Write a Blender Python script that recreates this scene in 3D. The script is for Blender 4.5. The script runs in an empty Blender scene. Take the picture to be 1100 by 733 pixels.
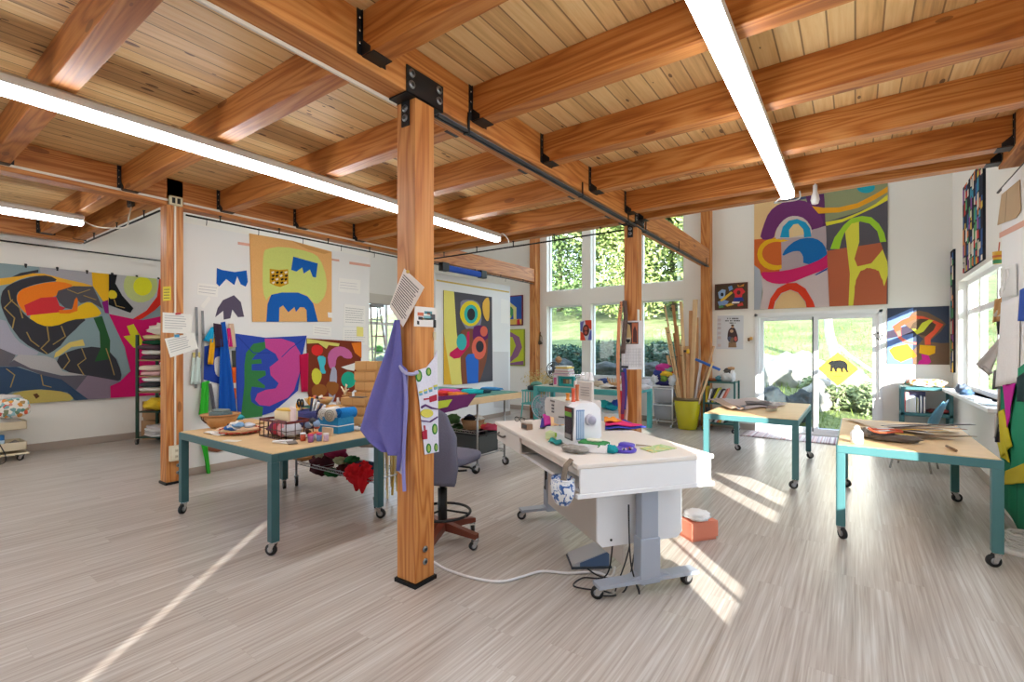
LAMP, SKY, SUN, EXPO = 16.0, .85, 12.0, 0.68
import bpy, bmesh, math, random
from mathutils import Vector, Matrix, Euler
from mathutils import noise as mnoise
random.seed(11)
SC = bpy.context.scene
COL = SC.collection
PI = math.pi
R = math.radians
# ---------------------------------------------------------------- camera maths (1100x733 frame)
F = 517.0; TH = .6195; HY = 375.0; HC = 1.5
_c, _s = math.cos(TH), math.sin(TH)
def ray(x, y):
    r = (x - 550) / F; u = -(y - HY) / F
    return Vector((r * _c - _s, r * _s + _c, u))
def onZ(x, y, z=0.0):
    d = ray(x, y); t = (z - HC) / d.z
    return Vector((d.x * t, d.y * t, z))
def onY(x, y, Y):
    d = ray(x, y); t = Y / d.y
    return Vector((d.x * t, Y, HC + d.z * t))
def onX(x, y, X):
    d = ray(x, y); t = X / d.x
    return Vector((X, d.y * t, HC + d.z * t))
# ---------------------------------------------------------------- materials
def lin(c):
    out = []
    for v in c[:3]:
        v = v / 255.0
        out.append(v / 12.92 if v <= .04045 else ((v + .055) / 1.055) ** 2.4)
    return (out[0], out[1], out[2], 1.0)
_M = {}
def mat(c, rough=.7, metal=0.0, var=.0, bump=0.0, bscale=60.0, key=None, spec=.4, alpha=1.0, trans=0.0, emit=0.0):
    k = key or (tuple(c), rough, metal, var, bump, bscale, spec, alpha, trans, emit)
    if k in _M: return _M[k]
    m = bpy.data.materials.new('mat_%03d' % len(_M)); m.use_nodes = True
    nt = m.node_tree; b = nt.nodes['Principled BSDF']
    b.inputs['Base Color'].default_value = lin(c)
    b.inputs['Roughness'].default_value = rough
    b.inputs['Metallic'].default_value = metal
    b.inputs['Specular IOR Level'].default_value = spec
    if alpha < 1: b.inputs['Alpha'].default_value = alpha
    if trans: b.inputs['Transmission Weight'].default_value = trans
    if emit:
        b.inputs['Emission Color'].default_value = lin(c); b.inputs['Emission Strength'].default_value = emit
    if var or bump:
        tc = nt.nodes.new('ShaderNodeTexCoord'); nz = nt.nodes.new('ShaderNodeTexNoise')
        nz.inputs['Scale'].default_value = bscale; nz.inputs['Detail'].default_value = 3
        nt.links.new(tc.outputs['Object'], nz.inputs['Vector'])
        if var:
            mx = nt.nodes.new('ShaderNodeMix'); mx.data_type = 'RGBA'
            l = lin(c)
            mx.inputs['A'].default_value = tuple(max(0, v * (1 - var)) for v in l[:3]) + (1,)
            mx.inputs['B'].default_value = tuple(min(1, v * (1 + var)) for v in l[:3]) + (1,)
            nt.links.new(nz.outputs['Fac'], mx.inputs['Factor'])
            nt.links.new(mx.outputs['Result'], b.inputs['Base Color'])
        if bump:
            bp = nt.nodes.new('ShaderNodeBump'); bp.inputs['Strength'].default_value = bump
            bp.inputs['Distance'].default_value = .01
            nt.links.new(nz.outputs['Fac'], bp.inputs['Height']); nt.links.new(bp.outputs['Normal'], b.inputs['Normal'])
    _M[k] = m
    return m
def fab(c): return mat(c, .92, var=.10, bump=.25, bscale=90, spec=.15)
def plast(c): return mat(c, .42)
def metal(c, r=.32): return mat(c, r, 1.0)
def paint(c): return mat(c, .5, var=.03, bscale=20)
class NT:
    """tiny helper around a material's node tree"""
    def __init__(s, name):
        s.m = bpy.data.materials.new(name); s.m.use_nodes = True
        s.t = s.m.node_tree; s.b = s.t.nodes['Principled BSDF']
    def n(s, typ, **kw):
        nd = s.t.nodes.new(typ)
        for k, v in kw.items():
            if hasattr(nd, k) and k not in nd.inputs: setattr(nd, k, v)
            else: nd.inputs[k].default_value = v
        return nd
    def l(s, a, b): s.t.links.new(a, b)
    def math(s, op, a, b=None, c=None):
        nd = s.t.nodes.new('ShaderNodeMath'); nd.operation = op
        for i, v in enumerate((a, b, c)):
            if v is None: continue
            if isinstance(v, (int, float)): nd.inputs[i].default_value = v
            else: s.l(v, nd.inputs[i])
        return nd.outputs[0]
    def ramp(s, fac, stops):
        nd = s.t.nodes.new('ShaderNodeValToRGB'); el = nd.color_ramp.elements
        while len(el) < len(stops): el.new(.5)
        for e, (p, c) in zip(el, stops): e.position = p; e.color = lin(c)
        s.l(fac, nd.inputs[0]); return nd.outputs[0]
    def mix(s, fac, a, b, mode='MIX'):
        nd = s.t.nodes.new('ShaderNodeMix'); nd.data_type = 'RGBA'; nd.blend_type = mode
        for key, v in (('Factor', fac), ('A', a), ('B', b)):
            if isinstance(v, (int, float)): nd.inputs[key].default_value = v
            elif isinstance(v, tuple): nd.inputs[key].default_value = lin(v)
            else: s.l(v, nd.inputs[key])
        return nd.outputs['Result']
def timber_mat(axis, dark=(146, 78, 28), mid=(183, 112, 50), light=(208, 144, 80), name='timber'):
    t = NT(name + '_' + 'xyz'[axis])
    tc = t.n('ShaderNodeTexCoord'); oi = t.n('ShaderNodeObjectInfo')
    off = t.n('ShaderNodeVectorMath', operation='ADD')
    rs = t.n('ShaderNodeVectorMath', operation='SCALE'); rs.inputs[0].default_value = (7.3, 5.1, 9.7)
    t.l(oi.outputs['Random'], rs.inputs['Scale']); t.l(tc.outputs['Object'], off.inputs[0]); t.l(rs.outputs[0], off.inputs[1])
    sc = [9.0] * 3; sc[axis] = .7
    mp = t.n('ShaderNodeMapping'); mp.inputs['Scale'].default_value = sc; t.l(off.outputs[0], mp.inputs['Vector'])
    n1 = t.n('ShaderNodeTexNoise', Scale=.55, Detail=2.0, Roughness=.5, Distortion=.4); t.l(mp.outputs[0], n1.inputs['Vector'])
    band = t.math('FRACT', t.math('MULTIPLY', n1.outputs['Fac'], 11.0))
    band = t.math('POWER', t.math('ABSOLUTE', t.math('SUBTRACT', t.math('MULTIPLY', band, 2.0), 1.0)), 1.6)
    sc2 = [95.0] * 3; sc2[axis] = 2.2
    mp2 = t.n('ShaderNodeMapping'); mp2.inputs['Scale'].default_value = sc2; t.l(off.outputs[0], mp2.inputs['Vector'])
    n2 = t.n('ShaderNodeTexNoise', Scale=1.0, Detail=2.0); t.l(mp2.outputs[0], n2.inputs['Vector'])
    sc3 = [4.0] * 3; sc3[axis] = 1.3
    mp3 = t.n('ShaderNodeMapping'); mp3.inputs['Scale'].default_value = sc3; t.l(off.outputs[0], mp3.inputs['Vector'])
    vo = t.n('ShaderNodeTexVoronoi', Scale=1.0); t.l(mp3.outputs[0], vo.inputs['Vector'])
    knot = t.math('LESS_THAN', vo.outputs['Distance'], .10)
    f = t.math('ADD', t.math('MULTIPLY', band, .45), t.math('MULTIPLY', n2.outputs['Fac'], .55))
    f = t.math('ADD', f, t.math('MULTIPLY', t.math('SUBTRACT', oi.outputs['Random'], .5), .16))
    colr = t.ramp(f, [(.15, light), (.5, mid), (.9, dark)])
    colr = t.mix(t.math('MULTIPLY', knot, .55), colr, (96, 46, 20))
    t.l(colr, t.b.inputs['Base Color']); t.b.inputs['Roughness'].default_value = .48
    return t.m
TX, TY, TZ = (timber_mat(i) for i in range(3))
RX, RY, RZ = (timber_mat(i, (192, 140, 92), (212, 164, 114), (226, 186, 140), 'pale_wood') for i in range(3))
def deck_mat():
    t = NT('pine_boards')
    tc = t.n('ShaderNodeTexCoord'); sp = t.n('ShaderNodeSeparateXYZ'); t.l(tc.outputs['Object'], sp.inputs[0])
    W = .133
    u = t.math('DIVIDE', sp.outputs['X'], W); idx = t.math('FLOOR', u); fr = t.math('FRACT', u)
    seam = t.math('LESS_THAN', t.math('MINIMUM', fr, t.math('SUBTRACT', 1.0, fr)), .035)
    wn = t.n('ShaderNodeTexWhiteNoise', noise_dimensions='1D'); t.l(idx, wn.inputs['W'])
    vec = t.n('ShaderNodeCombineXYZ')
    t.l(t.math('ADD', t.math('MULTIPLY', sp.outputs['X'], 30.0), t.math('MULTIPLY', wn.outputs['Value'], 91.0)), vec.inputs[0])
    t.l(t.math('ADD', t.math('MULTIPLY', sp.outputs['Y'], 1.6), t.math('MULTIPLY', wn.outputs['Value'], 57.0)), vec.inputs[1])
    n1 = t.n('ShaderNodeTexNoise', Scale=1.0, Detail=4.0, Roughness=.6, Distortion=.5); t.l(vec.outputs[0], n1.inputs['Vector'])
    v2 = t.n('ShaderNodeCombineXYZ')
    t.l(t.math('ADD', t.math('MULTIPLY', sp.outputs['X'], 11.0), t.math('MULTIPLY', wn.outputs['Value'], 33.0)), v2.inputs[0])
    t.l(t.math('MULTIPLY', sp.outputs['Y'], 4.2), v2.inputs[1])
    vo = t.n('ShaderNodeTexVoronoi', Scale=1.0, Randomness=1.0); t.l(v2.outputs[0], vo.inputs['Vector'])
    knot = t.math('LESS_THAN', vo.outputs['Distance'], t.math('MULTIPLY', wn.outputs['Value'], .21))
    f = t.math('ADD', t.math('MULTIPLY', n1.outputs['Fac'], .75), t.math('MULTIPLY', wn.outputs['Value'], .3))
    colr = t.ramp(f, [(.25, (238, 208, 156)), (.48, (226, 188, 130)), (.68, (202, 160, 106)), (.85, (166, 134, 98))])
    colr = t.mix(t.math('MULTIPLY', knot, .85), colr, (84, 50, 30))
    colr = t.mix(t.math('MULTIPLY', seam, .75), colr, (100, 66, 36))
    t.l(colr, t.b.inputs['Base Color']); t.b.inputs['Roughness'].default_value = .5
    return t.m
def floor_mat():
    t = NT('vinyl_planks')
    tc = t.n('ShaderNodeTexCoord'); sp = t.n('ShaderNodeSeparateXYZ'); t.l(tc.outputs['Object'], sp.inputs[0])
    W, L = .18, 1.22
    u = t.math('DIVIDE', sp.outputs['X'], W); idx = t.math('FLOOR', u); fr = t.math('FRACT', u)
    wn = t.n('ShaderNodeTexWhiteNoise', noise_dimensions='1D'); t.l(idx, wn.inputs['W'])
    v = t.math('ADD', t.math('DIVIDE', sp.outputs['Y'], L), t.math('MULTIPLY', wn.outputs['Value'], 5.0))
    idy = t.math('FLOOR', v); fy = t.math('FRACT', v)
    c2 = t.n('ShaderNodeCombineXYZ'); t.l(idx, c2.inputs[0]); t.l(idy, c2.inputs[1])
    wp = t.n('ShaderNodeTexWhiteNoise', noise_dimensions='3D'); t.l(c2.outputs[0], wp.inputs['Vector'])
    seam = t.math('MAXIMUM', t.math('LESS_THAN', fr, .012), t.math('LESS_THAN', fy, .0012))
    vec = t.n('ShaderNodeCombineXYZ')
    t.l(t.math('ADD', t.math('MULTIPLY', sp.outputs['X'], 52.0), t.math('MULTIPLY', wp.outputs['Value'], 83.0)), vec.inputs[0])
    t.l(t.math('ADD', t.math('MULTIPLY', sp.outputs['Y'], 1.1), t.math('MULTIPLY', wp.outputs['Value'], 47.0)), vec.inputs[1])
    n1 = t.n('ShaderNodeTexNoise', Scale=1.0, Detail=3.0, Roughness=.6, Distortion=.25); t.l(vec.outputs[0], n1.inputs['Vector'])
    f = t.math('ADD', t.math('MULTIPLY', n1.outputs['Fac'], 1.15), t.math('MULTIPLY', wp.outputs['Value'], .10))
    colr = t.ramp(f, [(.30, (145, 132, 121)), (.5, (172, 161, 152)), (.68, (190, 182, 174)), (.86, (207, 203, 198))])
    colr = t.mix(t.math('MULTIPLY', seam, .3), colr, (120, 106, 94))
    t.l(colr, t.b.inputs['Base Color']); t.b.inputs['Roughness'].default_value = .3
    t.b.inputs['Specular IOR Level'].default_value = .5
    return t.m
# ---------------------------------------------------------------- mesh builder
class MB:
    def __init__(s): s.bm = bmesh.new(); s.ms = []
    def _mi(s, m):
        if m is None: return 0
        if m not in s.ms: s.ms.append(m)
        return s.ms.index(m)
    def _set(s, faces, m):
        i = s._mi(m)
        for f in faces: f.material_index = i
    def box(s, c, d, m=None, rz=0.0, bev=0.0, rot=None):
        vs = [s.bm.verts.new((x * d[0] / 2, y * d[1] / 2, z * d[2] / 2)) for x in (-1, 1) for y in (-1, 1) for z in (-1, 1)]
        fs = [s.bm.faces.new([vs[i] for i in q]) for q in ((0, 1, 3, 2), (4, 6, 7, 5), (0, 4, 5, 1), (2, 3, 7, 6), (0, 2, 6, 4), (1, 5, 7, 3))]
        if bev:
            es = list({e for f in fs for e in f.edges})
            r = bmesh.ops.bevel(s.bm, geom=es, offset=min(bev, min(d) * .45), segments=2, profile=.5, affect='EDGES')
            vs = list({v for f in r['faces'] for v in f.verts} | {v for v in vs if v.is_valid})
            fs = list({f for v in vs for f in v.link_faces})
        M = (rot.to_matrix() if rot is not None else Matrix.Rotation(rz, 3, 'Z'))
        cv = Vector(c)
        for v in vs: v.co = M @ v.co + cv
        s._set(fs, m); return s
    def bb(s, lo, hi, m=None, bev=0.0):
        return s.box([(a + b) / 2 for a, b in zip(lo, hi)], [abs(b - a) for a, b in zip(lo, hi)], m, bev=bev)
    def tube(s, pts, r, m=None, seg=8, caps=True):
        P = [Vector(p) for p in pts]; n = len(P)
        rr = r if isinstance(r, (list, tuple)) else [r] * n
        tang = []
        for i in range(n):
            a = P[max(0, i - 1)]; b = P[min(n - 1, i + 1)]; t = (b - a)
            tang.append(t.normalized() if t.length > 1e-9 else Vector((0, 0, 1)))
        up = Vector((0, 0, 1)) if abs(tang[0].z) < .9 else Vector((1, 0, 0))
        nx = tang[0].cross(up).normalized(); rings = []
        for i in range(n):
            nx = (nx - tang[i] * nx.dot(tang[i])); nx = nx.normalized() if nx.length > 1e-6 else tang[i].orthogonal().normalized()
            ny = tang[i].cross(nx)
            rings.append([s.bm.verts.new(P[i] + (nx * math.cos(2 * PI * k / seg) + ny * math.sin(2 * PI * k / seg)) * rr[i]) for k in range(seg)])
        fs = []
        for a, b in zip(rings, rings[1:]):
            for k in range(seg): fs.append(s.bm.faces.new((a[k], a[(k + 1) % seg], b[(k + 1) % seg], b[k])))
        if caps:
            fs.append(s.bm.faces.new(rings[0][::-1])); fs.append(s.bm.faces.new(rings[-1]))
        for f in fs: f.smooth = seg > 6
        s._set(fs, m); return s
    def cyl(s, p0, p1, r, m=None, r2=None, seg=14):
        n0 = len(s.bm.faces); s.tube([p0, p1], [r, r if r2 is None else r2], m, seg); return s
    def lathe(s, prof, m=None, c=(0, 0, 0), seg=24, sx=1.0, sy=1.0, rz=0.0):
        rings = []; cv = Vector(c); M = Matrix.Rotation(rz, 3, 'Z')
        for r, z in prof:
            if r < 1e-5: rings.append([s.bm.verts.new(cv + Vector((0, 0, z)))])
            else: rings.append([s.bm.verts.new(cv + M @ Vector((r * sx * math.cos(2 * PI * k / seg), r * sy * math.sin(2 * PI * k / seg), z))) for k in range(seg)])
        fs = []
        for a, b in zip(rings, rings[1:]):
            for k in range(seg):
                q = (k + 1) % seg
                if len(a) == 1 and len(b) == 1: continue
                if len(a) == 1: fs.append(s.bm.faces.new((a[0], b[q], b[k])))
                elif len(b) == 1: fs.append(s.bm.faces.new((a[k], a[q], b[0])))
                else: fs.append(s.bm.faces.new((a[k], a[q], b[q], b[k])))
        for f in fs: f.smooth = True
        s._set(fs, m); return s
    def blob(s, c, r, m=None, sub=3, amp=.2, freq=3.0, seed=0, flat=None, rz=0.0):
        res = bmesh.ops.create_icosphere(s.bm, subdivisions=sub, radius=1.0)
        vs = res['verts']; rv = Vector(r if hasattr(r, '__len__') else (r, r, r)); cv = Vector(c); o = Vector((seed * 3.7, seed * 1.9, seed * 5.3))
        M = Matrix.Rotation(rz, 3, 'Z')
        for v in vs:
            d = v.co.copy(); k = 1 + amp * mnoise.noise(d * freq + o) + amp * .5 * mnoise.noise(d * freq * 2.3 + o)
            p = Vector((d.x * rv.x, d.y * rv.y, d.z * rv.z)) * k
            if flat is not None and p.z < flat: p.z = flat
            v.co = cv + M @ p
        fs = list({f for v in vs for f in v.link_faces})
        for f in fs: f.smooth = True
        s._set(fs, m); return s
    def soft(s, c, r, m=None, e=.35, sub=3, amp=.12, freq=2.5, seed=0, rz=0.0, rot=None):
        """pillowy rounded slab (folded cloth, cushion)"""
        vs = bmesh.ops.create_icosphere(s.bm, subdivisions=sub, radius=1.0)['verts']; cv = Vector(c); o = Vector((seed * 3.1, seed * 1.7, seed * 4.3))
        M = rot.to_matrix() if rot is not None else Matrix.Rotation(rz, 3, 'Z')
        for v in vs:
            d = v.co.copy(); k = 1 + amp * mnoise.noise(d * freq + o)
            q = [math.copysign(abs(t) ** e, t) for t in d]
            v.co = cv + M @ (Vector((q[0] * r[0], q[1] * r[1], q[2] * r[2])) * k)
        fs = list({f for v in vs for f in v.link_faces})
        for f in fs: f.smooth = True
        s._set(fs, m); return s
    def plate(s, pts, n, th, m=None):
        """flat outline pts (3D) given thickness th along n"""
        n = Vector(n).normalized() * th; P = [Vector(p) for p in pts]
        a = [s.bm.verts.new(p) for p in P]; b = [s.bm.verts.new(p + n) for p in P]
        fs = [s.bm.faces.new(a), s.bm.faces.new(b)]
        for i in range(len(P)):
            j = (i + 1) % len(P); fs.append(s.bm.faces.new((a[i], a[j], b[j], b[i])))
        bmesh.ops.recalc_face_normals(s.bm, faces=fs)
        r = bmesh.ops.triangulate(s.bm, faces=fs[:2])
        s._set(r['faces'] + fs[2:], m); return s
    def grid(s, fn, nu, nv, m=None, th=.004, mf=None):
        """a sheet fn(u,v) -> point, with thickness th on its normal side"""
        V = [[Vector(fn(i / nu, j / nv)) for j in range(nv + 1)] for i in range(nu + 1)]
        A = [[s.bm.verts.new(p) for p in row] for row in V]; B = []
        for i in range(nu + 1):
            row = []
            for j in range(nv + 1):
                du = V[min(nu, i + 1)][j] - V[max(0, i - 1)][j]; dv = V[i][min(nv, j + 1)] - V[i][max(0, j - 1)]
                n = du.cross(dv); n = n.normalized() if n.length > 1e-12 else Vector((0, 0, 1))
                row.append(s.bm.verts.new(V[i][j] - n * th))
            B.append(row)
        fs = []
        for i in range(nu):
            for j in range(nv):
                f1 = s.bm.faces.new((A[i][j], A[i + 1][j], A[i + 1][j + 1], A[i][j + 1]))
                f2 = s.bm.faces.new((B[i][j], B[i][j + 1], B[i + 1][j + 1], B[i + 1][j]))
                mm = mf((i + .5) / nu, (j + .5) / nv) if mf else m
                s._set((f1, f2), mm); fs += [f1, f2]
        ed = []
        for i in range(nu):
            ed.append((A[i][0], B[i][0], B[i + 1][0], A[i + 1][0])); ed.append((A[i + 1][nv], B[i + 1][nv], B[i][nv], A[i][nv]))
        for j in range(nv):
            ed.append((A[0][j + 1], B[0][j + 1], B[0][j], A[0][j])); ed.append((A[nu][j], B[nu][j], B[nu][j + 1], A[nu][j + 1]))
        efs = [s.bm.faces.new(q) for q in ed]
        s._set(efs, m if m is not None else (mf(.5, .5) if mf else None))
        for f in fs + efs: f.smooth = True
        return s
    def build(s, name, parent=None, m=None, smooth=None, recalc=False, origin=None):
        me = bpy.data.meshes.new(name)
        if recalc: bmesh.ops.recalc_face_normals(s.bm, faces=s.bm.faces)
        if smooth is not None:
            for f in s.bm.faces: f.smooth = smooth
        if origin is not None:
            ov = Vector(origin)
            for v in s.bm.verts: v.co -= ov
        s.bm.to_mesh(me); s.bm.free()
        for x in ([m] if m is not None and not s.ms else s.ms): me.materials.append(x)
        o = bpy.data.objects.new(name, me); COL.objects.link(o)
        if origin is not None: o.location = origin
        if parent is not None: o.parent = parent
        return o
def low(mb):
    """base point of a builder's geometry"""
    xs = [v.co for v in mb.bm.verts]
    lo = [min(v[i] for v in xs) for i in range(3)]; hi = [max(v[i] for v in xs) for i in range(3)]
    return ((lo[0] + hi[0]) / 2, (lo[1] + hi[1]) / 2, lo[2])
def tag(o, label, cat, group=None, kind=None):
    o['label'] = label; o['category'] = cat
    if group: o['group'] = group
    o['kind'] = kind or 'thing'
    return o
def single(mb, name, label, cat, group=None, m=None, rot=None, smooth=None):
    o = mb.build(name, m=m, origin=low(mb), smooth=smooth)
    return tag(o, label, cat, group)
def thing(name, label, cat, loc=(0, 0, 0), rz=0.0, group=None):
    o = bpy.data.objects.new(name, None); COL.objects.link(o); o.empty_display_size = .05
    o.location = loc; o.rotation_euler = (0, 0, rz)
    return tag(o, label, cat, group)
def struct(name, mb, m=None, parent=None):
    o = mb.build(name, parent, m); 
    if parent is None: o['kind'] = 'structure'
    return o
def dup(root, loc=None, rz=None, label=None):
    r = root.copy(); COL.objects.link(r)
    if loc is not None: r.location = loc
    if rz is not None: r.rotation_euler = (0, 0, rz)
    if label: r['label'] = label
    for ch in list(root.children):
        c = ch.copy(); COL.objects.link(c); c.parent = r
        for g in list(ch.children):
            d = g.copy(); COL.objects.link(d); d.parent = c
    return r
def smooth_poly(pts, it=1):
    """Chaikin corner cutting on a closed outline"""
    P = [Vector(p) for p in pts]
    for _ in range(it):
        Q = []
        for i in range(len(P)):
            a, b = P[i], P[(i + 1) % len(P)]
            Q += [a * .75 + b * .25, a * .25 + b * .75]
        P = Q
    return P
def circle(cx, cy, rx, ry=None, n=18, a0=0, a1=360):
    ry = rx if ry is None else ry
    k = n if a1 - a0 >= 360 else n + 1
    return [(cx + rx * math.cos(R(a0 + (a1 - a0) * i / n)), cy + ry * math.sin(R(a0 + (a1 - a0) * i / n))) for i in range(k)]
def clip_rect(P, x0, y0, x1, y1):
    def cl(P, f, inter):
        out = []
        for i in range(len(P)):
            a, b = P[i], P[(i + 1) % len(P)]
            fa, fb = f(a), f(b)
            if fa >= 0: out.append(a)
            if (fa >= 0) != (fb >= 0):
                t = fa / (fa - fb); out.append((a[0] + (b[0] - a[0]) * t, a[1] + (b[1] - a[1]) * t))
        return out
    for f in (lambda p: p[0] - x0, lambda p: x1 - p[0], lambda p: p[1] - y0, lambda p: y1 - p[1]):
        P = cl(P, f, None)
        if len(P) < 3: return []
    return P
# ---------------------------------------------------------------- the room
WL, WR, WB, WF = -9.8, 1.2, 9.8, -5.0
DZ, JZ, BZ, TOPZ = 3.385, 3.135, 3.085, 5.6      # deck underside, joist bottoms, beam bottoms, high ceiling
XB1 = (-2.41, -2.24); XB2 = (-6.33, -6.16)
PX = -6.40                                        # display partition
white = mat((238, 235, 228), .75); trimw = mat((240, 240, 240), .45)
black = mat((22, 22, 24), .45); steelb = mat((30, 31, 34), .4, .6)
chrome = metal((200, 202, 205), .25); grey = mat((140, 142, 146), .5)
basec = mat((172, 158, 146), .6)

fl = MB(); fl.bb((WL - .2, WF - .2, -.12), (WR + .2, WB + .2, 0)); struct('floor', fl, floor_mat())
dk = MB(); dk.bb((WL, WF, DZ), (XB2[0], 2.16, DZ + .09)); dk.bb((XB2[0], WF, DZ), (WR, 6.02, DZ + .09)); struct('ceiling', dk, deck_mat())
hc = MB(); hc.bb((WL - .35, WF - .35, TOPZ), (WR + .35, WB + .3, TOPZ + .1)); struct('ceiling_upper', hc, white)

def wall_with_holes(name, axis, at, th, a0, a1, z1, holes, m):
    """a wall on x=at or y=at from a0 to a1 with rectangular openings (a_lo, a_hi, z_lo, z_hi)"""
    cuts = sorted({a0, a1} | {h[0] for h in holes} | {h[1] for h in holes})
    mb = MB()
    def put(lo, hi, zl, zh):
        if zh - zl < 1e-4: return
        if axis == 'x': mb.bb((at, lo, zl), (at + th, hi, zh))
        else: mb.bb((lo, at, zl), (hi, at + th, zh))
    for lo, hi in zip(cuts, cuts[1:]):
        z = 0
        for h in sorted((h for h in holes if h[0] <= lo + 1e-6 and h[1] >= hi - 1e-6), key=lambda h: h[2]):
            put(lo, hi, z, h[2]); z = h[3]
        put(lo, hi, z, z1)
    return struct(name, mb, m)
def _x(p): return onY(p, 340, WB).x
UW = [( _x(587.5), _x(625)), (_x(634.5), _x(671.5)), (_x(687.5), _x(734))]
UZ = (2.86, 4.5); LZ = (.88, 2.51)
DX0, DX1, DTOP = _x(811), _x(948), 2.14
holes = [(a, b, UZ[0], UZ[1]) for a, b in UW] + [(a, b, LZ[0], LZ[1]) for a, b in UW] + [(DX0, DX1, 0, DTOP)]
wall_with_holes('wall_back', 'y', WB, .2, WL - .2, WR + .2, TOPZ, holes, white)
RW = (6.45, 9.3, .93, 2.46)
RWin = [(2.44, 3.65, .86, 2.45), (.55, 1.27, .86, 2.45)]
RH = [(6.45, 9.3, .93, 2.46), (-4.235, -3.965, 1.4, 2.72)] + RWin
wall_with_holes('wall_right', 'x', WR, .2, WF, WB, TOPZ, RH, white)
LWIN = (7.55, 9.0, .9, 2.87)
wall_with_holes('wall_left', 'x', WL - .2, .2, WF, WB, TOPZ, [LWIN, (-4.0, -1.0, .7, 2.4)], white)
FH = [(-8.9, -7.6, 1.2, 2.6), (-9.75, -9.2, 1.2, 2.6)]
wall_with_holes('wall_front', 'y', WF - .2, .2, WL - .2, WR + .2, TOPZ, FH, white)

def glass_mat():
    t = NT('window_glass'); t.t.nodes.remove(t.b)
    tr = t.n('ShaderNodeBsdfTransparent'); tr.inputs[0].default_value = (.95, .97, .97, 1)
    gl = t.n('ShaderNodeBsdfGlossy', Roughness=.02); lw = t.n('ShaderNodeLayerWeight', Blend=.5)
    fr_ = t.math('MULTIPLY_ADD', t.math('POWER', lw.outputs['Facing'], 5.0), .3, .03)
    ms = t.n('ShaderNodeMixShader'); t.l(fr_, ms.inputs[0]); t.l(tr.outputs[0], ms.inputs[1]); t.l(gl.outputs[0], ms.inputs[2])
    t.l(ms.outputs[0], t.t.nodes['Material Output'].inputs[0]); return t.m
GLASS = glass_mat()
_wn = [0]
def window(axis, at, a0, a1, z0, z1, fr=.05, dep=.07, sash=(), trans=(), sw=.035):
    """white frame with panes; at = coordinate of the frame's middle"""
    _wn[0] += 1
    f = MB()
    def put(mb, lo, hi, zl, zh, d, m):
        if axis == 'y': mb.bb((lo, at - d / 2, zl), (hi, at + d / 2, zh), m)
        else: mb.bb((at - d / 2, lo, zl), (at + d / 2, hi, zh), m)
    put(f, a0, a0 + fr, z0, z1, dep, trimw); put(f, a1 - fr, a1, z0, z1, dep, trimw)
    put(f, a0 + fr, a1 - fr, z0, z0 + fr, dep, trimw); put(f, a0 + fr, a1 - fr, z1 - fr, z1, dep, trimw)
    for s_ in sash: put(f, s_ - sw, s_ + sw, z0 + fr, z1 - fr, dep * (.9 if sw > .02 else .3), trimw)
    for t_ in trans: put(f, a0 + fr, a1 - fr, t_ - .035, t_ + .035, dep * .8, trimw)
    o = f.build('window_%d' % _wn[0]); o['kind'] = 'structure'
    g = MB(); put(g, a0 + fr, a1 - fr, z0 + fr, z1 - fr, .006, GLASS)
    g.build('pane', o)
    return o
for a, b in UW:
    window('y', WB + .15, a, b, *UZ, fr=.03); window('y', WB + .15, a, b, *LZ, fr=.03)
window('x', WR + .13, *RW, fr=.06, sash=(8.47, 7.55), trans=(2.02,))
for k, h in enumerate(RWin): window('x', WR + .12, *h, fr=.05, sash=(2.88,) if k == 0 else (.95,), sw=.03 if k == 0 else .016)
window('x', WL - .1, *LWIN, fr=.05, sash=(8.25,), trans=(2.15, 1.5))
for h in FH: window('y', WF - .1, *h, fr=.06, sash=((h[0] + h[1]) / 2,))
# sliding glass door
d = MB(); y = WB + .08
for a, b in ((DX0, DX0 + .07), (DX1 - .07, DX1)): d.bb((a, y - .07, 0), (b, y + .07, DTOP), trimw)
d.bb((DX0 + .07, y - .07, DTOP - .07), (DX1 - .07, y + .07, DTOP), trimw); d.bb((DX0 + .07, y - .07, 0), (DX1 - .07, y + .07, .04), trimw)
door = d.build('door_1'); door['kind'] = 'structure'
xm = _x(876)
def panel(x0, x1, yy, sw):
    p = MB()
    p.bb((x0, yy - .02, .04), (x0 + sw, yy + .02, DTOP - .07), trimw); p.bb((x1 - sw, yy - .02, .04), (x1, yy + .02, DTOP - .07), trimw)
    p.bb((x0 + sw, yy - .02, .04), (x1 - sw, yy + .02, .12), trimw); p.bb((x0 + sw, yy - .02, DTOP - .13), (x1 - sw, yy + .02, DTOP - .07), trimw)
    p.bb((x0 + sw, yy - .004, .12), (x1 - sw, yy + .004, DTOP - .13), GLASS)
    return p.build('door_panel', door)
panel(DX0 + .07, xm + .04, y + .035, .06); panel(xm - .03, DX1 - .07, y - .03, .06)
h = MB(); h.bb((DX0 + .09, y - .0, .85), (DX0 + .12, y - .02, 1.15), trimw, .008); h.bb((DX0 + .095, y - .05, .9), (DX0 + .115, y - .03, 1.1), trimw, .006)
h.bb((DX0 + .095, y - .04, .9), (DX0 + .115, y, .92), trimw); h.bb((DX0 + .095, y - .04, 1.08), (DX0 + .115, y, 1.1), trimw); h.build('door_handle', door)
s_ = MB(); s_.bb((xm - .055, y + .0, .06), (xm - .03, y + .05, DTOP - .08), mat((96, 104, 100), .5)); s_.bb((DX1 - .13, y - .012, .06), (DX1 - .09, y + .03, DTOP - .08), mat((96, 104, 100), .5)); s_.build('screen_frame', door)
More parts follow.
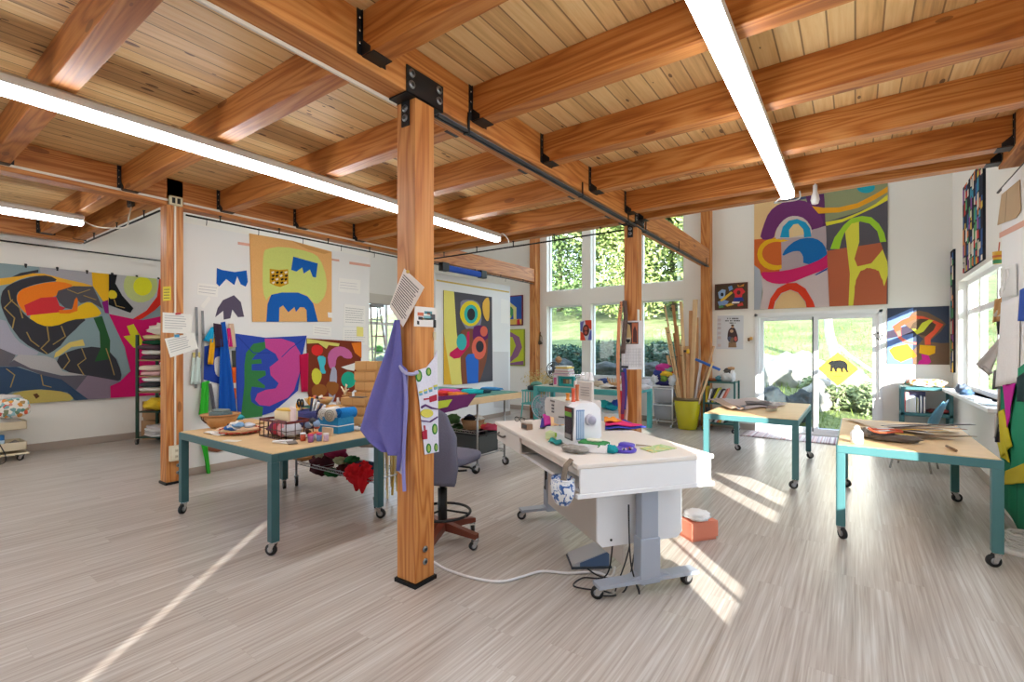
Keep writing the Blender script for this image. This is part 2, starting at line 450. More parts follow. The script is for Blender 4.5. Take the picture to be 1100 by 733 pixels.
# door casing and baseboards
t = MB(); w = .07
t.bb((DX0 - .0, WB - .018, 0), (DX0 + .045, WB, DTOP - .0), trimw); t.bb((DX1 - .045, WB - .018, 0), (DX1, WB, DTOP), trimw); t.bb((DX0, WB - .018, DTOP - .045), (DX1, WB, DTOP + .01), trimw)
struct('trim_1', t)
def baseboard(n, lo, hi): b = MB(); b.bb(lo, hi, basec, .004); struct('baseboard_' + n, b)
baseboard('left', (WL, WF, 0), (WL + .015, WB, .11))
baseboard('back', (WL, WB - .015, 0), (DX0, WB, .11)); baseboard('back_corner', (DX1, WB - .015, 0), (WR, WB, .11))
baseboard('right', (WR - .015, WF, 0), (WR, WB, .1))
# window stool under the right windows, sills of the tall windows
t = MB(); t.bb((WR - .17, 6.4, .885), (WR + .1, 9.35, .93), trimw, .008); struct('trim_2', t)
t = MB()
for a, b in UW: t.bb((a - .03, WB - .03, .85), (b + .03, WB + .12, .88), trimw, .005)
struct('trim_3', t)
# display partition under the second beam, in two lengths, and the pin board by the right window
pw = mat((232, 232, 230), .7)
for n, (ya, yb) in enumerate(((2.3, 5.0), (6.5, 8.9))):
    p = MB(); p.bb((PX - .1, ya, 0), (PX, yb, 2.98 - .05 * n), pw); struct('wall_partition_%d' % (n + 1), p)
    b = MB(); b.bb((PX, ya, 0), (PX + .014, yb, .09), basec, .004); struct('baseboard_partition_%d' % (n + 1), b)
p = MB(); p.bb((WR - .09, 4.2, .0), (WR - .045, 6.3, 3.0), mat((240, 240, 240), .6), .006)
single(p, 'pin_board', 'tall white pin board covering the wall beside the corner window', 'board')

# ---------------------------------------------------------------- timber frame
def hanger(parent, axis, pos, w, sgn, hgt=.25):
    """folded black steel joist hanger; pos = bottom centre at the beam face, opening along axis by sgn"""
    mb = MB(); x, y, z = pos
    for q in (-1, 1):
        # side flap on the joist and ear on the beam
        pts = [(0, 0), (.075, 0), (.075, .03), (.012, .085), (.012, hgt), (0, hgt)]
        if axis == 'x':
            P = [(x + sgn * a, y + q * (w / 2 + .002), z + b) for a, b in pts]; mb.plate(P, (0, q, 0), .004, black)
            mb.bb((x, y + q * w / 2, z), (x + sgn * .004, y + q * (w / 2 + .035), z + hgt), black)
            for bz in (.06, .13, .2): mb.cyl((x + sgn * .004, y + q * (w / 2 + .018), z + bz), (x + sgn * .011, y + q * (w / 2 + .018), z + bz), .008, chrome, seg=8)
        else:
            P = [(x + q * (w / 2 + .002), y + sgn * a, z + b) for a, b in pts]; mb.plate(P, (q, 0, 0), .004, black)
            mb.bb((x + q * w / 2, y, z), (x + q * (w / 2 + .035), y + sgn * .004, z + hgt), black)
    if axis == 'x': mb.bb((x, y - w / 2, z - .005), (x + sgn * .1, y + w / 2, z), black)
    else: mb.bb((x - w / 2, y, z - .005), (x + w / 2, y + sgn * .1, z), black)
    return mb.build('joist_hanger', parent)
JY = [-4.9 + .0, -3.96, -3.02, -2.08, -1.13, -.18, .76, 1.70, 2.645, 3.60, 4.54, 5.48]; JW = .13
def joist(x0, x1, y, lab, grp, z0=JZ, hl=True, hr=True, w=JW):
    t = thing('ceiling_joist', lab, 'ceiling beam', ((x0 + x1) / 2, y, z0), 0, grp)
    L = x1 - x0; mb = MB(); mb.bb((-L / 2, -w / 2, 0), (L / 2, w / 2, DZ - z0), TX, .004); mb.build('timber', t)
    if hl: hanger(t, 'x', (-L / 2, 0, 0), w, 1)
    if hr: hanger(t, 'x', (L / 2, 0, 0), w, -1)
    return t
ORD = {1: 'second', 2: 'third', 3: 'fourth', 4: 'fifth', 5: 'sixth', 6: 'seventh'}
for k, yv in enumerate(JY):
    y = yv + JW / 2
    if yv > .5 or yv in (-.18,):
        n = int(round((5.48 - yv) / .945))
        w_ = ['nearest the tall windows', 'one in from the tall windows', 'two in from the tall windows', 'just beyond the front post', 'just before the front post', 'over the front worktable', 'farthest from the tall windows'][n]
        joist(XB1[1], WR - .16, y, 'orange fir joist near the garden door, ' + w_, 'joists right of the main beam')
        joist(XB2[1], XB1[0], y, 'orange fir joist between the two main beams, ' + w_, 'joists of the middle bay')
    elif yv < -.5:
        pass
    if .5 < yv < 2:
        joist(WL + .42, XB2[0], y - (0.04), 'orange fir joist of the far bay by the quilted wall, ' + ('nearer the bay end' if yv > 1 else 'farther from the bay end'), 'joists of the far bay')
# the last joist: paler face, between the two far posts
joist(XB1[1], WR - .16, 5.95, 'last fir joist closing the deck edge beside the white back wall quilt', 'deck edge joists')
joist(XB2[1], XB1[0], 5.95, 'last fir joist closing the deck edge above the black hanging rod', 'deck edge joists')
joist(WL + .28, XB2[0], 2.10, 'fir joist closing the far bay against the high white wall', 'deck edge joists')
def beam(x0, x1, ya, yb, lab, z0=BZ, z1=DZ - .002):
    mb = MB(); mb.bb((x0, ya, z0), (x1, yb, z1), TY, .005); return single(mb, 'main_beam', lab, 'ceiling beam')
beam(*XB1, WF, 9.55, 'long fir main beam resting on the front post with bolted plate')
beam(*XB2, WF, 9.55, 'long fir main beam above the white display partition', BZ - .0)
beam(WL + .2, WL + .35, WF, 2.16, 'fir edge beam along the wall above the big quilt', 3.1)
beam(WR - .16, WR - .003, WF, 6.02, 'fir edge beam on the wall above the garden side windows', 3.1)
def bolt(mb, p, n, r=.016):
    p = Vector(p); n = Vector(n); mb.cyl(p, p + n * .006, r * 1.25, mat((150, 154, 158), .35, .9), seg=14); mb.cyl(p + n * .006, p + n * .014, r * .62, mat((90, 94, 98), .4, .9), seg=6)
def post(x0, x1, y0, y1, z1, lab, foot=True, bolts=(), cap=False):
    t = thing('timber_post', lab, 'post', ((x0 + x1) / 2, (y0 + y1) / 2, 0))
    w, dd = (x1 - x0) / 2, (y1 - y0) / 2
    mb = MB(); mb.bb((-w, -dd, .025), (w, dd, z1), TZ, .005); mb.build('timber', t)
    if foot:
        f = MB(); f.bb((-w - .012, -dd - .012, 0), (w + .012, dd + .012, .025), steelb); f.build('base_plate', t)
    for b in bolts:
        f = MB(); bolt(f, (w, b[0], b[1]), (1, 0, 0)) if b[2] == 'x' else bolt(f, (b[0], -dd, b[1]), (0, -1, 0)); f.build('bolt', t)
    if cap:
        f = MB(); f.bb((w - .002, -.16, z1 - .01), (w + .008, .16, z1 + .16), black); f.bb((-w - .008, -.16, z1 - .01), (-w + .002, .16, z1 + .16), black)
        f.bb((-w - .008, -.16, z1 - .012), (w + .008, .16, z1 - .002), black)
        f.bb((-.035, -dd - .008, z1 - .17), (.035, -dd, z1), black)
        sp_ = f.build('post_cap', t)
        for q in (-.12, .12):
            for zz in (.05, .12): g = MB(); bolt(g, (w + .008, q, z1 + zz), (1, 0, 0), .02); g.build('bolt', sp_)
        for zz in (-.06, -.12): g = MB(); bolt(g, (0, -dd - .008, z1 + zz), (0, -1, 0), .018); g.build('bolt', sp_)
    return t
front_post = post(*XB1, 2.10, 2.265, BZ, 'nearest square fir post, hung with an apron and handwritten notes', bolts=((.0, .14, 'x'), (.0, .22, 'x')), cap=True)
left_post = post(*XB2, 2.10, 2.265, DZ, 'square fir post with white conduit and outlet box beside the shelving rack', bolts=((.03, .12, 'x'), (.03, .2, 'x')))
far_post = post(*XB1, 5.85, 6.02, BZ, 'square fir post with a calendar standing behind the sewing machine', cap=True)
post(*XB1, 9.6, 9.795, TOPZ, 'square fir post against the back wall behind the pot of timber offcuts', foot=False)
post(*XB2, 9.6, 9.795, TOPZ, 'square fir post against the back wall beside the two small paintings', foot=False)

# ---------------------------------------------------------------- strip lights, conduits, rods
LIGHT = mat((246, 250, 255), .5, emit=LAMP)
def strip(x, z, ya, yb, lab, hang=True):
    t = thing('strip_light', lab, 'ceiling light', (x, (ya + yb) / 2, z))
    L = (yb - ya) / 2
    mb = MB(); P = [(-.062, .0), (-.062, .05), (-.03, .075), (.03, .075), (.062, .05), (.062, .0)]
    mb.plate([(a, -L, b) for a, b in P], (0, 1, 0), 2 * L, mat((214, 212, 208), .5)); mb.build('housing', t)
    d_ = MB(); Q = [(-.058, -.002), (-.05, -.04), (-.025, -.055), (.025, -.055), (.05, -.04), (.058, -.002)]
    d_.plate([(a, -L + .004, b) for a, b in Q], (0, 1, 0), 2 * L - .008, LIGHT); d_.build('diffuser', t)
    e = MB(); e.bb((-.06, L, -.05), (.06, L + .012, .06), trimw, .004); e.build('end_cap', t)
    e = MB(); e.bb((-.06, -L - .012, -.05), (.06, -L, .06), trimw, .004); e.build('end_cap', t)
    return t
LZs = 3.06
e = onZ(534, 256, LZs); s0 = onZ(0, 94.5, LZs)
strip(e.x, LZs, -2.2, e.y, 'long glowing strip light between the two main beams')
q = onZ(846, 208, LZs)
strip(q.x, LZs, -2.0, q.y, 'long glowing strip light over the garden side bay')
e2 = onZ(88, 238, 3.04)
strip(e2.x, 3.04, -2.4, e2.y, 'dimmer strip light in the far bay near the big quilt')
for xx, ya, yb, lab in ((-4.4, 6.6, 9.2, 'added fill strip light, unseen, high over the window desk'), (-.7, 6.6, 9.2, 'added fill strip light, unseen, high over the garden door'), (-8.2, 3.4, 7.4, 'added fill strip light, unseen, high over the aisle behind the partition')):
    strip(xx, TOPZ - .09, ya, yb, lab)  # unseen fill lamps, added to brighten the double-height space
def cord(pts, r, m, name, lab, cat, smoothn=0):
    mb = MB(); mb.tube(pts, r, m, 8); return single(mb, name, lab, cat)
def bez(P, n=24):
    """Catmull-Rom through points"""
    P = [Vector(p) for p in P]; out = []
    for i in range(len(P) - 1):
        p0, p1, p2, p3 = P[max(0, i - 1)], P[i], P[i + 1], P[min(len(P) - 1, i + 2)]
        for k in range(n):
            t = k / n; out.append(.5 * ((2 * p1) + (-p0 + p2) * t + (2 * p0 - 5 * p1 + 4 * p2 - p3) * t * t + (-p0 + 3 * p1 - 3 * p2 + p3) * t ** 3))
    return out + [P[-1]]
cw = mat((226, 218, 204), .5)
jx = onZ(113, 224, 3.2)
cord(bez([(e2.x, e2.y + .015, 3.05), (e2.x + .12, e2.y + .12, 2.98), (e2.x + .42, e2.y + .3, 2.97), (e2.x + .62, 2.0, 3.06), (e2.x + .64, 2.02, 3.2)], 8), .008, cw, 'light_cord', 'pale cord drooping from the far strip light to its junction box', 'cord')
mb = MB(); mb.bb((e2.x + .57, 1.995, 3.18), (e2.x + .71, 2.034, 3.29), mat((92, 84, 78), .6), .006); mb.bb((e2.x + .60, 1.985, 3.2), (e2.x + .68, 1.996, 3.27), mat((70, 64, 60), .6)); single(mb, 'junction_box', 'grey junction box on the joist closing the far bay', 'junction box')
cord(bez([(e.x, e.y + .015, LZs), (e.x + .05, e.y + .06, LZs + .07), (e.x + .12, e.y + .1, LZs - .02), (e.x + .1, e.y + .14, LZs - .1)], 8), .007, trimw, 'light_cord', 'white cord curling off the end of the middle strip light', 'cord')
cord(bez([(q.x - .02, q.y + .015, LZs), (q.x - .12, q.y + .08, LZs - .05), (q.x - .1, q.y + .2, LZs - .02), (q.x + .08, q.y + .16, LZs - .03), (q.x + .1, q.y + .06, LZs + .02)], 8), .007, trimw, 'light_cord', 'white cord looped at the end of the garden side strip light', 'cord')
mb = MB(); k3 = onZ(870, 213, 3.02); mb.lathe([(.0, -.1), (.03, -.09), (.04, -.05), (.032, .0), (.02, .03), (.02, .1)], trimw, (q.x + .22, q.y + .25, 3.07), 16); mb.cyl((q.x + .22, q.y + .25, 3.16), (q.x + .22, q.y + .25, 3.385), .006, trimw); single(mb, 'ceiling_sensor', 'small white sensor hanging beside the garden side strip light', 'sensor')
# conduits
mb = MB(); mb.bb((XB1[0] - .004, -2, BZ - .022), (XB1[0] + .014, 2.09, BZ - .001), cw, .003); single(mb, 'conduit', 'white conduit along the lower edge of the nearest main beam', 'conduit')
mb = MB(); mb.bb((XB2[1], -2, 3.128), (XB2[1] + .016, 2.115, 3.15), cw, .003); mb.bb((XB2[1], 2.262, 3.128), (XB2[1] + .016, 6.0, 3.15), cw, .003); single(mb, 'conduit', 'white conduit running along the face of the partition beam', 'conduit')
mb = MB(); mb.bb((XB2[1], 2.115, 3.09), (XB2[1] + .04, 2.245, 3.19), mat((214, 204, 172), .5), .006); mb.bb((XB2[1] + .04, 2.14, 3.11), (XB2[1] + .045, 2.17, 3.17), black); mb.bb((XB2[1] + .04, 2.19, 3.11), (XB2[1] + .045, 2.22, 3.17), black)
single(mb, 'outlet_box', 'cream outlet box high on the conduit post', 'outlet')
mb = MB(); mb.bb((XB2[1], 2.17, .43), (XB2[1] + .014, 2.19, 3.09), cw, .003); single(mb, 'conduit', 'white vertical conduit down the post beside the shelving rack', 'conduit')
t = thing('outlet_box', 'cream outlet box at the foot of the conduit', 'outlet', (XB2[1], 2.18, .33))
mb = MB(); mb.bb((0, -.06, -.07), (.045, .06, .1), mat((222, 214, 188), .5), .006); mb.build('box', t)
mb = MB(); mb.bb((.045, -.045, -.05), (.05, .045, .08), mat((232, 226, 204), .5), .003); mb.build('face_plate', t)
for zz in (-.02, .045):
    mb = MB(); mb.bb((.05, -.016, zz - .017), (.053, .016, zz + .017), mat((206, 198, 172), .5), .003); mb.bb((.053, -.008, zz - .006), (.0535, -.005, zz + .006), black); mb.bb((.053, .005, zz - .006), (.0535, .008, zz + .006), black); mb.build('socket', t)
# black hanging rods with hooks
def rod(p0, p1, lab, n=4, up=.09, drops=0):
    p0, p1 = Vector(p0), Vector(p1); t = thing('hanging_rod', lab, 'rod', (p0 + p1) / 2); o = (p0 + p1) / 2
    mb = MB(); mb.cyl(p0 - o, p1 - o, .011, black, seg=8); mb.build('rod', t)
    for k in range(n):
        a = p0.lerp(p1, (k + .5) / n) - o; mb = MB(); mb.tube([a, a + Vector((0, 0, up * .6)), a + Vector((0, 0, up))], .008, black, 6); mb.bb(a + Vector((-.012, -.012, up - .01)), a + Vector((.012, .012, up)), black); mb.build('bracket', t)
    for k in range(drops):
        a = p0.lerp(p1, (k + .35) / drops) - o; mb = MB(); mb.tube([a + Vector((0, 0, .012)), a + Vector((0, .004, -.03)), a + Vector((0, 0, -.075))], .004, black, 6); mb.build('hook', t)
    return t
rz_ = BZ - .075
rod((XB2[1] + .0, 2.29, rz_ + .005), (XB2[1] + .0, 5.9, rz_ + .005), 'black rod under the partition beam above the orange quilt', 5, .07, 6)
rod((XB2[1] + .0, 6.1, rz_ + .02), (XB2[1] + .0, 9.5, rz_ + .02), 'black rod under the free end of the partition beam', 4, .055, 2)
rod((XB1[0] - .9 - 2.7, 5.95, 3.05), (XB1[0] - .02, 5.95, 3.05), 'black rod under the deck edge in front of the tall windows', 5, .085)
rod((WL + .06, WF + 1, 3.02), (WL + .06, 5.0, 3.02), 'black rod along the wall above the big quilt', 7, .0)
rod((-9.2, 2.10, 3.05), (XB2[0] - .02, 2.10, 3.05), 'black rod under the joist closing the far bay', 3, .085)
g1 = onX(1072, 207, WR - .07)
rod((WR - .07, g1.y, g1.z), (WR - .07, 4.5, g1.z), 'black rod high on the wall above the pin board', 3, .0, 3)
# dark track under the main beam
tr = thing('hanging_track', 'dark double track slung under the nearest main beam', 'track', (XB1[1] + .0, 5.9, BZ))
mb = MB(); mb.bb((-.005, -3.6, -.05), (.012, 3.6, -.036), mat((70, 74, 80), .4, .5)); mb.bb((-.035, -3.6, -.05), (-.02, 3.6, -.036), mat((70, 74, 80), .4, .5)); mb.bb((-.035, -3.6, -.036), (.012, 3.6, -.03), mat((120, 124, 130), .4, .5)); mb.build('rail', tr)
for yv in (-3.3, -1.55, -.35, .25, 1.7, 3.4):
    mb = MB(); mb.bb((.006, yv - .01, -.05), (.013, yv + .01, .09), black); mb.bb((-.035, yv - .01, -.056), (.013, yv + .01, -.05), black); mb.build('bracket', tr)
# ---------------------------------------------------------------- outside: bank, boulders, trees, sign
def hgt(x, d):
    z = -.15
    if d > 1.0: z += (min(d, 8) - 1.0) * .26
    if d > 8: z += (d - 8) * .22
    return z + .10 * mnoise.noise(Vector((x * .35, d * .35, 0))) + .04 * mnoise.noise(Vector((x * 1.3, d * 1.3, 3)))
def grass_mat():
    t = NT('bank_grass'); tc = t.n('ShaderNodeTexCoord')
    n1 = t.n('ShaderNodeTexNoise', Scale=.7, Detail=6.0, Roughness=.7); t.l(tc.outputs['Object'], n1.inputs['Vector'])
    n2 = t.n('ShaderNodeTexNoise', Scale=14.0, Detail=4.0); t.l(tc.outputs['Object'], n2.inputs['Vector'])
    f = t.math('ADD', t.math('MULTIPLY', n1.outputs['Fac'], .6), t.math('MULTIPLY', n2.outputs['Fac'], .4))
    t.l(t.ramp(f, [(.35, (92, 106, 66)), (.5, (128, 140, 92)), (.62, (158, 162, 120)), (.75, (170, 158, 132))]), t.b.inputs['Base Color'])
    t.b.inputs['Roughness'].default_value = .95; t.b.inputs['Specular IOR Level'].default_value = .1
    bp = t.n('ShaderNodeBump', Strength=.8, Distance=.08); t.l(n2.outputs['Fac'], bp.inputs['Height']); t.l(bp.outputs[0], t.b.inputs['Normal'])
    return t.m
GR = grass_mat()
mb = MB(); NX, NY = 70, 60
vv = [[mb.bm.verts.new((-40 + 60 * i / NX, WB + .2 + 46 * (j / NY) ** 1.5, hgt(-40 + 60 * i / NX, 46 * (j / NY) ** 1.5))) for j in range(NY + 1)] for i in range(NX + 1)]
for i in range(NX):
    for j in range(NY): mb.bm.faces.new((vv[i][j], vv[i + 1][j], vv[i + 1][j + 1], vv[i][j + 1])).smooth = True
o = struct('ground_bank', mb, GR)
mb = MB(); mb.bb((-60, -60, -.4), (WL - .25, WB + .2, -.16)); mb.bb((WR + .25, -60, -.4), (60, WB + .2, -.16)); mb.bb((WL - .25, -60, -.4), (WR + .25, WF - .25, -.16)); struct('ground_yard', mb, mat((150, 150, 130), .95, var=.3, bscale=2))
gb = mat((120, 140, 64), .9, var=.3, bscale=1.5)
mb = MB(); rg = random.Random(5)
for k in range(5200):
    x = rg.uniform(-9, 4); dd = rg.uniform(.4, 11) if k % 3 else rg.uniform(.4, 5); z = hgt(x, dd); hh = rg.uniform(.05, .22); a = rg.uniform(0, PI)
    ex, ey = math.cos(a) * .012, math.sin(a) * .012; tx, ty = rg.uniform(-.08, .08), rg.uniform(-.08, .08)
    p = [mb.bm.verts.new(q) for q in ((x - ex, WB + .2 + dd - ey, z - .02), (x + ex, WB + .2 + dd + ey, z - .02), (x + tx, WB + .2 + dd + ty, z + hh))]
    mb.bm.faces.new(p)
o = mb.build('grass', m=gb); tag(o, 'rough pale grass growing over the bank outside', 'grass', kind='stuff')
mb = MB(); mb.bb((DX0 - .3, WB + .2, -.3), (DX1 + .3, WB + 1.25, -.03), mat((150, 156, 166), .8, var=.1, bscale=6)); single(mb, 'door_step', 'grey concrete step outside the garden door', 'step')
# boulders by the door
rk = mat((160, 156, 150), .9, var=.5, bump=.9, bscale=5.0, spec=.2)
rk_shade = mat((66, 70, 72), .9, var=.3, bump=.6, bscale=5.0, spec=.2)  # darker copy of the rock, house shade put into its colour
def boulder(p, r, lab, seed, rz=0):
    mb = MB(); mb.blob((0, 0, 0), r, rk_shade if seed in (3, 4, 7, 8, 10) else rk, 4, .36, 1.9, seed, rz=rz)
    o = mb.build('boulder', origin=None); o.location = p; tag(o, lab, 'boulder', None); return o
def at(x, y, Y): return onY(x, y, Y)
boulder(at(836, 405, 14.3), (.98, .7, .62), 'large pale boulder seen in the sliding panel of the garden door', 1)
boulder(at(864, 400, 14.8), (.5, .55, .46), 'rounded boulder behind the door stile, beside the large one', 2)
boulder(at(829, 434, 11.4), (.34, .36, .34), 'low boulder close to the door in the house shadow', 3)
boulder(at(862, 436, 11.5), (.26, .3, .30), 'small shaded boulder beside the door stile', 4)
boulder(at(878, 437, 12.7), (.40, .45, .55), 'tall pale boulder at the foot of the garden door', 5)
boulder(at(917, 428, 13.2), (.66, .6, .56), 'broad pale boulder below the yellow bear sign', 6)
boulder(at(948, 438, 13.0), (.5, .5, .55), 'boulder partly hidden by the door frame', 9)
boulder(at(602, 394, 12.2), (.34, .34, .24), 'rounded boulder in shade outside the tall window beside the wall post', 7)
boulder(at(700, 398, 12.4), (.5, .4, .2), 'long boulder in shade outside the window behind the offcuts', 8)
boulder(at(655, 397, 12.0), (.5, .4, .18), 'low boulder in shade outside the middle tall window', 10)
# foliage made of many small leaf blades
def leafmat(c): return mat(c, .75, var=.35, bscale=1.2, spec=.2)
def foliage(mb, blobs, n, ls, m, seed):
    rg = random.Random(seed)
    for k in range(n):
        c, r = rg.choice(blobs)
        d = Vector((rg.gauss(0, 1), rg.gauss(0, 1), rg.gauss(0, 1))).normalized() * (rg.random() ** .45)
        p = Vector(c) + Vector((d.x * r[0], d.y * r[1], d.z * r[2]))
        a = Vector((rg.gauss(0, 1), rg.gauss(0, 1), rg.gauss(0, .6))).normalized(); b = a.orthogonal().normalized(); s = ls * rg.uniform(.6, 1.4)
        vs = [mb.bm.verts.new(p + a * s), mb.bm.verts.new(p + b * s * .45), mb.bm.verts.new(p - a * s), mb.bm.verts.new(p - b * s * .45)]
        f = mb.bm.faces.new(vs); f.material_index = mb._mi(m)
barkw = mat((214, 208, 196), .85, var=.25, bscale=6); barkd = mat((110, 96, 80), .9, var=.3, bscale=6)
def tree(x, d, h, lab, col, trunkm, seed, spread=1.0, n=2200, ls=.13, low_=.15):
    z = hgt(x, d); t = thing('hillside_tree', lab, 'tree', (x, WB + .2 + d, z - .05), 0, 'trees on the bank'); rg = random.Random(seed)
    mb = MB(); pts = [Vector((0, 0, 0)), Vector((rg.uniform(-.2, .2), 0, h * .35)), Vector((rg.uniform(-.4, .4), .1, h * .7)), Vector((rg.uniform(-.5, .5), .2, h))]
    mb.tube(bez(pts, 5), [.16 * h / 8 * (1 - .8 * i / 15) for i in range(16)], trunkm, 7); tips = []
    for k in range(7):
        b = pts[1].lerp(pts[3], rg.random()); e = b + Vector((rg.uniform(-1, 1), rg.uniform(-1, 1), rg.uniform(.2, .9))) * h * .22 * spread
        mb.tube([b, b.lerp(e, .5) + Vector((0, 0, .1)), e], [.05 * h / 8, .035 * h / 8, .012], trunkm, 5); tips.append(e)
    mb.build('trunk', t)
    bl = [(tuple(q), (h * .17 * spread, h * .17 * spread, h * .13)) for q in tips] + [((0, 0, h * (low_ + .14 * i)), (h * .22 * spread, h * .2 * spread, h * .14)) for i in range(6)]
    mb = MB(); foliage(mb, bl, int(n * 1.9), ls, leafmat(col), seed); mb.build('foliage', t)
G1, G2, G3 = (156, 170, 104), (112, 136, 84), (60, 92, 72)
tree(-9.3, 13.5, 8.0, 'leafy bank tree seen high in the tall window beside the wall post', G1, barkd, 1, 1.2, 5200)
tree(-12.5, 15, 9.0, 'dense bank tree behind the one in the first tall window', G2, barkd, 2, 1.3, 5200)
tree(-6.9, 14, 9.0, 'pale branching bank tree seen between the mullion and the calendar post', (170, 182, 110), barkw, 3, .9, 900)
tree(-8.2, 17, 9.5, 'leafy bank tree behind the pale branching trunk', G2, barkd, 4, 1.4, 5200)
tree(-4.9, 13, 7.6, 'bright leafy bank tree seen above the timber offcuts', G1, barkd, 5, 1.2, 5200)
tree(-3.4, 15.5, 9.5, 'dark leafy bank tree at the edge of the window behind the main beam', G3, barkd, 6, 1.2, 4600)
tree(-15.5, 13, 8.5, 'bank tree at the far end of the hedge line', G2, barkd, 7, 1.2, 2400)
tree(-5.9, 18, 10, 'tall bank tree rising behind the bright leafy one', G2, barkw, 8, 1.4, 5200)
tree(-16.6, 19, 12, 'broad tree at the back of the bank beyond the first tall window', G2, barkd, 12, 1.6, 6000)
tree(-20.5, 24, 13, 'tall dark tree beyond the broad one in the first tall window', G3, barkd, 13, 1.6, 6000)
tree(-10.8, 20, 11, 'tall bank tree filling the back of the first tall window', G2, barkd, 10, 1.5, 5200)
tree(-7.6, 22, 12, 'tall bank tree filling the back of the middle tall window', G3, barkd, 11, 1.5, 5200)
tree(-1.2, 20, 9, 'distant bank tree above the garden door', G2, barkd, 9, 1.3, 2000)
def shrub(p, r, lab, col, seed, n=900, ls=.06):
    z = hgt(p[0], p[1]); t = thing('bank_shrub', lab, 'shrub', (p[0], WB + .2 + p[1], z)); rg = random.Random(seed)
    mb = MB()
    for k in range(9): e = Vector((rg.uniform(-1, 1) * r[0], rg.uniform(-1, 1) * r[1], rg.uniform(.6, 1.5) * r[2])); mb.tube([(0, 0, -.05), e * .5 + Vector((0, 0, .1)), e], [.02, .014, .006], barkd, 5)
    mb.build('stem', t); mb = MB(); foliage(mb, [((0, 0, r[2] * .8), r)], n, ls, leafmat(col), seed); mb.build('foliage', t)
def gx(px, Y): return onY(px, 380, Y).x
shrub((gx(905, 12.6), 2.5), (.4, .3, .30), 'low green shrub around the foot of the bear sign', (136, 150, 104), 21, 700)
shrub((gx(875, 13.4), 3.2), (.3, .3, .25), 'green shrub between the boulders beyond the door stile', (130, 144, 104), 22, 500)
shrub((gx(850, 12.0), 1.7), (.3, .25, .22), 'small leafy shrub among the boulders near the door', (140, 154, 90), 23, 700)
shrub((gx(938, 12.3), 2.2), (.3, .3, .4), 'green shrub against the right door frame', (136, 150, 108), 24, 600)
shrub((gx(606, 13.6), 3.6), (1.1, .5, .62), 'shaded shrub outside the tall window beside the wall post', (62, 92, 78), 25, 3600)  # dark teal leaves of these three shrubs carry the house shade in their colour
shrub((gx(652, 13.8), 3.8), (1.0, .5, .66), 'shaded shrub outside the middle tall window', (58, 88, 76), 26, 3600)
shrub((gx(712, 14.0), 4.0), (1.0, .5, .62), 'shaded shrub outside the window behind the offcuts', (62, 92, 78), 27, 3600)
# birch trunk and fallen pole seen through the door
p0 = at(899, 378, 15.5); z0 = hgt(p0.x, 5.5)
t = thing('birch_trunk', 'pale birch trunk rising behind the yellow sign', 'tree', (p0.x, 15.5, z0 - .1))
mb = MB(); mb.tube(bez([(0, 0, 0), (-.06, 0, .5), (-.2, .1, 1.3), (-.15, .1, 3.2), (.1, .1, 5.5)], 6), [.15 - .004 * i for i in range(25)], barkw, 9); mb.build('trunk', t)
mb = MB(); mb.tube([(-.16, .1, 1.6), (.5, .1, 2.6), (.9, .2, 3.3)], [.05, .035, .015], barkw, 6); mb.tube([(-.17, .1, 2.2), (-.9, .1, 3.2)], [.045, .015], barkw, 6); mb.build('branch', t)
a, b = at(901, 372, 14.6), at(937, 399, 13.2); mb = MB(); mb.tube([a, a.lerp(b, .4) + Vector((0, 0, -.05)), b], [.04, .045, .04], barkw, 8); single(mb, 'fallen_branch', 'pale fallen branch slanting down behind the yellow sign', 'branch')
# yellow bear sign
sp0 = at(900, 396.5, 12.35); g = hgt(sp0.x, 12.35 - WB - .2)
t = thing('road_sign', 'yellow diamond sign with a black bear silhouette outside the door', 'sign', (sp0.x, 12.35, g - .1))
mb = MB(); mb.bb((-.03, .01, 0), (.03, .04, sp0.z - g + .52), mat((226, 226, 222), .6)); mb.build('sign_post', t)
cz = sp0.z - g + .1; rr = .36; yl = mat((240, 190, 50), .5)
mb = MB(); mb.plate([(0, 0, cz + rr), (rr, 0, cz), (0, 0, cz - rr), (-rr, 0, cz)], (0, -1, 0), .012, yl)
for q in ((rr * .93, rr * .88),): pass
mb.build('sign_face', t)
bear = [(-.175, .07), (-.15, .115), (-.12, .125), (-.11, .15), (-.085, .15), (-.08, .13), (-.03, .15), (.05, .155), (.12, .13), (.16, .09), (.175, .04), (.17, -.0), (.175, -.06), (.20, -.10), (.155, -.10), (.13, -.05), (.10, -.01), (.09, -.06), (.105, -.10), (.06, -.10), (.05, -.03), (-.0, -.02), (-.02, -.06), (-.0, -.10), (-.05, -.10), (-.065, -.04), (-.08, -.01), (-.10, -.06), (-.09, -.10), (-.135, -.095), (-.13, -.02), (-.13, .05), (-.15, .055)]
mb = MB(); mb.plate([(a, -.0125, cz + b + .035) for a, b in bear], (0, -1, 0), .003, black); mb.build('bear_silhouette', t)
mb = MB()
for i in range(9): mb.bb((-.075 + i * .017, -.0145, cz - .165), (-.063 + i * .017, -.0125, cz - .14), mat((170, 130, 40), .6))
mb.build('sign_lettering', t)
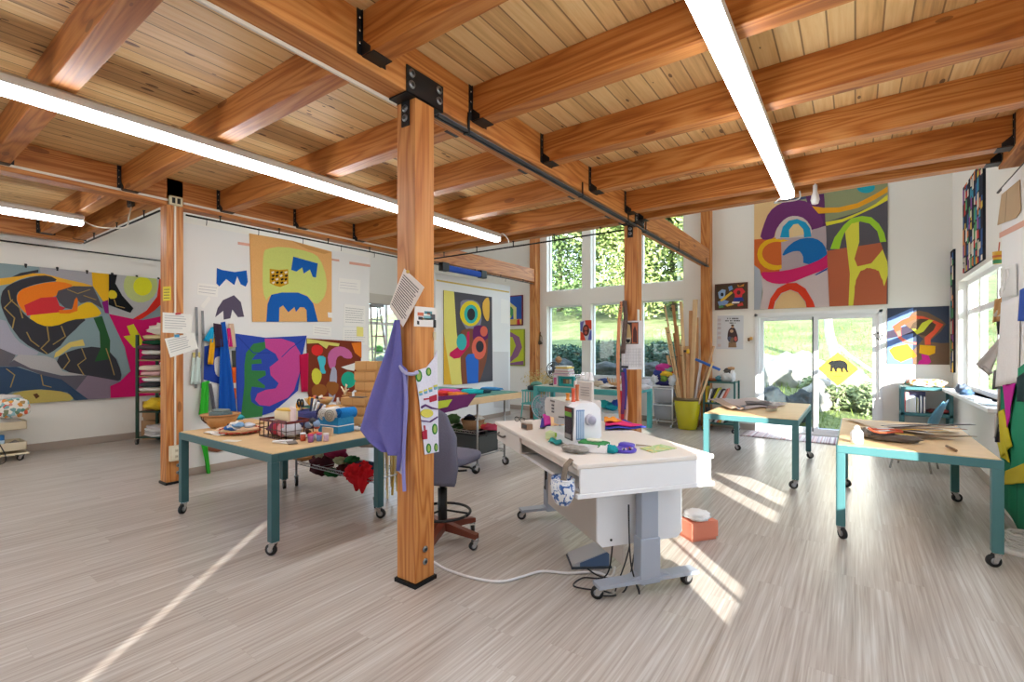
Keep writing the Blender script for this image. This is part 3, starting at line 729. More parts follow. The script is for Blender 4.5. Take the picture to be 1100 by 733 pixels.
# ---------------------------------------------------------------- quilts, paintings, papers
class Art:
    """a flat sewn or painted piece on a wall plane; outlines are traced in crop coordinates (ox, oy, scale)"""
    def __init__(s, plane, at_, th=.012, lift=0.0):
        s.pl = plane; s.at = at_; s.th = th; s.lift = lift; s.mb = MB(); s.k = 0; s.crop = (0, 0, 1.0); s.rect = None; s.fold = None
        s.n = Vector((0, -1, 0)) if plane == 'y' else (Vector((1, 0, 0)) if at_ < 0 else Vector((-1, 0, 0)))
    def w(s, p):
        x = s.crop[0] + p[0] / s.crop[2]; y = s.crop[1] + p[1] / s.crop[2]
        q = onY(x, y, s.at) if s.pl == 'y' else onX(x, y, s.at)
        return (q.x, q.z) if s.pl == 'y' else (q.y, q.z)
    def v3(s, uz, off=0.0):
        p = Vector((uz[0], s.at, uz[1])) if s.pl == 'y' else Vector((s.at, uz[0], uz[1]))
        return p + s.n * (off + s.lift)
    def base_uz(s, u0, u1, z0, z1, m):
        s.rect = (min(u0, u1), min(z0, z1), max(u0, u1), max(z0, z1)); x0, y0, x1, y1 = s.rect
        s.mb.plate([s.v3(p) for p in ((x0, y0), (x1, y0), (x1, y1), (x0, y1))], s.n, s.th, m); return s
    def base(s, p0, p1, m):
        a, b = s.w(p0), s.w(p1); return s.base_uz(a[0], b[0], a[1], b[1], m)
    def outline(s, pts, m):
        P = [s.w(p) for p in pts]; s.rect = (min(p[0] for p in P), min(p[1] for p in P), max(p[0] for p in P), max(p[1] for p in P))
        s.mb.plate([s.v3(p) for p in P], s.n, s.th, m); return s
    def p(s, c, pts, sm=0, raw=False, it=None):
        """one patch; sm = rounds of corner smoothing"""
        P = [tuple(q) for q in pts] if raw else [s.w(q) for q in pts]
        if sm: P = [(v.x, v.y) for v in smooth_poly([(a, b, 0) for a, b in P], sm)]
        if s.rect: P = clip_rect(P, *s.rect)
        Q = []
        for q in P:
            if not Q or abs(q[0] - Q[-1][0]) + abs(q[1] - Q[-1][1]) > 1e-4: Q.append(q)
        if len(Q) > 2 and abs(Q[0][0] - Q[-1][0]) + abs(Q[0][1] - Q[-1][1]) < 1e-4: Q.pop()
        if len(Q) < 3: return s
        s.k += 1; m = c if isinstance(c, bpy.types.Material) else fab(c)
        s.mb.plate([s.v3(q, s.th - .001) for q in Q], s.n, .0016 + .0005 * s.k, m); return s
    def line(s, c, pts, w, raw=False):
        P = [Vector((*(q if raw else s.w(q)), 0)) for q in pts]
        for a, b in zip(P, P[1:]):
            d = (b - a); 
            if d.length < 1e-5: continue
            t = Vector((-d.y, d.x, 0)).normalized() * w / 2; d = d.normalized() * w * .3
            s.p(c, [((a - d) + t)[:2], ((b + d) + t)[:2], ((b + d) - t)[:2], ((a - d) - t)[:2]], raw=True); s.k -= 1
        s.k += 1
        return s
    def end(s, name, lab, cat, group=None):
        return single(s.mb, name, lab, cat, group)

CH, CH2 = (62, 62, 68), (88, 86, 92)
# --- big quilt on the left wall
A = Art('x', WL + .015); A.crop = (0, 200, 4.583)
u1 = onX(196, 300, WL).y
A.base_uz(-.75, u1, onX(0, 437, WL).z + .02, onX(0, 283, WL).z, fab((138, 158, 162)))
A.p((168, 166, 172), [(190, 395), (455, 420), (455, 490), (340, 465), (200, 428)])
A.p((138, 158, 162), [(-400, 300), (190, 408), (100, 430), (30, 470), (-400, 480)])
A.p((168, 166, 180), [(-300, 640), (20, 642), (60, 732), (110, 782), (215, 830), (80, 835), (-300, 790)], 1)
A.p(CH, [(35, 458), (100, 428), (188, 412), (188, 426), (110, 442)])
A.p((230, 172, 60), [(-200, 470), (70, 450), (190, 424), (290, 452), (455, 488), (450, 505), (345, 496), (270, 468), (200, 438), (110, 452), (30, 492), (-200, 500)], 1)
A.p(CH, [(0, 560), (15, 505), (80, 468), (170, 443), (240, 440), (290, 466), (215, 475), (150, 490), (88, 518), (78, 550), (90, 595), (125, 640), (200, 686), (270, 690), (350, 655), (432, 650), (380, 692), (330, 762), (240, 828), (215, 828), (110, 770), (50, 690), (10, 610)], 1)
A.p((236, 128, 40), [(78, 548), (100, 510), (160, 490), (230, 474), (300, 470), (372, 492), (285, 520), (275, 545), (200, 552), (120, 587), (133, 635), (95, 595)], 1)
A.p((236, 190, 40), [(128, 640), (210, 622), (290, 618), (330, 625), (380, 605), (385, 590), (440, 566), (482, 600), (502, 636), (430, 652), (350, 658), (270, 692), (200, 688)], 1)
A.p((206, 56, 62), [(118, 587), (200, 550), (275, 545), (292, 590), (322, 600), (290, 622), (210, 630), (132, 638)])
A.p(CH2, [(275, 545), (285, 516), (360, 493), (455, 495), (482, 550), (505, 604), (440, 568), (396, 577), (380, 560), (350, 606), (320, 600), (290, 572)])
A.p((232, 120, 40), [(354, 607), (366, 560), (376, 548), (382, 560), (380, 615), (340, 628), (292, 628), (288, 612)])
A.p((230, 178, 40), [(450, 420), (536, 430), (532, 572), (505, 566), (455, 490)], 0)
A.p((140, 40, 120), [(500, 572), (530, 560), (534, 628), (516, 625)])
A.p((30, 32, 36), [(534, 434), (580, 436), (566, 480), (600, 540), (655, 602), (640, 625), (534, 585)], 0)
A.p((222, 200, 50), [(532, 515), (560, 513), (576, 532), (570, 555), (532, 555)], 1)
A.p((178, 178, 180), [(575, 437), (784, 452), (770, 545), (720, 612), (650, 658), (536, 632), (532, 588), (640, 625), (656, 602), (600, 540), (566, 480)], 0)
A.p((190, 200, 130), circle(690, 490, 84), 0)
A.p((224, 222, 50), circle(700, 494, 46), 0)
A.p((214, 52, 40), [(782, 452), (1000, 470), (1000, 600), (815, 560), (760, 612), (700, 652), (648, 670), (650, 656), (720, 612), (772, 545)], 0)
A.p((206, 28, 104), [(534, 630), (655, 655), (700, 660), (1000, 600), (1000, 1100), (540, 1048), (540, 985), (592, 960), (642, 912), (612, 795), (562, 690)], 0)
A.p((216, 212, 50), [(622, 690), (655, 680), (700, 760), (690, 800), (655, 795), (606, 740), (640, 735)])
A.p((138, 160, 164), [(330, 742), (400, 680), (460, 650), (534, 632), (562, 690), (612, 795), (638, 915), (600, 930), (575, 850), (480, 790), (360, 800), (300, 850), (262, 850), (290, 795)], 0)
A.p(CH, [(268, 850), (350, 806), (480, 786), (560, 830), (597, 920), (590, 966), (480, 962), (310, 912)], 1)
A.p((48, 92, 54), [(458, 650), (500, 640), (540, 760), (538, 852), (464, 864), (492, 800), (488, 720)])
A.p((222, 198, 110), [(264, 846), (272, 820), (340, 770), (405, 755), (416, 786), (350, 792), (286, 838)])
A.p((176, 174, 174), [(58, 858), (90, 830), (220, 836), (270, 852), (306, 912), (425, 932), (300, 932), (150, 898)])
A.p((100, 98, 104), [(-300, 792), (0, 800), (76, 832), (40, 888), (-300, 890)])
A.p((96, 94, 104), [(38, 888), (66, 856), (150, 898), (300, 934), (428, 932), (372, 1004), (300, 952), (210, 932), (100, 890)])
A.p((58, 78, 104), [(-300, 888), (80, 890), (210, 932), (300, 952), (372, 1006), (438, 1055), (370, 1058), (330, 1016), (200, 1000), (60, 1012), (0, 1040), (-300, 1040)])
A.p((134, 118, 134), [(428, 932), (540, 952), (592, 962), (540, 985), (542, 1043), (436, 1053), (372, 1004)])
A.p((190, 172, 96), [(-300, 1050), (40, 1038), (82, 1012), (200, 1000), (330, 1014), (368, 1056), (250, 1068), (160, 1074), (-300, 1095)], 1)
A.p((96, 64, 40), [(160, 1025), (180, 1020), (193, 1035), (176, 1048)])
gold = fab((168, 142, 88))
for L in ([(40, 515), (50, 560), (95, 600), (110, 650)], [(60, 560), (20, 600), (70, 650), (60, 700)], [(230, 690), (240, 760), (200, 800), (230, 825)], [(300, 690), (320, 740), (260, 780)], [(130, 720), (150, 760), (190, 790)], [(320, 820), (340, 860), (310, 900)], [(400, 800), (420, 850), (380, 880), (410, 930)], [(330, 510), (380, 530), (440, 510)], [(410, 540), (470, 560)], [(560, 560), (570, 590), (610, 600)], [(30, 900), (70, 930), (50, 990)], [(200, 930), (210, 980), (250, 990)], [(520, 800), (540, 860), (560, 930)]):
    A.line(gold, L, .012); A.k -= 1
A.end('hanging_quilt', 'huge abstract quilt with orange and charcoal forms covering the far white wall', 'quilt')
# pins along its top
for i, x in enumerate((125, 280, 426, 550, 671, 778)):
    p = onX(x / 4.583, 200 + (384 + .1 * x) / 4.583, WL)
    mb = MB(); mb.bb((WL, p.y - .012, p.z - .02), (WL + .03, p.y + .012, p.z + .04), black, .004); mb.cyl((WL + .03, p.y, p.z + .02), (WL + .042, p.y, p.z + .02), .014, black)
    single(mb, 'quilt_clip', 'small black clip pinning the top edge of the huge quilt to the wall', 'clip', 'clips of the huge quilt')

# --- orange quilt with lime field on the partition
B = Art('x', PX + .004); B.crop = (180, 220, 4.583)
B.outline([(402, 142), (612, 178), (806, 232), (806, 576), (417, 577)], fab((228, 176, 112)))
B.p((204, 214, 120), [(480, 218), (560, 205), (700, 232), (748, 262), (782, 360), (778, 440), (745, 488), (715, 487), (690, 448), (640, 434), (540, 433), (492, 452), (486, 478), (466, 430), (466, 300), (470, 240)], 1)
B.p((30, 96, 178), [(616, 256), (737, 290), (728, 360), (712, 356), (698, 320), (668, 340), (660, 310), (632, 330), (606, 322)])
B.p((30, 96, 178), [(484, 577), (490, 490), (508, 444), (560, 433), (640, 433), (686, 452), (715, 488), (738, 577), (684, 577), (682, 520), (670, 506), (650, 505), (630, 528), (622, 505), (592, 530), (566, 496), (548, 508), (546, 577)])
B.p((190, 146, 30), [(500, 316), (546, 322), (591, 318), (592, 390), (552, 406), (528, 400), (500, 386)])
rg = random.Random(3)
for i in range(16):
    x, y = 508 + (i % 4) * 21 + rg.uniform(-3, 3), 332 + (i // 4) * 17; B.p((40, 34, 26) if i % 3 else (222, 214, 190), [(x, y), (x + 14, y - 5), (x + 16, y + 3), (x + 6, y + 9)]); B.k -= 1
B.p((210, 158, 96), [(612, 180), (800, 236), (770, 243), (690, 222)])
B.end('hanging_quilt', 'orange quilt with a lime field and blue jagged shapes pinned high on the partition', 'quilt')
def cutout(plane, at_, crop, pts, c, lab, sm=0, name='fabric_cutout', extra=()):
    a = Art(plane, at_, .004, .002); a.crop = crop; a.outline(pts, fab(c))
    for e_ in extra: a.p(*e_)
    return a.end(name, lab, 'fabric piece')
E_ = (180, 220, 4.583)
cutout('x', PX, E_, [(242, 312), (268, 322), (330, 332), (388, 324), (394, 380), (384, 404), (360, 392), (342, 352), (328, 396), (288, 366), (254, 403), (240, 388)], (28, 92, 176), 'blue jagged cutout pinned on the white partition left of the orange quilt')
cutout('x', PX, E_, [(234, 554), (246, 510), (272, 470), (326, 446), (360, 480), (376, 552), (346, 554), (318, 516), (308, 560), (276, 566), (274, 522)], (92, 84, 104), 'grey scalloped cutout pinned below the blue jagged one')
tape = mat((222, 170, 152), .6)
def strip_tape(plane, at_, crop, a, b, w, m, lab):
    A_ = Art(plane, at_, .002, .001); A_.crop = crop; A_.line(m, [a, b], w); return A_.end('tape_strip', lab, 'tape')
strip_tape('x', PX, E_, (350, 190), (402, 198), .035, tape, 'short pink tape strip left of the orange quilt')
strip_tape('x', PX, E_, (806, 270), (842, 275), .03, tape, 'short pink tape strip touching the right edge of the orange quilt')
strip_tape('x', PX, E_, (898, 287), (994, 301), .04, tape, 'long pink tape strip near the partition edge beside the ladder')
F_ = (380, 280, 6.111)
strip_tape('x', PX - .0, F_, (545, 130), (1018, 208), .03, mat((216, 184, 92), .6), 'yellow tape line above the dark quilt on the farther partition')
paper = mat((240, 239, 234), .8); inkm = mat((84, 84, 92), .8)
def sheet(plane, at_, crop, pts, lab, rows=6, ink=inkm, seed=1, m=paper, name='paper_note', lift=.002, lw=.35, margin=.12, cat='paper', fill=.8):
    """sheet of paper with lines of handwriting between its top and bottom edges (pts: tl, tr, br, bl)"""
    a = Art(plane, at_, .002, lift); a.crop = crop; a.outline(pts, m); rg = random.Random(seed)
    tl, tr, br, bl = [Vector((*a.w(p), 0)) for p in pts[:4]]
    if rows:
        h = (bl - tl).length / rows * (1 - 2 * margin)
        for r_ in range(rows):
            v = margin + (1 - 2 * margin) * (r_ + .5) / rows; u = .08
            L0, R0 = tl.lerp(bl, v), tr.lerp(br, v); end = rg.uniform(fill, .93)
            while u < end:
                wd = rg.uniform(.04, .13); q0, q1 = L0.lerp(R0, u), L0.lerp(R0, min(end, u + wd)); a.line(ink, [q0[:2], q1[:2]], h * lw, raw=True); a.k -= 1; u += wd + .025
    a.rect = None
    return a.end(name, lab, cat)
sheet('x', PX, E_, [(148, 386), (250, 396), (246, 456), (144, 442)], 'small white note pinned left of the grey scalloped cutout', 3, mat((190, 190, 196), .8), seed=2, lw=.2)
sheet('x', PX, E_, [(160, 500), (200, 450), (214, 462), (178, 512)], 'tilted narrow slip pinned beside the small white note', 0)
sheet('x', PX, E_, [(842, 360), (950, 372), (946, 440), (838, 428)], 'faint sketch sheet right of the orange quilt', 3, mat((206, 206, 210), .8), seed=4, margin=.2, lw=.2)
sheet('x', PX, E_, [(716, 592), (806, 604), (804, 650), (714, 640)], 'small note pinned below the orange quilt', 3, mat((200, 190, 194), .8), seed=5, lw=.2)
sheet('x', PX, E_, [(868, 488), (972, 500), (974, 600), (866, 596)], 'sheet of scribbled black handwriting near the partition edge', 7, mat((140, 140, 146), .8), seed=6, lw=.16)
sheet('x', PX, E_, [(862, 604), (980, 606), (984, 690), (862, 690)], 'sheet with pencil scrawls below the black handwriting', 6, mat((170, 170, 176), .8), seed=7, lw=.15)
sheet('x', PX, E_, [(930, 600), (962, 604), (962, 650), (930, 648)], 'small yellow paper patch over the scrawled sheet', 0, m=mat((236, 226, 130), .8), lift=.006)
sheet('x', PX, E_, [(784, 530), (806, 532), (806, 558), (786, 556)], 'tiny white tag on the lower corner of the orange quilt', 0, lift=.02)
sheet('x', PX - 0, F_, [(966, 250), (1016, 262), (1018, 415), (966, 410)], 'white sheet pinned right of the dark quilt', 0)
sheet('x', PX - 0, F_, [(915, 598), (1016, 600), (1016, 972), (920, 965)], 'grey white lining panel under the white sheet', 0, m=mat((214, 212, 210), .85))
# --- dark quilt with ringed shapes on the farther partition
Q = Art('x', PX + .004); Q.crop = F_
Q.outline([(588, 195), (904, 240), (910, 791), (735, 810), (590, 815)], fab((86, 84, 90)))
Q.p((222, 176, 60), [(588, 440), (600, 560), (640, 815), (588, 815)])
Q.p((226, 216, 118), [(588, 195), (655, 203), (672, 470), (730, 820), (640, 820), (600, 560), (588, 470)])
Q.p((140, 138, 152), [(690, 280), (720, 255), (800, 262), (830, 300), (838, 420), (800, 450), (715, 450)], 1)
Q.p((226, 206, 50), circle(763, 348, 70, 84), 0); Q.p((60, 178, 172), circle(766, 352, 45, 62)); Q.p((60, 58, 62), circle(767, 354, 26, 40))
Q.p((226, 178, 78), [(838, 290), (862, 245), (888, 244), (888, 360), (878, 408), (850, 370)], 1)
Q.p((132, 82, 62), [(690, 470), (740, 445), (800, 450), (880, 480), (872, 640), (845, 730), (800, 860), (715, 870), (700, 740), (698, 640)], 1)
Q.p((104, 44, 96), [(780, 440), (800, 426), (845, 425), (880, 470), (876, 520), (800, 545), (776, 520)], 1)
Q.p((202, 40, 92), [(740, 470), (755, 465), (756, 560), (690, 640), (655, 645), (625, 625), (628, 605), (690, 560), (735, 530)], 0)
Q.p((66, 178, 176), circle(704, 535, 33, 54)); Q.p((222, 108, 88), circle(850, 465, 24, 34)); Q.p((222, 108, 88), circle(818, 574, 47, 76)); Q.p((60, 58, 66), circle(823, 565, 26, 38))
Q.p((52, 108, 196), [(730, 640), (745, 615), (785, 612), (790, 640), (815, 655), (812, 840), (745, 855)])
Q.end('hanging_quilt', 'dark grey quilt with ringed yellow and coral shapes on the farther partition', 'quilt')
# --- blue green pink hanging cloth and brown quilt low on the partition, big shaped sheets
def hang(plane, at_, crop, pts4, m, amp=.012, nu=14, nv=14, folds=5, th=.004, off=.012, sag=0.0, mf=None, ph=0.0):
    """cloth hanging between four traced corners (tl, tr, br, bl) with soft vertical folds"""
    a = Art(plane, at_); a.crop = crop; tl, tr, br, bl = [Vector(a.v3(a.w(p))) for p in pts4]
    def fn(u, v):
        p = tl.lerp(tr, u).lerp(bl.lerp(br, u), v); k = .25 + .75 * v
        return p + a.n * (off + amp * k * (1 + math.sin(folds * 2 * PI * u + ph + v * 1.3)) * .5) + Vector((0, 0, -sag * math.sin(PI * u) * (1 - v)))
    mb = MB(); mb.grid(fn, nu, nv, m, th, mf); return mb
Bl = Art('x', PX + .006, .012); Bl.crop = (180, 340, 4.583)
Bl.outline([(333, 85), (480, 105), (683, 95), (660, 200), (640, 365), (520, 470), (440, 495), (345, 490), (340, 400)], fab((52, 78, 172)))
Bl.p((60, 128, 74), [(480, 125), (482, 156), (430, 190), (412, 214), (458, 210), (462, 232), (412, 236), (412, 266), (480, 268), (482, 290), (440, 312), (478, 342), (476, 354), (412, 346), (405, 380), (410, 420), (440, 440), (468, 446), (460, 520), (356, 520), (360, 480), (376, 340), (376, 240), (384, 180), (420, 135)], 0)
Bl.p((196, 76, 148), [(476, 110), (560, 110), (620, 130), (650, 180), (650, 270), (620, 365), (590, 400), (500, 442), (450, 436), (428, 412), (440, 380), (480, 362), (530, 355), (545, 330), (505, 290), (500, 250), (545, 215), (530, 185), (480, 155)], 0)
for L in ([(345, 100), (420, 180), (500, 180)], [(670, 110), (600, 160), (560, 200)]): Bl.line(fab((44, 66, 150)), L, .012)
Bl.end('hanging_cloth', 'blue cloth with green comb and pink wave shapes behind the crowded worktable', 'cloth')
mb = hang('x', PX, (180, 340, 4.583), [(645, 190), (690, 180), (688, 370), (650, 372)], fab((186, 26, 72)), .03, 6, 8, 1.5); single(mb, 'hanging_cloth', 'crimson cloth strip between the blue cloth and the brown quilt', 'cloth')
Br = Art('x', PX + .006, .012); Br.crop = (180, 340, 4.583)
Br.outline([(684, 108), (952, 124), (948, 330), (860, 420), (700, 420), (686, 360)], fab((122, 56, 38)))
Br.p((212, 206, 110), [(684, 110), (844, 134), (840, 148), (790, 142), (780, 160), (740, 132), (684, 134)])
Br.p((224, 52, 50), [(706, 150), (730, 138), (762, 150), (762, 182), (735, 198), (706, 182)], 1)
Br.p((76, 188, 204), [(732, 194), (775, 196), (776, 230), (766, 250), (780, 282), (752, 282), (745, 240)], 1)
Br.p((212, 208, 70), [(706, 272), (728, 250), (756, 275), (755, 310), (735, 342), (710, 320)], 1)
Br.p((196, 104, 156), [(790, 240), (784, 190), (810, 155), (856, 146), (900, 170), (910, 208), (870, 208), (850, 190), (828, 205), (824, 250), (800, 262)], 1)
Br.p((226, 122, 40), [(902, 132), (952, 128), (952, 205), (920, 180)])
Br.p((170, 172, 190), [(800, 250), (828, 250), (832, 320), (818, 420), (788, 420)], 1)
Br.p((226, 224, 218), [(852, 250), (930, 226), (915, 268), (880, 262)])
Br.p((40, 166, 138), circle(888, 312, 36, 40)); Br.p((150, 92, 44), [(706, 340), (760, 330), (790, 360), (760, 400), (710, 400)], 1); Br.p((150, 92, 44), [(770, 320), (838, 322), (838, 370), (800, 400)], 1)
Br.end('hanging_quilt', 'brown quilt with red, yellow and pink shapes above the cardboard boxes', 'quilt')
# blue and white shaped sheets beside the post, with hung scraps
S1 = Art('x', PX + .003, .006); S1.crop = (180, 340, 4.583)
S1.outline([(172, 150), (300, 120), (300, 330), (262, 336), (158, 305)], fab((44, 74, 170)))
S1.p((232, 230, 228), [(228, 220), (236, 200), (270, 195), (272, 290), (250, 300), (232, 280)], 1); S1.p((232, 230, 228), [(265, 170), (275, 150), (290, 150), (290, 198), (268, 196)], 1)
S1.end('hanging_cloth', 'royal blue cloth with white oval pinned beside the conduit post', 'cloth')
cr = (180, 340, 4.583)
mb = hang('x', PX, cr, [(196, 338), (262, 336), (240, 470), (204, 470)], fab((226, 226, 224)), .02, 6, 8, 2); single(mb, 'hanging_cloth', 'white cloth hanging below the royal blue cloth', 'cloth')
mb = hang('x', PX, cr, [(256, 30), (276, 26), (335, 480), (235, 470)], fab((30, 92, 182)), .05, 14, 12, 2.5, off=.03); single(mb, 'hanging_cloth', 'long bright blue cloth draped in a cone behind the wooden bowl', 'cloth')
mb = hang('x', PX, cr, [(216, 34), (256, 40), (262, 150), (222, 156)], fab((62, 46, 60)), .03, 6, 8, 2, off=.045); single(mb, 'hanging_cloth', 'dark plum cloth scrap pinned at the top of the blue scraps', 'cloth')
mb = hang('x', PX, cr, [(205, 54), (222, 52), (212, 130), (164, 118)], fab((34, 158, 206)), .02, 6, 6, 2, off=.045); single(mb, 'hanging_cloth', 'sky blue cloth scrap pinned beside the plum scrap', 'cloth')
mb = hang('x', PX, cr, [(200, 112), (226, 106), (214, 238), (182, 234)], fab((226, 168, 36)), .03, 6, 8, 1.5, off=.05); single(mb, 'hanging_cloth', 'mustard yellow cloth scrap hanging below the sky blue scrap', 'cloth')
mb = hang('x', PX, cr, [(294, 36), (318, 36), (332, 150), (288, 166)], fab((216, 186, 160)), .02, 6, 8, 1.5, off=.03); single(mb, 'hanging_cloth', 'patterned cream cloth scrap next to the long blue cloth', 'cloth')
mb = hang('x', PX, cr, [(284, 60), (300, 58), (312, 150), (290, 150)], fab((200, 40, 120)), .02, 5, 8, 1.5, off=.04); single(mb, 'hanging_cloth', 'pink cloth scrap pinned next to the long blue cloth', 'cloth')
mb = hang('x', PX, cr, [(312, 168), (334, 168), (334, 250), (316, 250)], fab((74, 76, 70)), .01, 4, 5, 1); single(mb, 'hanging_cloth', 'dark olive cloth strip above the orange strip', 'cloth')
mb = hang('x', PX, cr, [(314, 250), (334, 250), (334, 405), (318, 405)], fab((222, 98, 40)), .01, 4, 6, 1, mf=lambda u, v: fab((228, 226, 222)) if .45 < v < .68 else fab((222, 98, 40))); single(mb, 'hanging_cloth', 'orange and white cloth strip at the edge of the blue cloth', 'cloth')
mb = hang('x', PX, cr, [(318, 405), (334, 405), (336, 480), (322, 480)], fab((132, 44, 40)), .01, 4, 5, 1); single(mb, 'hanging_cloth', 'brick red cloth strip below the orange strip', 'cloth')
mb = hang('x', PX, cr, [(160, 325), (200, 315), (190, 500), (140, 480)], fab((64, 190, 62)), .07, 10, 14, 2.5, off=.03, ph=1.0); single(mb, 'hanging_cloth', 'crumpled bright green cloth hanging beside the worktable corner', 'cloth')
mb = hang('x', PX, cr, [(150, 590), (185, 580), (197, 780), (186, 782)], fab((64, 190, 62)), .06, 8, 12, 2.5, off=.03); single(mb, 'hanging_cloth', 'bright green cloth tail trailing to the floor under the worktable', 'cloth')
mb = hang('x', PX, cr, [(190, 330), (206, 330), (228, 460), (205, 455)], fab((96, 96, 104)), .03, 6, 8, 1.5, off=.05); single(mb, 'hanging_cloth', 'grey cloth scrap beside the bright green cloth', 'cloth')
mb = hang('x', PX, cr, [(118, 195), (160, 200), (156, 332), (104, 336)], fab((206, 224, 220)), .03, 8, 8, 2); single(mb, 'hanging_cloth', 'pale mint cloth hanging right of the conduit post', 'cloth')
mb = hang('x', PX, cr, [(120, 178), (158, 176), (158, 204), (120, 204)], fab((218, 206, 140)), .01, 4, 4, 1); single(mb, 'hanging_cloth', 'pale yellow cloth scrap above the mint cloth', 'cloth')
a = Art('x', PX, .01, .004); a.crop = (180, 340, 4.583)
a.outline([(182, 610), (310, 625), (300, 655), (240, 668), (200, 662)], mat((126, 74, 52), .5)); a.end('cutting_board', 'reddish brown board leaning on the partition under the worktable', 'board')
t = Art('x', PX, .012, .004); t.crop = E_; 
for xx, lab in ((138, 'left'), (168, 'right')):
    a = Art('x', PX, .014, .006); a.crop = E_; a.line(mat((128, 128, 130), .45, .6), [(xx, 508 + (xx - 138) * .6), (xx + 4, 640), (xx - 2, 900)], .028)
    a.end('metal_rule', 'grey metal rule hanging beside the conduit post, nearer the ' + ('post' if lab == 'left' else 'blue scraps'), 'rule')

# --- back wall: big quilt over the door, small quilt, framed picture, poster
W_ = Art('y', WB - .002); W_.crop = (800, 190, 6.111)
W_.base_uz(onY(810.3, 300, WB).x, onY(953.6, 300, WB).x, onY(880, 330, WB).z, 4.42, fab((150, 152, 124)))
W_.p((224, 190, 138), [(40, -60), (320, -60), (320, 415), (60, 415)]); W_.p((206, 104, 52), [(40, 415), (330, 390), (330, 640), (60, 640)])
W_.p((70, 80, 110), [(190, 165), (430, 125), (430, 140), (300, 165), (200, 178)]); W_.p((176, 160, 164), [(230, 400), (545, 320), (545, 640), (230, 640)])
W_.p((96, 52, 100), [(400, 130), (520, 112), (540, 320), (440, 350), (420, 200)]); W_.p((172, 178, 188), [(50, 570), (100, 610), (118, 700), (112, 780), (105, 880), (50, 880)])
W_.p((206, 190, 190), [(110, 650), (545, 580), (558, 870), (100, 870), (120, 760)]); W_.p((112, 56, 108), [(98, 415), (120, 330), (160, 230), (230, 175), (330, 150), (420, 165), (490, 230), (525, 325), (445, 350), (420, 300), (350, 262), (290, 262), (240, 300), (205, 350), (192, 412)], 1)
W_.p((206, 192, 184), [(195, 412), (215, 330), (270, 270), (330, 255), (400, 275), (446, 350), (430, 395), (240, 405)], 1); W_.p((38, 150, 194), [(232, 400), (250, 330), (290, 290), (345, 278), (400, 300), (430, 340), (438, 395), (390, 400), (384, 345), (350, 310), (320, 315), (292, 350), (294, 400)], 0)
W_.p((224, 196, 146), [(294, 402), (292, 350), (322, 314), (350, 310), (384, 346), (390, 380)], 0)
W_.p((228, 178, 40), circle(195, 510, 112, 104, 20), 0); W_.p((206, 104, 52), circle(215, 505, 100, 78, 20), 0); W_.p((228, 178, 40), [(250, 410), (325, 430), (250, 500), (243, 470), (280, 435), (240, 425)])
W_.p((176, 160, 164), [(240, 430), (545, 380), (545, 620), (245, 625)]); W_.p((32, 106, 172), [(240, 528), (270, 470), (340, 415), (430, 398), (500, 420), (540, 480), (542, 560), (385, 582), (384, 520), (360, 488), (310, 492)], 1)
W_.p((176, 160, 164), [(246, 610), (246, 530), (310, 494), (360, 490), (384, 525), (384, 590)]); W_.p((206, 44, 104), [(100, 625), (190, 628), (330, 606), (470, 560), (540, 515), (566, 478), (622, 476), (590, 545), (540, 605), (420, 650), (300, 700), (200, 706), (130, 680)], 1)
W_.p((42, 84, 160), [(460, 645), (545, 598), (540, 612), (470, 648)])
W_.p((216, 66, 42), [(150, 880), (170, 800), (215, 735), (280, 700), (340, 698), (400, 735), (450, 820), (470, 880), (410, 880), (400, 820), (350, 760), (300, 742), (240, 765), (200, 820), (185, 880)], 0)
W_.p((224, 190, 138), [(190, 880), (204, 825), (245, 768), (300, 746), (350, 765), (398, 825), (408, 880)])
W_.p((142, 148, 112), [(515, -80), (950, -80), (950, 130), (780, 230), (530, 300)]); W_.p((94, 90, 98), [(532, 300), (740, 235), (860, 180), (950, 130), (950, 880), (900, 880), (540, 480)])
W_.p((44, 158, 176), circle(795, 72, 60, 38)); W_.p((228, 162, 44), [(442, 195), (520, 206), (620, 203), (740, 175), (850, 120), (945, 62), (945, 98), (850, 155), (740, 208), (620, 236), (485, 244)])
W_.p((222, 216, 64), [(530, 300), (640, 280), (760, 232), (860, 180), (950, 110), (950, 150), (850, 205), (740, 255), (640, 300), (536, 324)])
W_.p((184, 102, 72), [(540, 490), (680, 465), (890, 430), (935, 560), (930, 880), (558, 880)]); W_.p((94, 90, 98), [(535, 480), (540, 325), (760, 290), (900, 330), (920, 430), (700, 465)])
W_.p((222, 216, 78), [(655, 330), (700, 295), (750, 295), (752, 430), (720, 540), (740, 590), (830, 570), (905, 480), (935, 560), (942, 640), (915, 720), (880, 620), (820, 600), (760, 620), (730, 680), (708, 880), (680, 880), (690, 640), (675, 500)], 0)
W_.p((160, 206, 58), [(562, 476), (590, 400), (650, 320), (700, 275), (770, 260), (830, 268), (880, 310), (915, 370), (928, 428), (888, 432), (870, 360), (820, 310), (760, 296), (700, 310), (655, 370), (635, 420), (622, 476)], 0)
W_.p((184, 102, 72), [(718, 880), (722, 720), (750, 640), (800, 600), (860, 610), (905, 680), (915, 740), (900, 880)], 0)
W_.end('hanging_quilt', 'tall quilt of purple, blue and lime arches above the garden door', 'quilt')
V = Art('y', WB - .002); V.crop = (930, 290, 6.47)
V.base((150, 268), (580, 660), fab((72, 80, 98))); V.p((112, 138, 190), [(150, 340), (330, 262), (330, 440), (150, 520), (150, 660), (310, 660), (310, 430), (150, 450)]); V.p((112, 138, 190), [(150, 480), (330, 430), (325, 660), (150, 660)])  # pale blue patches are the sunlit area of the quilt, put into the colour
V.p((74, 66, 82), [(150, 430), (380, 360), (380, 430), (150, 480)])
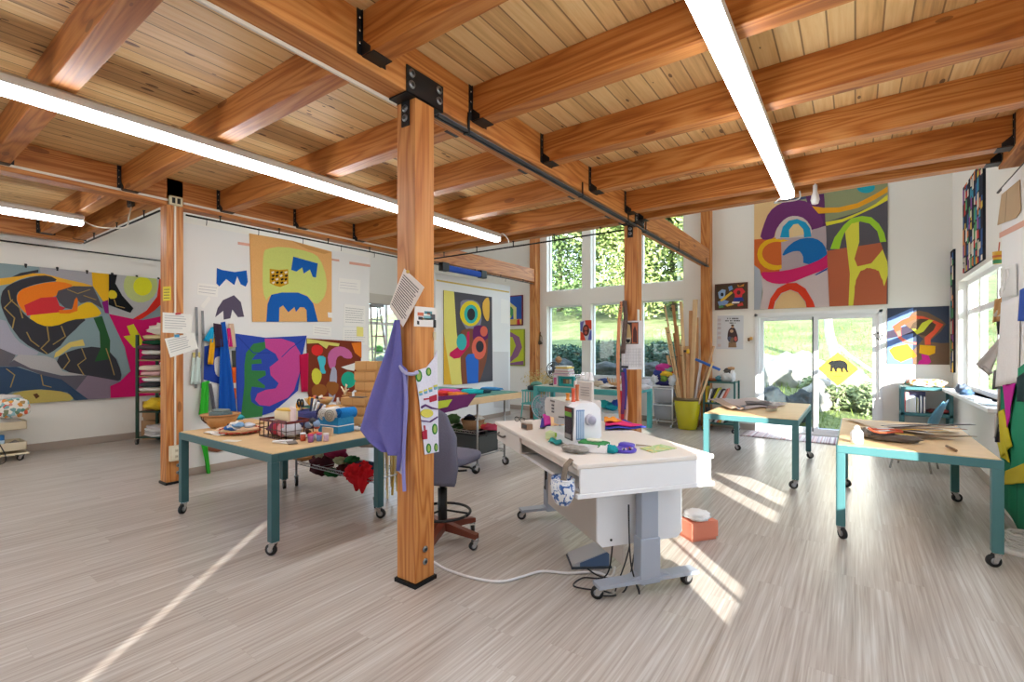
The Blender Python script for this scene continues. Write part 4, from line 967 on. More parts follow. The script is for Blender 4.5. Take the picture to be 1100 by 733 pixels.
V.p((124, 98, 78), [(270, 380), (320, 300), (370, 284), (430, 296), (520, 345), (556, 378), (520, 430), (440, 500), (520, 510), (580, 508), (580, 660), (325, 660), (330, 560), (400, 480)], 0)
V.p((232, 96, 66), [(185, 395), (250, 350), (330, 318), (400, 324), (470, 350), (540, 380), (500, 430), (450, 480), (450, 522), (410, 522), (408, 470), (470, 420), (490, 380), (420, 350), (350, 340), (290, 370), (245, 395), (245, 460), (210, 440)], 0)
V.p((228, 120, 108), [(210, 430), (240, 420), (250, 470), (300, 500), (355, 505), (350, 520), (270, 512), (230, 480)])
V.p((92, 76, 62), [(330, 370), (380, 340), (430, 345), (485, 380), (470, 420), (420, 460), (360, 450), (310, 410)], 0)
V.p((214, 214, 70), [(320, 410), (340, 410), (356, 420), (390, 370), (440, 346), (470, 352), (440, 380), (400, 430), (355, 450)])
V.p((236, 186, 56), [(162, 560), (190, 535), (290, 515), (326, 560), (322, 610), (245, 642), (200, 620)]); V.p((236, 178, 40), [(375, 522), (484, 530), (480, 580), (440, 596), (370, 578)]); V.p((226, 120, 40), [(322, 550), (355, 600), (322, 620)])
V.p((206, 48, 136), [(385, 585), (435, 595), (455, 640), (430, 660), (360, 658), (372, 630), (392, 625)])
V.end('hanging_quilt', 'small dark quilt with an orange bird shape in the back corner', 'quilt')
# framed picture
fr = thing('framed_picture', 'small framed collage in red and blue above the grey poster', 'picture', tuple(onY(785, 319, WB)))
c0 = onY(785, 319, WB); x0, x1 = onY(768.3, 319, WB).x - c0.x, onY(803.5, 319, WB).x - c0.x; zt, zb = onY(785, 304.6, WB).z - c0.z, onY(785, 332.6, WB).z - c0.z
def frame(par, x0, x1, zb, zt, w, d_, m, name='frame'):
    mb = MB()
    mb.bb((x0, -d_, zb), (x0 + w, 0, zt), m, .002); mb.bb((x1 - w, -d_, zb), (x1, 0, zt), m, .002); mb.bb((x0 + w, -d_, zb), (x1 - w, 0, zb + w), m, .002); mb.bb((x0 + w, -d_, zt - w), (x1 - w, 0, zt), m, .002); return mb.build(name, par)
frame(fr, x0, x1, zb, zt, .02, .03, mat((96, 56, 48), .5))
a = Art('y', 0, .006); a.v3_o = a.v3
mb = MB(); mb.bb((x0 + .015, -.012, zb + .015), (x1 - .015, -.002, zt - .015), mat((84, 66, 48), .7))
rg = random.Random(8)
def pic(mb, c, pts, k, dy=-.012): mb.plate([(x0 + .02 + (x1 - x0 - .04) * u, dy, zt - .02 - (zt - zb - .04) * v) for u, v in pts], (0, -1, 0), .0012 + .0004 * k, mat(c, .7))
pic(mb, (150, 180, 216), [(.06, .3), (.2, .18), (.32, .22), (.3, .45), (.2, .6), (.1, .55)], 1); pic(mb, (120, 150, 196), [(.05, .7), (.25, .62), (.42, .7), (.35, .85), (.1, .88)], 2); pic(mb, (110, 150, 200), [(.4, .1), (.52, .05), (.56, .2), (.44, .28)], 2)
pic(mb, (226, 186, 60), [(.14, .62), (.5, .3), (.56, .36), (.3, .62), (.16, .7)], 3); pic(mb, (224, 52, 60), [(.56, .3), (.66, .18), (.86, .18), (.96, .35), (.86, .45), (.84, .6), (.62, .6), (.62, .42)], 3); pic(mb, (44, 62, 150), [(.6, .56), (.86, .56), (.92, .72), (.56, .72)], 4)
pic(mb, (90, 46, 40), circle(.745, .36, .06, .09), 5); pic(mb, (232, 230, 226), [(.54, .72), (.78, .74), (.76, .8), (.52, .8)], 5); pic(mb, (210, 70, 60), [(.7, .86), (.86, .78), (.9, .9), (.72, .94)], 5); pic(mb, (216, 170, 60), [(.3, .84), (.5, .78), (.6, .86), (.36, .92)], 4); pic(mb, (90, 150, 90), [(.08, .9), (.2, .84), (.26, .94), (.1, .97)], 4); pic(mb, (226, 150, 60), [(.7, .02), (.78, .1), (.92, .02), (.9, .12), (.72, .12)], 4)
pic(mb, (30, 30, 40), circle(.2, .4, .05, .08), 6)
mb.build('collage', fr)
# poster with a carved figure
po = Art('y', WB - .001, .003); po.crop = (760, 300, 9.157)
po.outline([(98, 360), (354, 358), (352, 690), (86, 688)], mat((214, 216, 220), .7))
for r_, (a0, a1) in enumerate(((195, 315), (175, 318), (218, 275))):
    y = 388 + r_ * 22; x = a0
    while x < a1 - 4: wd = min(rg.uniform(7, 13), a1 - x); po.p(mat((40, 40, 44), .7), [(x, y - 6), (x + wd, y - 6), (x + wd, y + 6), (x, y + 6)]); po.k -= 1; x += wd + (4 if rg.random() < .7 else 14)
for y, c in ((392, 170), (430, 170), (470, 160), (520, 175), (565, 180), (640, 190)):
    for i in range(3): po.p(mat((c + 20, c - (10 if y > 550 else 0), c - (20 if y > 550 else 0)), .7), [(100, y + i * 9), (132, y + i * 9), (132, y + 5 + i * 9), (100, y + 5 + i * 9)]); po.k -= 1
po.p(mat((74, 56, 58), .7), [(200, 520), (215, 490), (232, 475), (262, 475), (280, 500), (298, 560), (302, 618), (250, 625), (195, 612)], 1)
po.p(mat((150, 118, 88), .7), [(208, 620), (282, 620), (286, 672), (205, 672)]); po.p(mat((190, 150, 118), .7), circle(247, 466, 14, 17)); po.p(mat((90, 72, 62), .7), circle(247, 455, 15, 9))
po.p(mat((196, 160, 128), .7), circle(238, 512, 18, 16)); po.p(mat((206, 104, 96), .7), [(258, 575), (285, 560), (296, 600), (270, 616)], 1); po.p(mat((86, 96, 120), .7), [(203, 560), (240, 570), (240, 612), (200, 605)], 1); po.p(mat((126, 104, 84), .7), [(220, 600), (250, 560), (262, 612), (230, 640)], 1)
po.end('exhibition_poster', 'pale grey poster of a robed carved figure beside the garden door', 'poster')
mb = MB(); h0 = onY(806, 365, WB); mb.bb((h0.x - .04, WB - .05, h0.z - .03), (h0.x + .0, WB, h0.z + .035), mat((120, 80, 44), .6), .01); mb.bb((h0.x - .005, WB - .06, h0.z - .01), (h0.x + .045, WB, h0.z + .05), mat((206, 156, 84), .6), .012); mb.bb((h0.x - .07, WB - .02, h0.z - .06), (h0.x + .05, WB, h0.z - .035), mat((226, 222, 214), .6), .004)
single(mb, 'wall_hook', 'small carved wooden knob mounted beside the door frame', 'ornament')
mb = MB(); h1 = onY(944.5, 362, WB); mb.tube(bez([(h1.x - .02, WB - .03, h1.z + .06), (h1.x + .02, WB - .05, h1.z + .05), (h1.x + .035, WB - .06, h1.z), (h1.x - .0, WB - .06, h1.z - .05), (h1.x - .03, WB - .05, h1.z - .02)], 6), .007, black, 7); mb.bb((h1.x - .03, WB - .035, h1.z + .045), (h1.x - .01, WB, h1.z + .075), black, .003)
single(mb, 'wall_hook', 'black curled hook on the right door frame', 'hook')
# two paintings behind the far partition
def painting(px0, px1, pyt, pyb, lab, bg, items, border):
    c = onY((px0 + px1) / 2, (pyt + pyb) / 2, WB); t = thing('hanging_painting', lab, 'painting', tuple(c)); xa, xb = onY(px0, 350, WB).x - c.x, onY(px1, 350, WB).x - c.x; za, zb_ = onY((px0 + px1) / 2, pyt, WB).z - c.z, onY((px0 + px1) / 2, pyb, WB).z - c.z
    mb = MB(); mb.bb((xa, -.03, zb_), (xb, 0, za), mat(border, .6)); mb.build('stretcher', t); mb = MB(); q = .025
    mb.bb((xa + q, -.032, zb_ + q), (xb - q, -.028, za - q), mat(bg, .7))
    for k, (cc, pts) in enumerate(items): mb.plate([(xa + q + (xb - xa - 2 * q) * u, -.032, za - q - (za - zb_ - 2 * q) * v) for u, v in pts], (0, -1, 0), .001 + .0005 * k, mat(cc, .7))
    mb.build('canvas', t)
painting(536, 562, 318, 350, 'blue painting with a red edge beside the wall post', (44, 92, 180), [((232, 226, 150), [(0, .25), (.5, .2), (.78, .4), (.78, 1), (.66, 1), (.64, .45), (.4, .32), (0, .4)]), ((70, 160, 90), circle(.5, .55, .14, .2)), ((220, 210, 60), circle(.45, .72, .1, .08)), ((226, 190, 90), [(0, .8), (1, .82), (1, 1), (0, 1)]), ((200, 40, 60), [(.8, .85), (.9, .8), (.95, 1), (.8, 1)])], (120, 34, 60))
painting(534, 564, 354, 393, 'lime painting with a mauve loop hung below the blue one', (186, 196, 40), [((140, 92, 128), [(0, .02), (.5, .04), (.85, .2), (.95, .5), (.8, .75), (.4, 1), (.2, 1), (.55, .75), (.72, .45), (.6, .2), (0, .12)]), ((140, 92, 128), [(.5, .95), (1, .88), (1, 1), (.4, 1)])], (150, 160, 50))
# blue red print on the mullion between tall windows
m0 = onY(629.5, 355, WB); a = Art('y', WB, .003, .002); a.crop = (540, 340, 6.111)
a.outline([(508, 30), (582, 25), (585, 155), (510, 158)], mat((214, 216, 226), .7)); a.p(mat((226, 74, 50), .7), [(540, 26), (584, 24), (584, 90), (545, 60)]); a.p(mat((226, 74, 50), .7), [(510, 100), (530, 110), (545, 158), (510, 158)]); a.p(mat((110, 110, 190), .7), [(510, 40), (535, 30), (520, 100), (510, 95)]); a.p(mat((110, 110, 190), .7), [(575, 95), (585, 90), (585, 156), (560, 156)])
a.p(mat((82, 44, 48), .7), circle(547, 92, 22, 38)); a.p(mat((190, 90, 70), .7), circle(547, 80, 12, 14)); a.p(mat((190, 90, 70), .7), circle(547, 108, 10, 10)); a.rect = None
a.end('art_print', 'small red and blue mask print hanging on the mullion between tall windows', 'print')
mb = MB(); bq = onY(581, 363, WB); mb.tube([(bq.x, WB - .02, bq.z + .14), (bq.x - .01, WB - .035, bq.z), (bq.x - .02, WB - .04, bq.z - .08)], [.012, .02, .03], mat((120, 96, 70), .8), 7); mb.blob((bq.x - .015, WB - .05, bq.z - .12), (.09, .035, .05), mat((74, 62, 52), .9), 2, .4, 3, 4); mb.tube([(bq.x + .0, WB - .03, bq.z + .08), (bq.x + .05, WB - .04, bq.z + .02), (bq.x + .06, WB - .05, bq.z - .08)], .008, mat((90, 70, 50), .8), 6)
single(mb, 'wall_ornament', 'dark twisted root ornament hanging between the wall post and tall window', 'ornament')
# blue banner under the end of the partition beam
bn = thing('rolled_banner', 'blue cloth roll with black ends slung under the partition beam', 'cloth roll', (XB2[1] + .03, 7.0, 2.98))
p0, p1 = onX(477, 286, XB2[1] + .02), onX(518, 294, XB2[1] + .02); L = (p1.y - p0.y) / 2; bn.location = (XB2[1] + .02, (p0.y + p1.y) / 2, (p0.z + p1.z) / 2 - .0)
mb = MB(); mb.bb((-.05, -L, -.085), (.05, L, .03), fab((52, 84, 172)), .03); mb.build('cloth', bn)
for q in (-1, 1): mb = MB(); mb.bb((-.055, q * L - .09, -.095), (.055, q * L + .09, .06), black, .012); mb.build('end_strap', bn)
# patterned strips on the right wall and the scrap board
rg = random.Random(14)
def scrap_panel(y0, y1, zt0, zt1, zb, n, lab, name='hanging_strip_cloth'):
    a = Art('x', WR, .025); a.n = Vector((-1, 0, 0)); a.base_uz(y0, y1, zb, zt0, fab((46, 48, 56)))
    cs = [(206, 70, 66), (70, 150, 176), (224, 190, 80), (236, 230, 216), (60, 96, 150), (90, 160, 110), (214, 130, 80), (38, 44, 58), (150, 90, 160), (226, 214, 190), (40, 44, 56)]
    cols = max(2, int((y1 - y0) / .1)); 
    for i in range(cols):
        z = zb
        while z < zt0 - .02:
            h = rg.uniform(.05, .24); u = y0 + (y1 - y0) * i / cols + rg.uniform(0, .02); w2 = (y1 - y0) / cols * rg.uniform(.6, 1.05)
            a.p(rg.choice(cs), [(u, z), (u + w2, z + rg.uniform(-.02, .02)), (u + w2 * .9, z + h * .85), (u + w2 * .1, z + h * .9)], raw=True); a.k -= 1; z += h
    return a.end(name, lab, 'wall hanging')
y0, y1 = onX(1059, 230, WR).y, onX(1037, 230, WR).y
scrap_panel(y0, y1, onX(1048, 186, WR).z, 0, onX(1048, 286, WR).z, 0, 'long panel of sewn colourful scraps on the wall above the corner window')
scrap_panel(onX(1026.6, 300, WR).y, onX(1022.5, 300, WR).y, onX(1024, 270, WR).z, 0, onX(1024, 400, WR).z, 0, 'narrow speckled scrap strip hanging in the back corner', 'hanging_scrap_strip')
# ---------------------------------------------------------------- worktables and carts
teal = mat((74, 122, 126), .42); teal_d = mat((54, 94, 98), .45); turq = mat((84, 176, 176), .45)
maple = mat((214, 182, 136), .5, var=.12, bump=.05, bscale=9); rubber = mat((34, 34, 36), .6)
def caster(par, x, y, r=.042, a=.0, top=.10, wm=None, name='caster'):
    """swivel wheel with a bent fork"""
    t = Matrix.Rotation(a, 3, 'Z'); mb = MB()
    def W(p): q = t @ Vector(p); return Vector((q.x + x, q.y + y, q.z))
    c = Vector((-.02, 0, r)); w = .013
    mb.tube([W((c.x, -w, r)), W((c.x, w, r))], [r, r], wm or rubber, 18)
    mb.tube([W((c.x, -w - .002, r)), W((c.x, w + .002, r))], [r * .55, r * .55], mat((150, 152, 156), .4, .5), 14)
    for q in (-1, 1): mb.plate([W((c.x - .012, q * (w + .004), r - .012)), W((c.x + .012, q * (w + .004), r - .012)), W((.024, q * (w + .004), top - .01)), W((-.024, q * (w + .004), top - .01))], W((0, q, 0)) - W((0, 0, 0)), .003, chrome)
    mb.tube([W((0, 0, top - .012)), W((0, 0, top))], [.026, .026], chrome, 12)
    return mb.build(name, par)
def worktable(x0, x1, y0, y1, lab, H=.745, legw=.062, frame=None, top=None, angs=(2.2, .4, 3.6, 2.8)):
    fm = frame or teal; t = thing('work_table', lab, 'table', ((x0 + x1) / 2, (y0 + y1) / 2, 0), 0)
    a, b = (x1 - x0) / 2, (y1 - y0) / 2; ztop = H - .006; rh = .062
    mb = MB()
    mb.bb((-a, -b, ztop - rh), (a, -b + .05, ztop), fm, .004); mb.bb((-a, b - .05, ztop - rh), (a, b, ztop), fm, .004)
    mb.bb((-a, -b + .05, ztop - rh), (-a + .05, b - .05, ztop), fm, .004); mb.bb((a - .05, -b + .05, ztop - rh), (a, b - .05, ztop), fm, .004); mb.build('frame', t)
    mb = MB(); mb.bb((-a + .012, -b + .012, ztop - .004), (a - .012, b - .012, H), top or maple, .003); mb.build('table_top', t)
    for k, (sx, sy) in enumerate(((-1, -1), (1, -1), (1, 1), (-1, 1))):
        cx, cy = sx * (a - legw / 2), sy * (b - legw / 2)
        mb = MB(); mb.bb((cx - legw / 2, cy - legw / 2, .10), (cx + legw / 2, cy + legw / 2, ztop - rh), fm, .004); mb.build('leg', t)
        caster(t, cx, cy, a=angs[k])
    return t
T1 = worktable(-5.03, -3.41, 1.81, 2.82, 'dark teal rolling worktable crowded with baskets and boxes, nearest the front post', frame=teal_d)
T2 = worktable(-.125, .825, 4.60, 6.40, 'teal rolling worktable by the pin board with a heap of paper strips')
T3 = worktable(-1.46, -.49, 5.93, 7.76, 'teal rolling worktable in front of the garden door with flat brown paper patterns')
for t_, zz in ((T2, .62),):
    mb = MB()
    for k in range(2): mb.cyl((.4755, -.84 , .58 + .05 * k), (.4835, -.84, .58 + .05 * k), .012, black)
    mb.build('leg_screw', t_)
wirem = metal((170, 172, 174), .3)
def wire_shelf(mb, x0, x1, y0, y1, z, n=10):
    for yy in (y0, y1): mb.cyl((x0, yy, z), (x1, yy, z), .006, wirem, seg=6); mb.cyl((x0, yy, z - .03), (x1, yy, z - .03), .005, wirem, seg=6)
    for xx in (x0, x1): mb.cyl((xx, y0, z), (xx, y1, z), .006, wirem, seg=6)
    for i in range(n + 1): xx = x0 + (x1 - x0) * i / n; mb.cyl((xx, y0, z + .004), (xx, y1, z + .004), .003, wirem, seg=5)
    k = int((x1 - x0) / .07)
    for yy in (y0, y1):
        mb.tube([(x0 + (x1 - x0) * i / (2 * k), yy, z - (.03 if i % 2 else 0)) for i in range(2 * k + 1)], .003, wirem, 5)
def wire_cart(x0, x1, y0, y1, H, shelves, lab, extra=(), casters=True):
    cx, cy = (x0 + x1) / 2, (y0 + y1) / 2; t = thing('wire_cart', lab, 'cart', (cx, cy, 0)); a, b = (x1 - x0) / 2, (y1 - y0) / 2
    for xx in (-a, a) + tuple(e - cx for e in extra):
        for yy in (-b, b):
            mb = MB(); mb.cyl((xx, yy, .1), (xx, yy, H), .0125, wirem, seg=10)
            if casters: pass
            mb.build('pole', t); caster(t, xx, yy, .05, a=random.uniform(0, 6), top=.11)
    for z in shelves: mb = MB(); wire_shelf(mb, -a, a, -b, b, z, int((x1 - x0) / .09)); mb.build('shelf', t)
    return t
C1 = wire_cart(-5.0, -3.66, 2.93, 3.38, .74, (.27, .735), 'chrome wire cart behind the crowded worktable, heaped with clothes', extra=())
C2 = wire_cart(-4.95, -3.70, 4.47, 5.02, .86, (.20, .50), 'chrome wire cart under the wooden cutting board beyond the office chair')
mb = MB(); mb.bb((-5.0, 3.98, .862), (-3.54, 5.18, .935), mat((214, 186, 146), .55, var=.1, bscale=9), .004); mb.bb((-4.98, 4.0, .934), (-3.58, 5.16, .945), mat((86, 146, 138), .6), .002)
single(mb, 'cutting_board', 'big pale wood board with a green mat lying on the wire cart', 'board')
# ---------------------------------------------------------------- things on the crowded worktable
def pz(x, y, z): return onZ(x, y, z)
wick = mat((196, 150, 100), .8, var=.15, bump=.4, bscale=70)
def bowl_prof(r0, r1, h, th=.008): return [(0, 0), (r0, 0), (r0 + (r1 - r0) * .55, h * .45), (r1, h), (r1 - th, h), (r0 + (r1 - r0) * .5 - th, h * .45), (r0 - th, th), (0, th)]
z1 = .747
q = pz(237, 459, z1); t = thing('wooden_bowl', 'pale woven bowl at the corner of the crowded worktable', 'bowl', tuple(q)); mb = MB(); mb.lathe(bowl_prof(.085, .165, .125), wick, seg=28); mb.lathe([(.158, .118), (.17, .118), (.172, .13), (.158, .13)], mat((176, 124, 80), .7), seg=28); mb.build('bowl', t)
mb = MB()
for k in range(3):
    a = -.5 + k * .3; mb.tube(bez([(math.sin(a) * .125 * .8, -.125 * math.cos(a) * .9 - .012, .05), (math.sin(a) * .145, -.145 * math.cos(a) - .012, .09), (math.sin(a + .1) * .155, -.152 * math.cos(a) - .01, .115)], 4), .004, mat((70, 52, 44), .8), 5)
mb.build('stitching', t)
mb = MB(); mb.box((q.x + .0, q.y, z1 + .125), (.18, .12, .05), mat((84, 104, 108), .5), .3, .015); mb.box((q.x + .01, q.y, z1 + .16), (.14, .09, .03), mat((108, 124, 124), .5), .4, .012); single(mb, 'metal_tin', 'grey green tin resting in the pale woven bowl', 'tin')
q = pz(258, 465, z1); t = thing('woven_tray', 'shallow woven tray with a red zigzag rim', 'tray', tuple(q)); mb = MB(); mb.lathe(bowl_prof(.12, .19, .045), mat((214, 180, 146), .8), seg=32); mb.build('tray', t); mb = MB()
for k in range(40): a = 2 * PI * k / 40; mb.box((.163 * math.cos(a), .163 * math.sin(a), .026), (.006, .03, .02), mat((188, 76, 60), .8), a, rot=Euler((.5 if k % 2 else -.5, 0, a)))
mb.build('zigzag_band', t)
rg = random.Random(4)
for k, (c, lab) in enumerate((((60, 110, 180), 'blue'), ((236, 236, 238), 'white'), ((40, 44, 60), 'navy'), ((206, 214, 226), 'pale blue'), ((120, 160, 200), 'sky'), ((226, 216, 206), 'cream'))):
    mb = MB(); mb.blob((q.x + rg.uniform(-.09, .09), q.y + rg.uniform(-.07, .07), z1 + .045 + .008 * k), (.07, .05, .022), fab(c), 2, .5, 3, k); single(mb, 'fabric_scrap', lab + ' fabric scrap crumpled in the zigzag woven tray', 'fabric scrap', 'scraps in the zigzag tray')
q = pz(255, 452, z1); mb = MB(); mb.blob((q.x, q.y, z1 + .035), (.1, .06, .035), fab((60, 160, 176)), 2, .4, 3, 9); single(mb, 'fabric_scrap', 'turquoise fabric scrap behind the zigzag tray', 'fabric scrap')
q = pz(268, 455, z1); mb = MB(); mb.soft((q.x, q.y, z1 + .015), (.16, .1, .015), mat((214, 178, 130), .8), .4, 3, .1); single(mb, 'brown_paper', 'folded sheet of brown paper behind the zigzag tray', 'paper')
q = pz(232, 467, z1); mb = MB(); mb.grid(lambda u, v: (q.x - .13 + .27 * u, q.y - .05 + .12 * v + .04 * u, z1 + .012 + .008 * math.sin(u * 7 + v * 4)), 8, 5, fab((230, 228, 224)), .006); single(mb, 'white_cloth', 'flat white cloth scrap at the front edge below the woven bowl', 'fabric scrap')
q = pz(249, 474, z1); mb = MB(); mb.box((q.x, q.y, z1 + .002), (.14, .06, .003), mat((226, 222, 214), .8), .4); single(mb, 'paper_scrap', 'small pale paper scrap before the zigzag tray', 'paper')
# red wire basket
b0 = pz(298, 472, z1); t = thing('wire_basket', 'red rimmed wire basket stuffed with cloth on the worktable front', 'basket', (b0.x - .06, b0.y + .11, z1)); rim = mat((110, 44, 44), .5); wr = mat((60, 32, 34), .5)
bx, by, bh = .21, .12, .155
mb = MB(); mb.bb((-bx, -by, bh - .02), (bx, -by + .008, bh), rim); mb.bb((-bx, by - .008, bh - .02), (bx, by, bh), rim); mb.bb((-bx, -by, bh - .02), (-bx + .008, by, bh), rim); mb.bb((bx - .008, -by, bh - .02), (bx, by, bh), rim); mb.build('rim', t)
mb = MB()
for k in range(7): x = -bx + 2 * bx * k / 6; [mb.cyl((x, s * by, .0), (x, s * by, bh), .0035, wr, seg=5) for s in (-1, 1)]; mb.cyl((x, -by, .004), (x, by, .004), .0035, wr, seg=5)
for k in range(4): y = -by + 2 * by * k / 3; [mb.cyl((s * bx, y, 0), (s * bx, y, bh), .0035, wr, seg=5) for s in (-1, 1)]
for z in (.004, .075): mb.tube([(-bx, -by, z), (bx, -by, z), (bx, by, z), (-bx, by, z), (-bx, -by, z)], .0035, wr, 5)
mb.build('wire_mesh', t)
bx0, by0 = b0.x - .06, b0.y + .11
for k, (dx, dy, r, c, lab) in enumerate(((-.11, 0, (.08, .09, .06), (120, 62, 100), 'plum patterned'), (.02, .02, (.09, .09, .055), (236, 234, 230), 'white'), (.12, -.02, (.07, .08, .055), (206, 206, 214), 'checked grey'), (-.02, -.06, (.08, .04, .05), (176, 60, 76), 'dark red'), (.06, -.07, (.06, .03, .05), (216, 150, 160), 'pink'))):
    mb = MB(); mb.blob((bx0 + dx, by0 + dy, z1 + .07), r, fab(c), 3, .35, 3, k + 20); single(mb, 'fabric_piece', lab + ' cloth stuffed in the red rimmed wire basket', 'fabric piece', 'cloth in the red wire basket')
mb = MB(); mb.box((bx0 - .09, by0 + .05, z1 + .17), (.2, .1, .09), mat((236, 220, 180), .7), .1, .012); mb.box((bx0 - .06, by0 + .05, z1 + .222), (.2, .09, .018), mat((224, 186, 92), .7), .15, .006); single(mb, 'cloth_bundle', 'cream and yellow bundle sticking out of the red wire basket', 'fabric piece')
mb = MB(); mb.box((bx0 + .07, by0 + .02, z1 + .19), (.16, .02, .13), mat((236, 214, 214), .7), -.3, .004); single(mb, 'card', 'pale pink card standing in the red wire basket', 'card')
mb = MB(); [mb.blob((bx0 + .16 + .03 * k, by0 + .11 + .02 * (k % 2), z1 + .10 + .02 * (k % 3)), .03, mat(((130, 160, 200), (236, 236, 236), (60, 60, 66), (190, 90, 70))[k % 4], .6), 2, .3, 3, k) for k in range(5)]; single(mb, 'yarn_ball_pile', 'cluster of small coloured yarn ends behind the red wire basket', 'yarn')
# blue woven basket with tools
q = pz(331.5, 459, z1); t = thing('woven_basket', 'dark blue woven basket holding scissors and tools', 'basket', tuple(q)); nav = mat((66, 70, 126), .85, var=.2, bump=.5, bscale=60)
mb = MB(); mb.lathe([(0, 0), (.095, 0), (.115, .06), (.115, .165), (.105, .165), (.105, .06), (.085, .008), (0, .008)], nav, seg=28); mb.build('basket', t); mb = MB(); [mb.lathe([(.113, .03 + .035 * k), (.119, .036 + .035 * k), (.113, .042 + .035 * k)], nav, seg=28) for k in range(4)]; mb.build('coil_band', t)
yel = mat((226, 158, 40), .5)
def scissors(p, h, c, lab, lean=(0, 0)):
    t = thing('scissors', lab, 'scissors', tuple(p)); mb = MB(); L = Vector((lean[0], lean[1], 0))
    for s in (-1, 1): mb.tube([Vector((s * .004, 0, 0)), Vector((-s * .006, 0, h * .6)) + L * .6], [.002, .006], chrome, 6)
    mb.build('blade', t); 
    for s in (-1, 1):
        c0 = Vector((s * .026, 0, h * .8)) + L; mb = MB(); mb.tube([c0 + Vector((.024 * math.cos(a * PI / 6), 0, .034 * math.sin(a * PI / 6))) for a in range(13)], .0085, c, 7); mb.build('handle', t)
scissors((q.x - .06, q.y - .03, z1 + .06), .21, black, 'black handled scissors standing in the dark blue basket', (-.03, 0)); scissors((q.x - .09, q.y - .01, z1 + .06), .17, yel, 'yellow handled scissors at the rim of the dark blue basket', (-.05, 0)); scissors((q.x - .02, q.y + .04, z1 + .06), .23, yel, 'yellow handled scissors at the back of the dark blue basket')
for k in range(6):
    a = .2 + .13 * k; st = pz(331, 459, z1); mb = MB(); p0 = Vector((q.x + .0 + .015 * k, q.y + .01 * (k % 3), z1 + .06)); p1 = p0 + Vector((.03 + .02 * k, .02, .22 - .012 * k)); mb.tube([p0, p0.lerp(p1, .6), p1], [.008, .009, .014], mat(((52, 56, 86), (230, 230, 234))[k % 2], .6), 8); single(mb, 'rotary_tool', 'slim striped tool handle leaning in the dark blue basket', 'tool', 'tool handles in the blue basket')
# bright blue box basket
q = pz(358, 464, z1); t = thing('storage_basket', 'bright blue fabric basket with a white band at the table edge', 'basket', (q.x, q.y + .03, z1), .1); cb = mat((28, 132, 190), .6, var=.2, bump=.3, bscale=50)
mb = MB(); mb.bb((-.13, -.09, 0), (.13, -.08, .14), cb); mb.bb((-.13, .08, 0), (.13, .09, .14), cb); mb.bb((-.13, -.08, 0), (-.12, .08, .14), cb); mb.bb((.12, -.08, 0), (.13, .08, .14), cb); mb.bb((-.12, -.08, 0), (.12, .08, .01), cb); mb.build('basket', t)
mb = MB(); mb.bb((-.133, -.094, .062), (.133, -.089, .07), trimw); mb.bb((.13, -.09, .062), (.134, .09, .07), trimw); mb.bb((-.134, -.09, .062), (-.13, .09, .07), trimw); mb.build('band', t)
def roll(p, r, L, c, lab, az=0.0, name='fabric_roll'):
    d_ = Vector((math.cos(az), math.sin(az), 0)) * L / 2; p = Vector(p); mb = MB(); mb.tube([p - d_, p + d_], r, fab(c), 18)
    n = d_.normalized(); s_ = Vector((-n.y, n.x, 0)); e = p - d_ - n * .002
    pts = [e + (s_ * math.cos(a * .6) + Vector((0, 0, 1)) * math.sin(a * .6)) * r * (.15 + .8 * a / 26) for a in range(27)]; mb.tube(pts, .003, fab(tuple(max(0, v - 60) for v in c)), 5); single(mb, name, lab, 'fabric roll')
roll((q.x - .09, q.y + .03, z1 + .16), .055, .2, (226, 224, 220), 'white fabric roll in the bright blue basket', 1.9); roll((q.x + .02, q.y + .02, z1 + .16), .055, .2, (198, 194, 184), 'grey patterned fabric roll in the bright blue basket', 1.9); roll((q.x + .09, q.y + .07, z1 + .17), .05, .18, (38, 128, 204), 'blue fabric roll at the back of the bright blue basket', 1.7)
mb = MB(); mb.blob((q.x - .16, q.y - .01, z1 + .06), (.04, .03, .05), fab((226, 150, 90)), 2, .5, 3, 6); single(mb, 'fabric_scrap', 'orange print scrap hanging off the side of the bright blue basket', 'fabric scrap')
q = pz(352, 468, z1); mb = MB(); mb.box((q.x, q.y, z1 + .035), (.13, .015, .07), mat((226, 206, 178), .7), .12, .003); single(mb, 'card', 'beige card standing before the bright blue basket', 'card')
cols = ((206, 90, 60), (190, 200, 226), (120, 150, 206), (214, 190, 220), (226, 226, 236), (150, 90, 140))
for k, (dx, dy) in enumerate(((-.09, -.04), (-.03, .0), (.03, .03), (.08, .06), (-.05, .05), (.02, -.04))):
    q = pz(337, 474, z1); t = thing('thread_tub', 'small clear tub of thread and beads at the worktable front edge', 'tub', (q.x + dx, q.y + dy, z1), 0, 'thread tubs on the worktable'); mb = MB(); mb.lathe([(0, 0), (.021, 0), (.022, .05), (.019, .052), (0, .052)], mat(cols[k], .4, var=.3, bscale=60), seg=14); mb.build('tub', t); mb = MB(); mb.lathe([(0, .052), (.023, .052), (.023, .064), (0, .066)], mat(((236, 236, 240), (226, 120, 60), (200, 60, 110))[k % 3], .4), seg=14); mb.build('lid', t)
q = pz(306, 476, z1)
for k, (dx, dy, a, c) in enumerate(((0, 0, .3, (210, 206, 204)), (.05, .03, -.4, (120, 112, 106)), (-.05, .01, 1.0, (226, 226, 226)))): mb = MB(); mb.box((q.x + dx, q.y + dy, z1 + .003 + .004 * k), (.15, .07, .004), mat(c, .7), a); single(mb, 'photo_print', ('pale', 'dark grey', 'white')[k] + ' photo print lying before the red wire basket', 'photo')
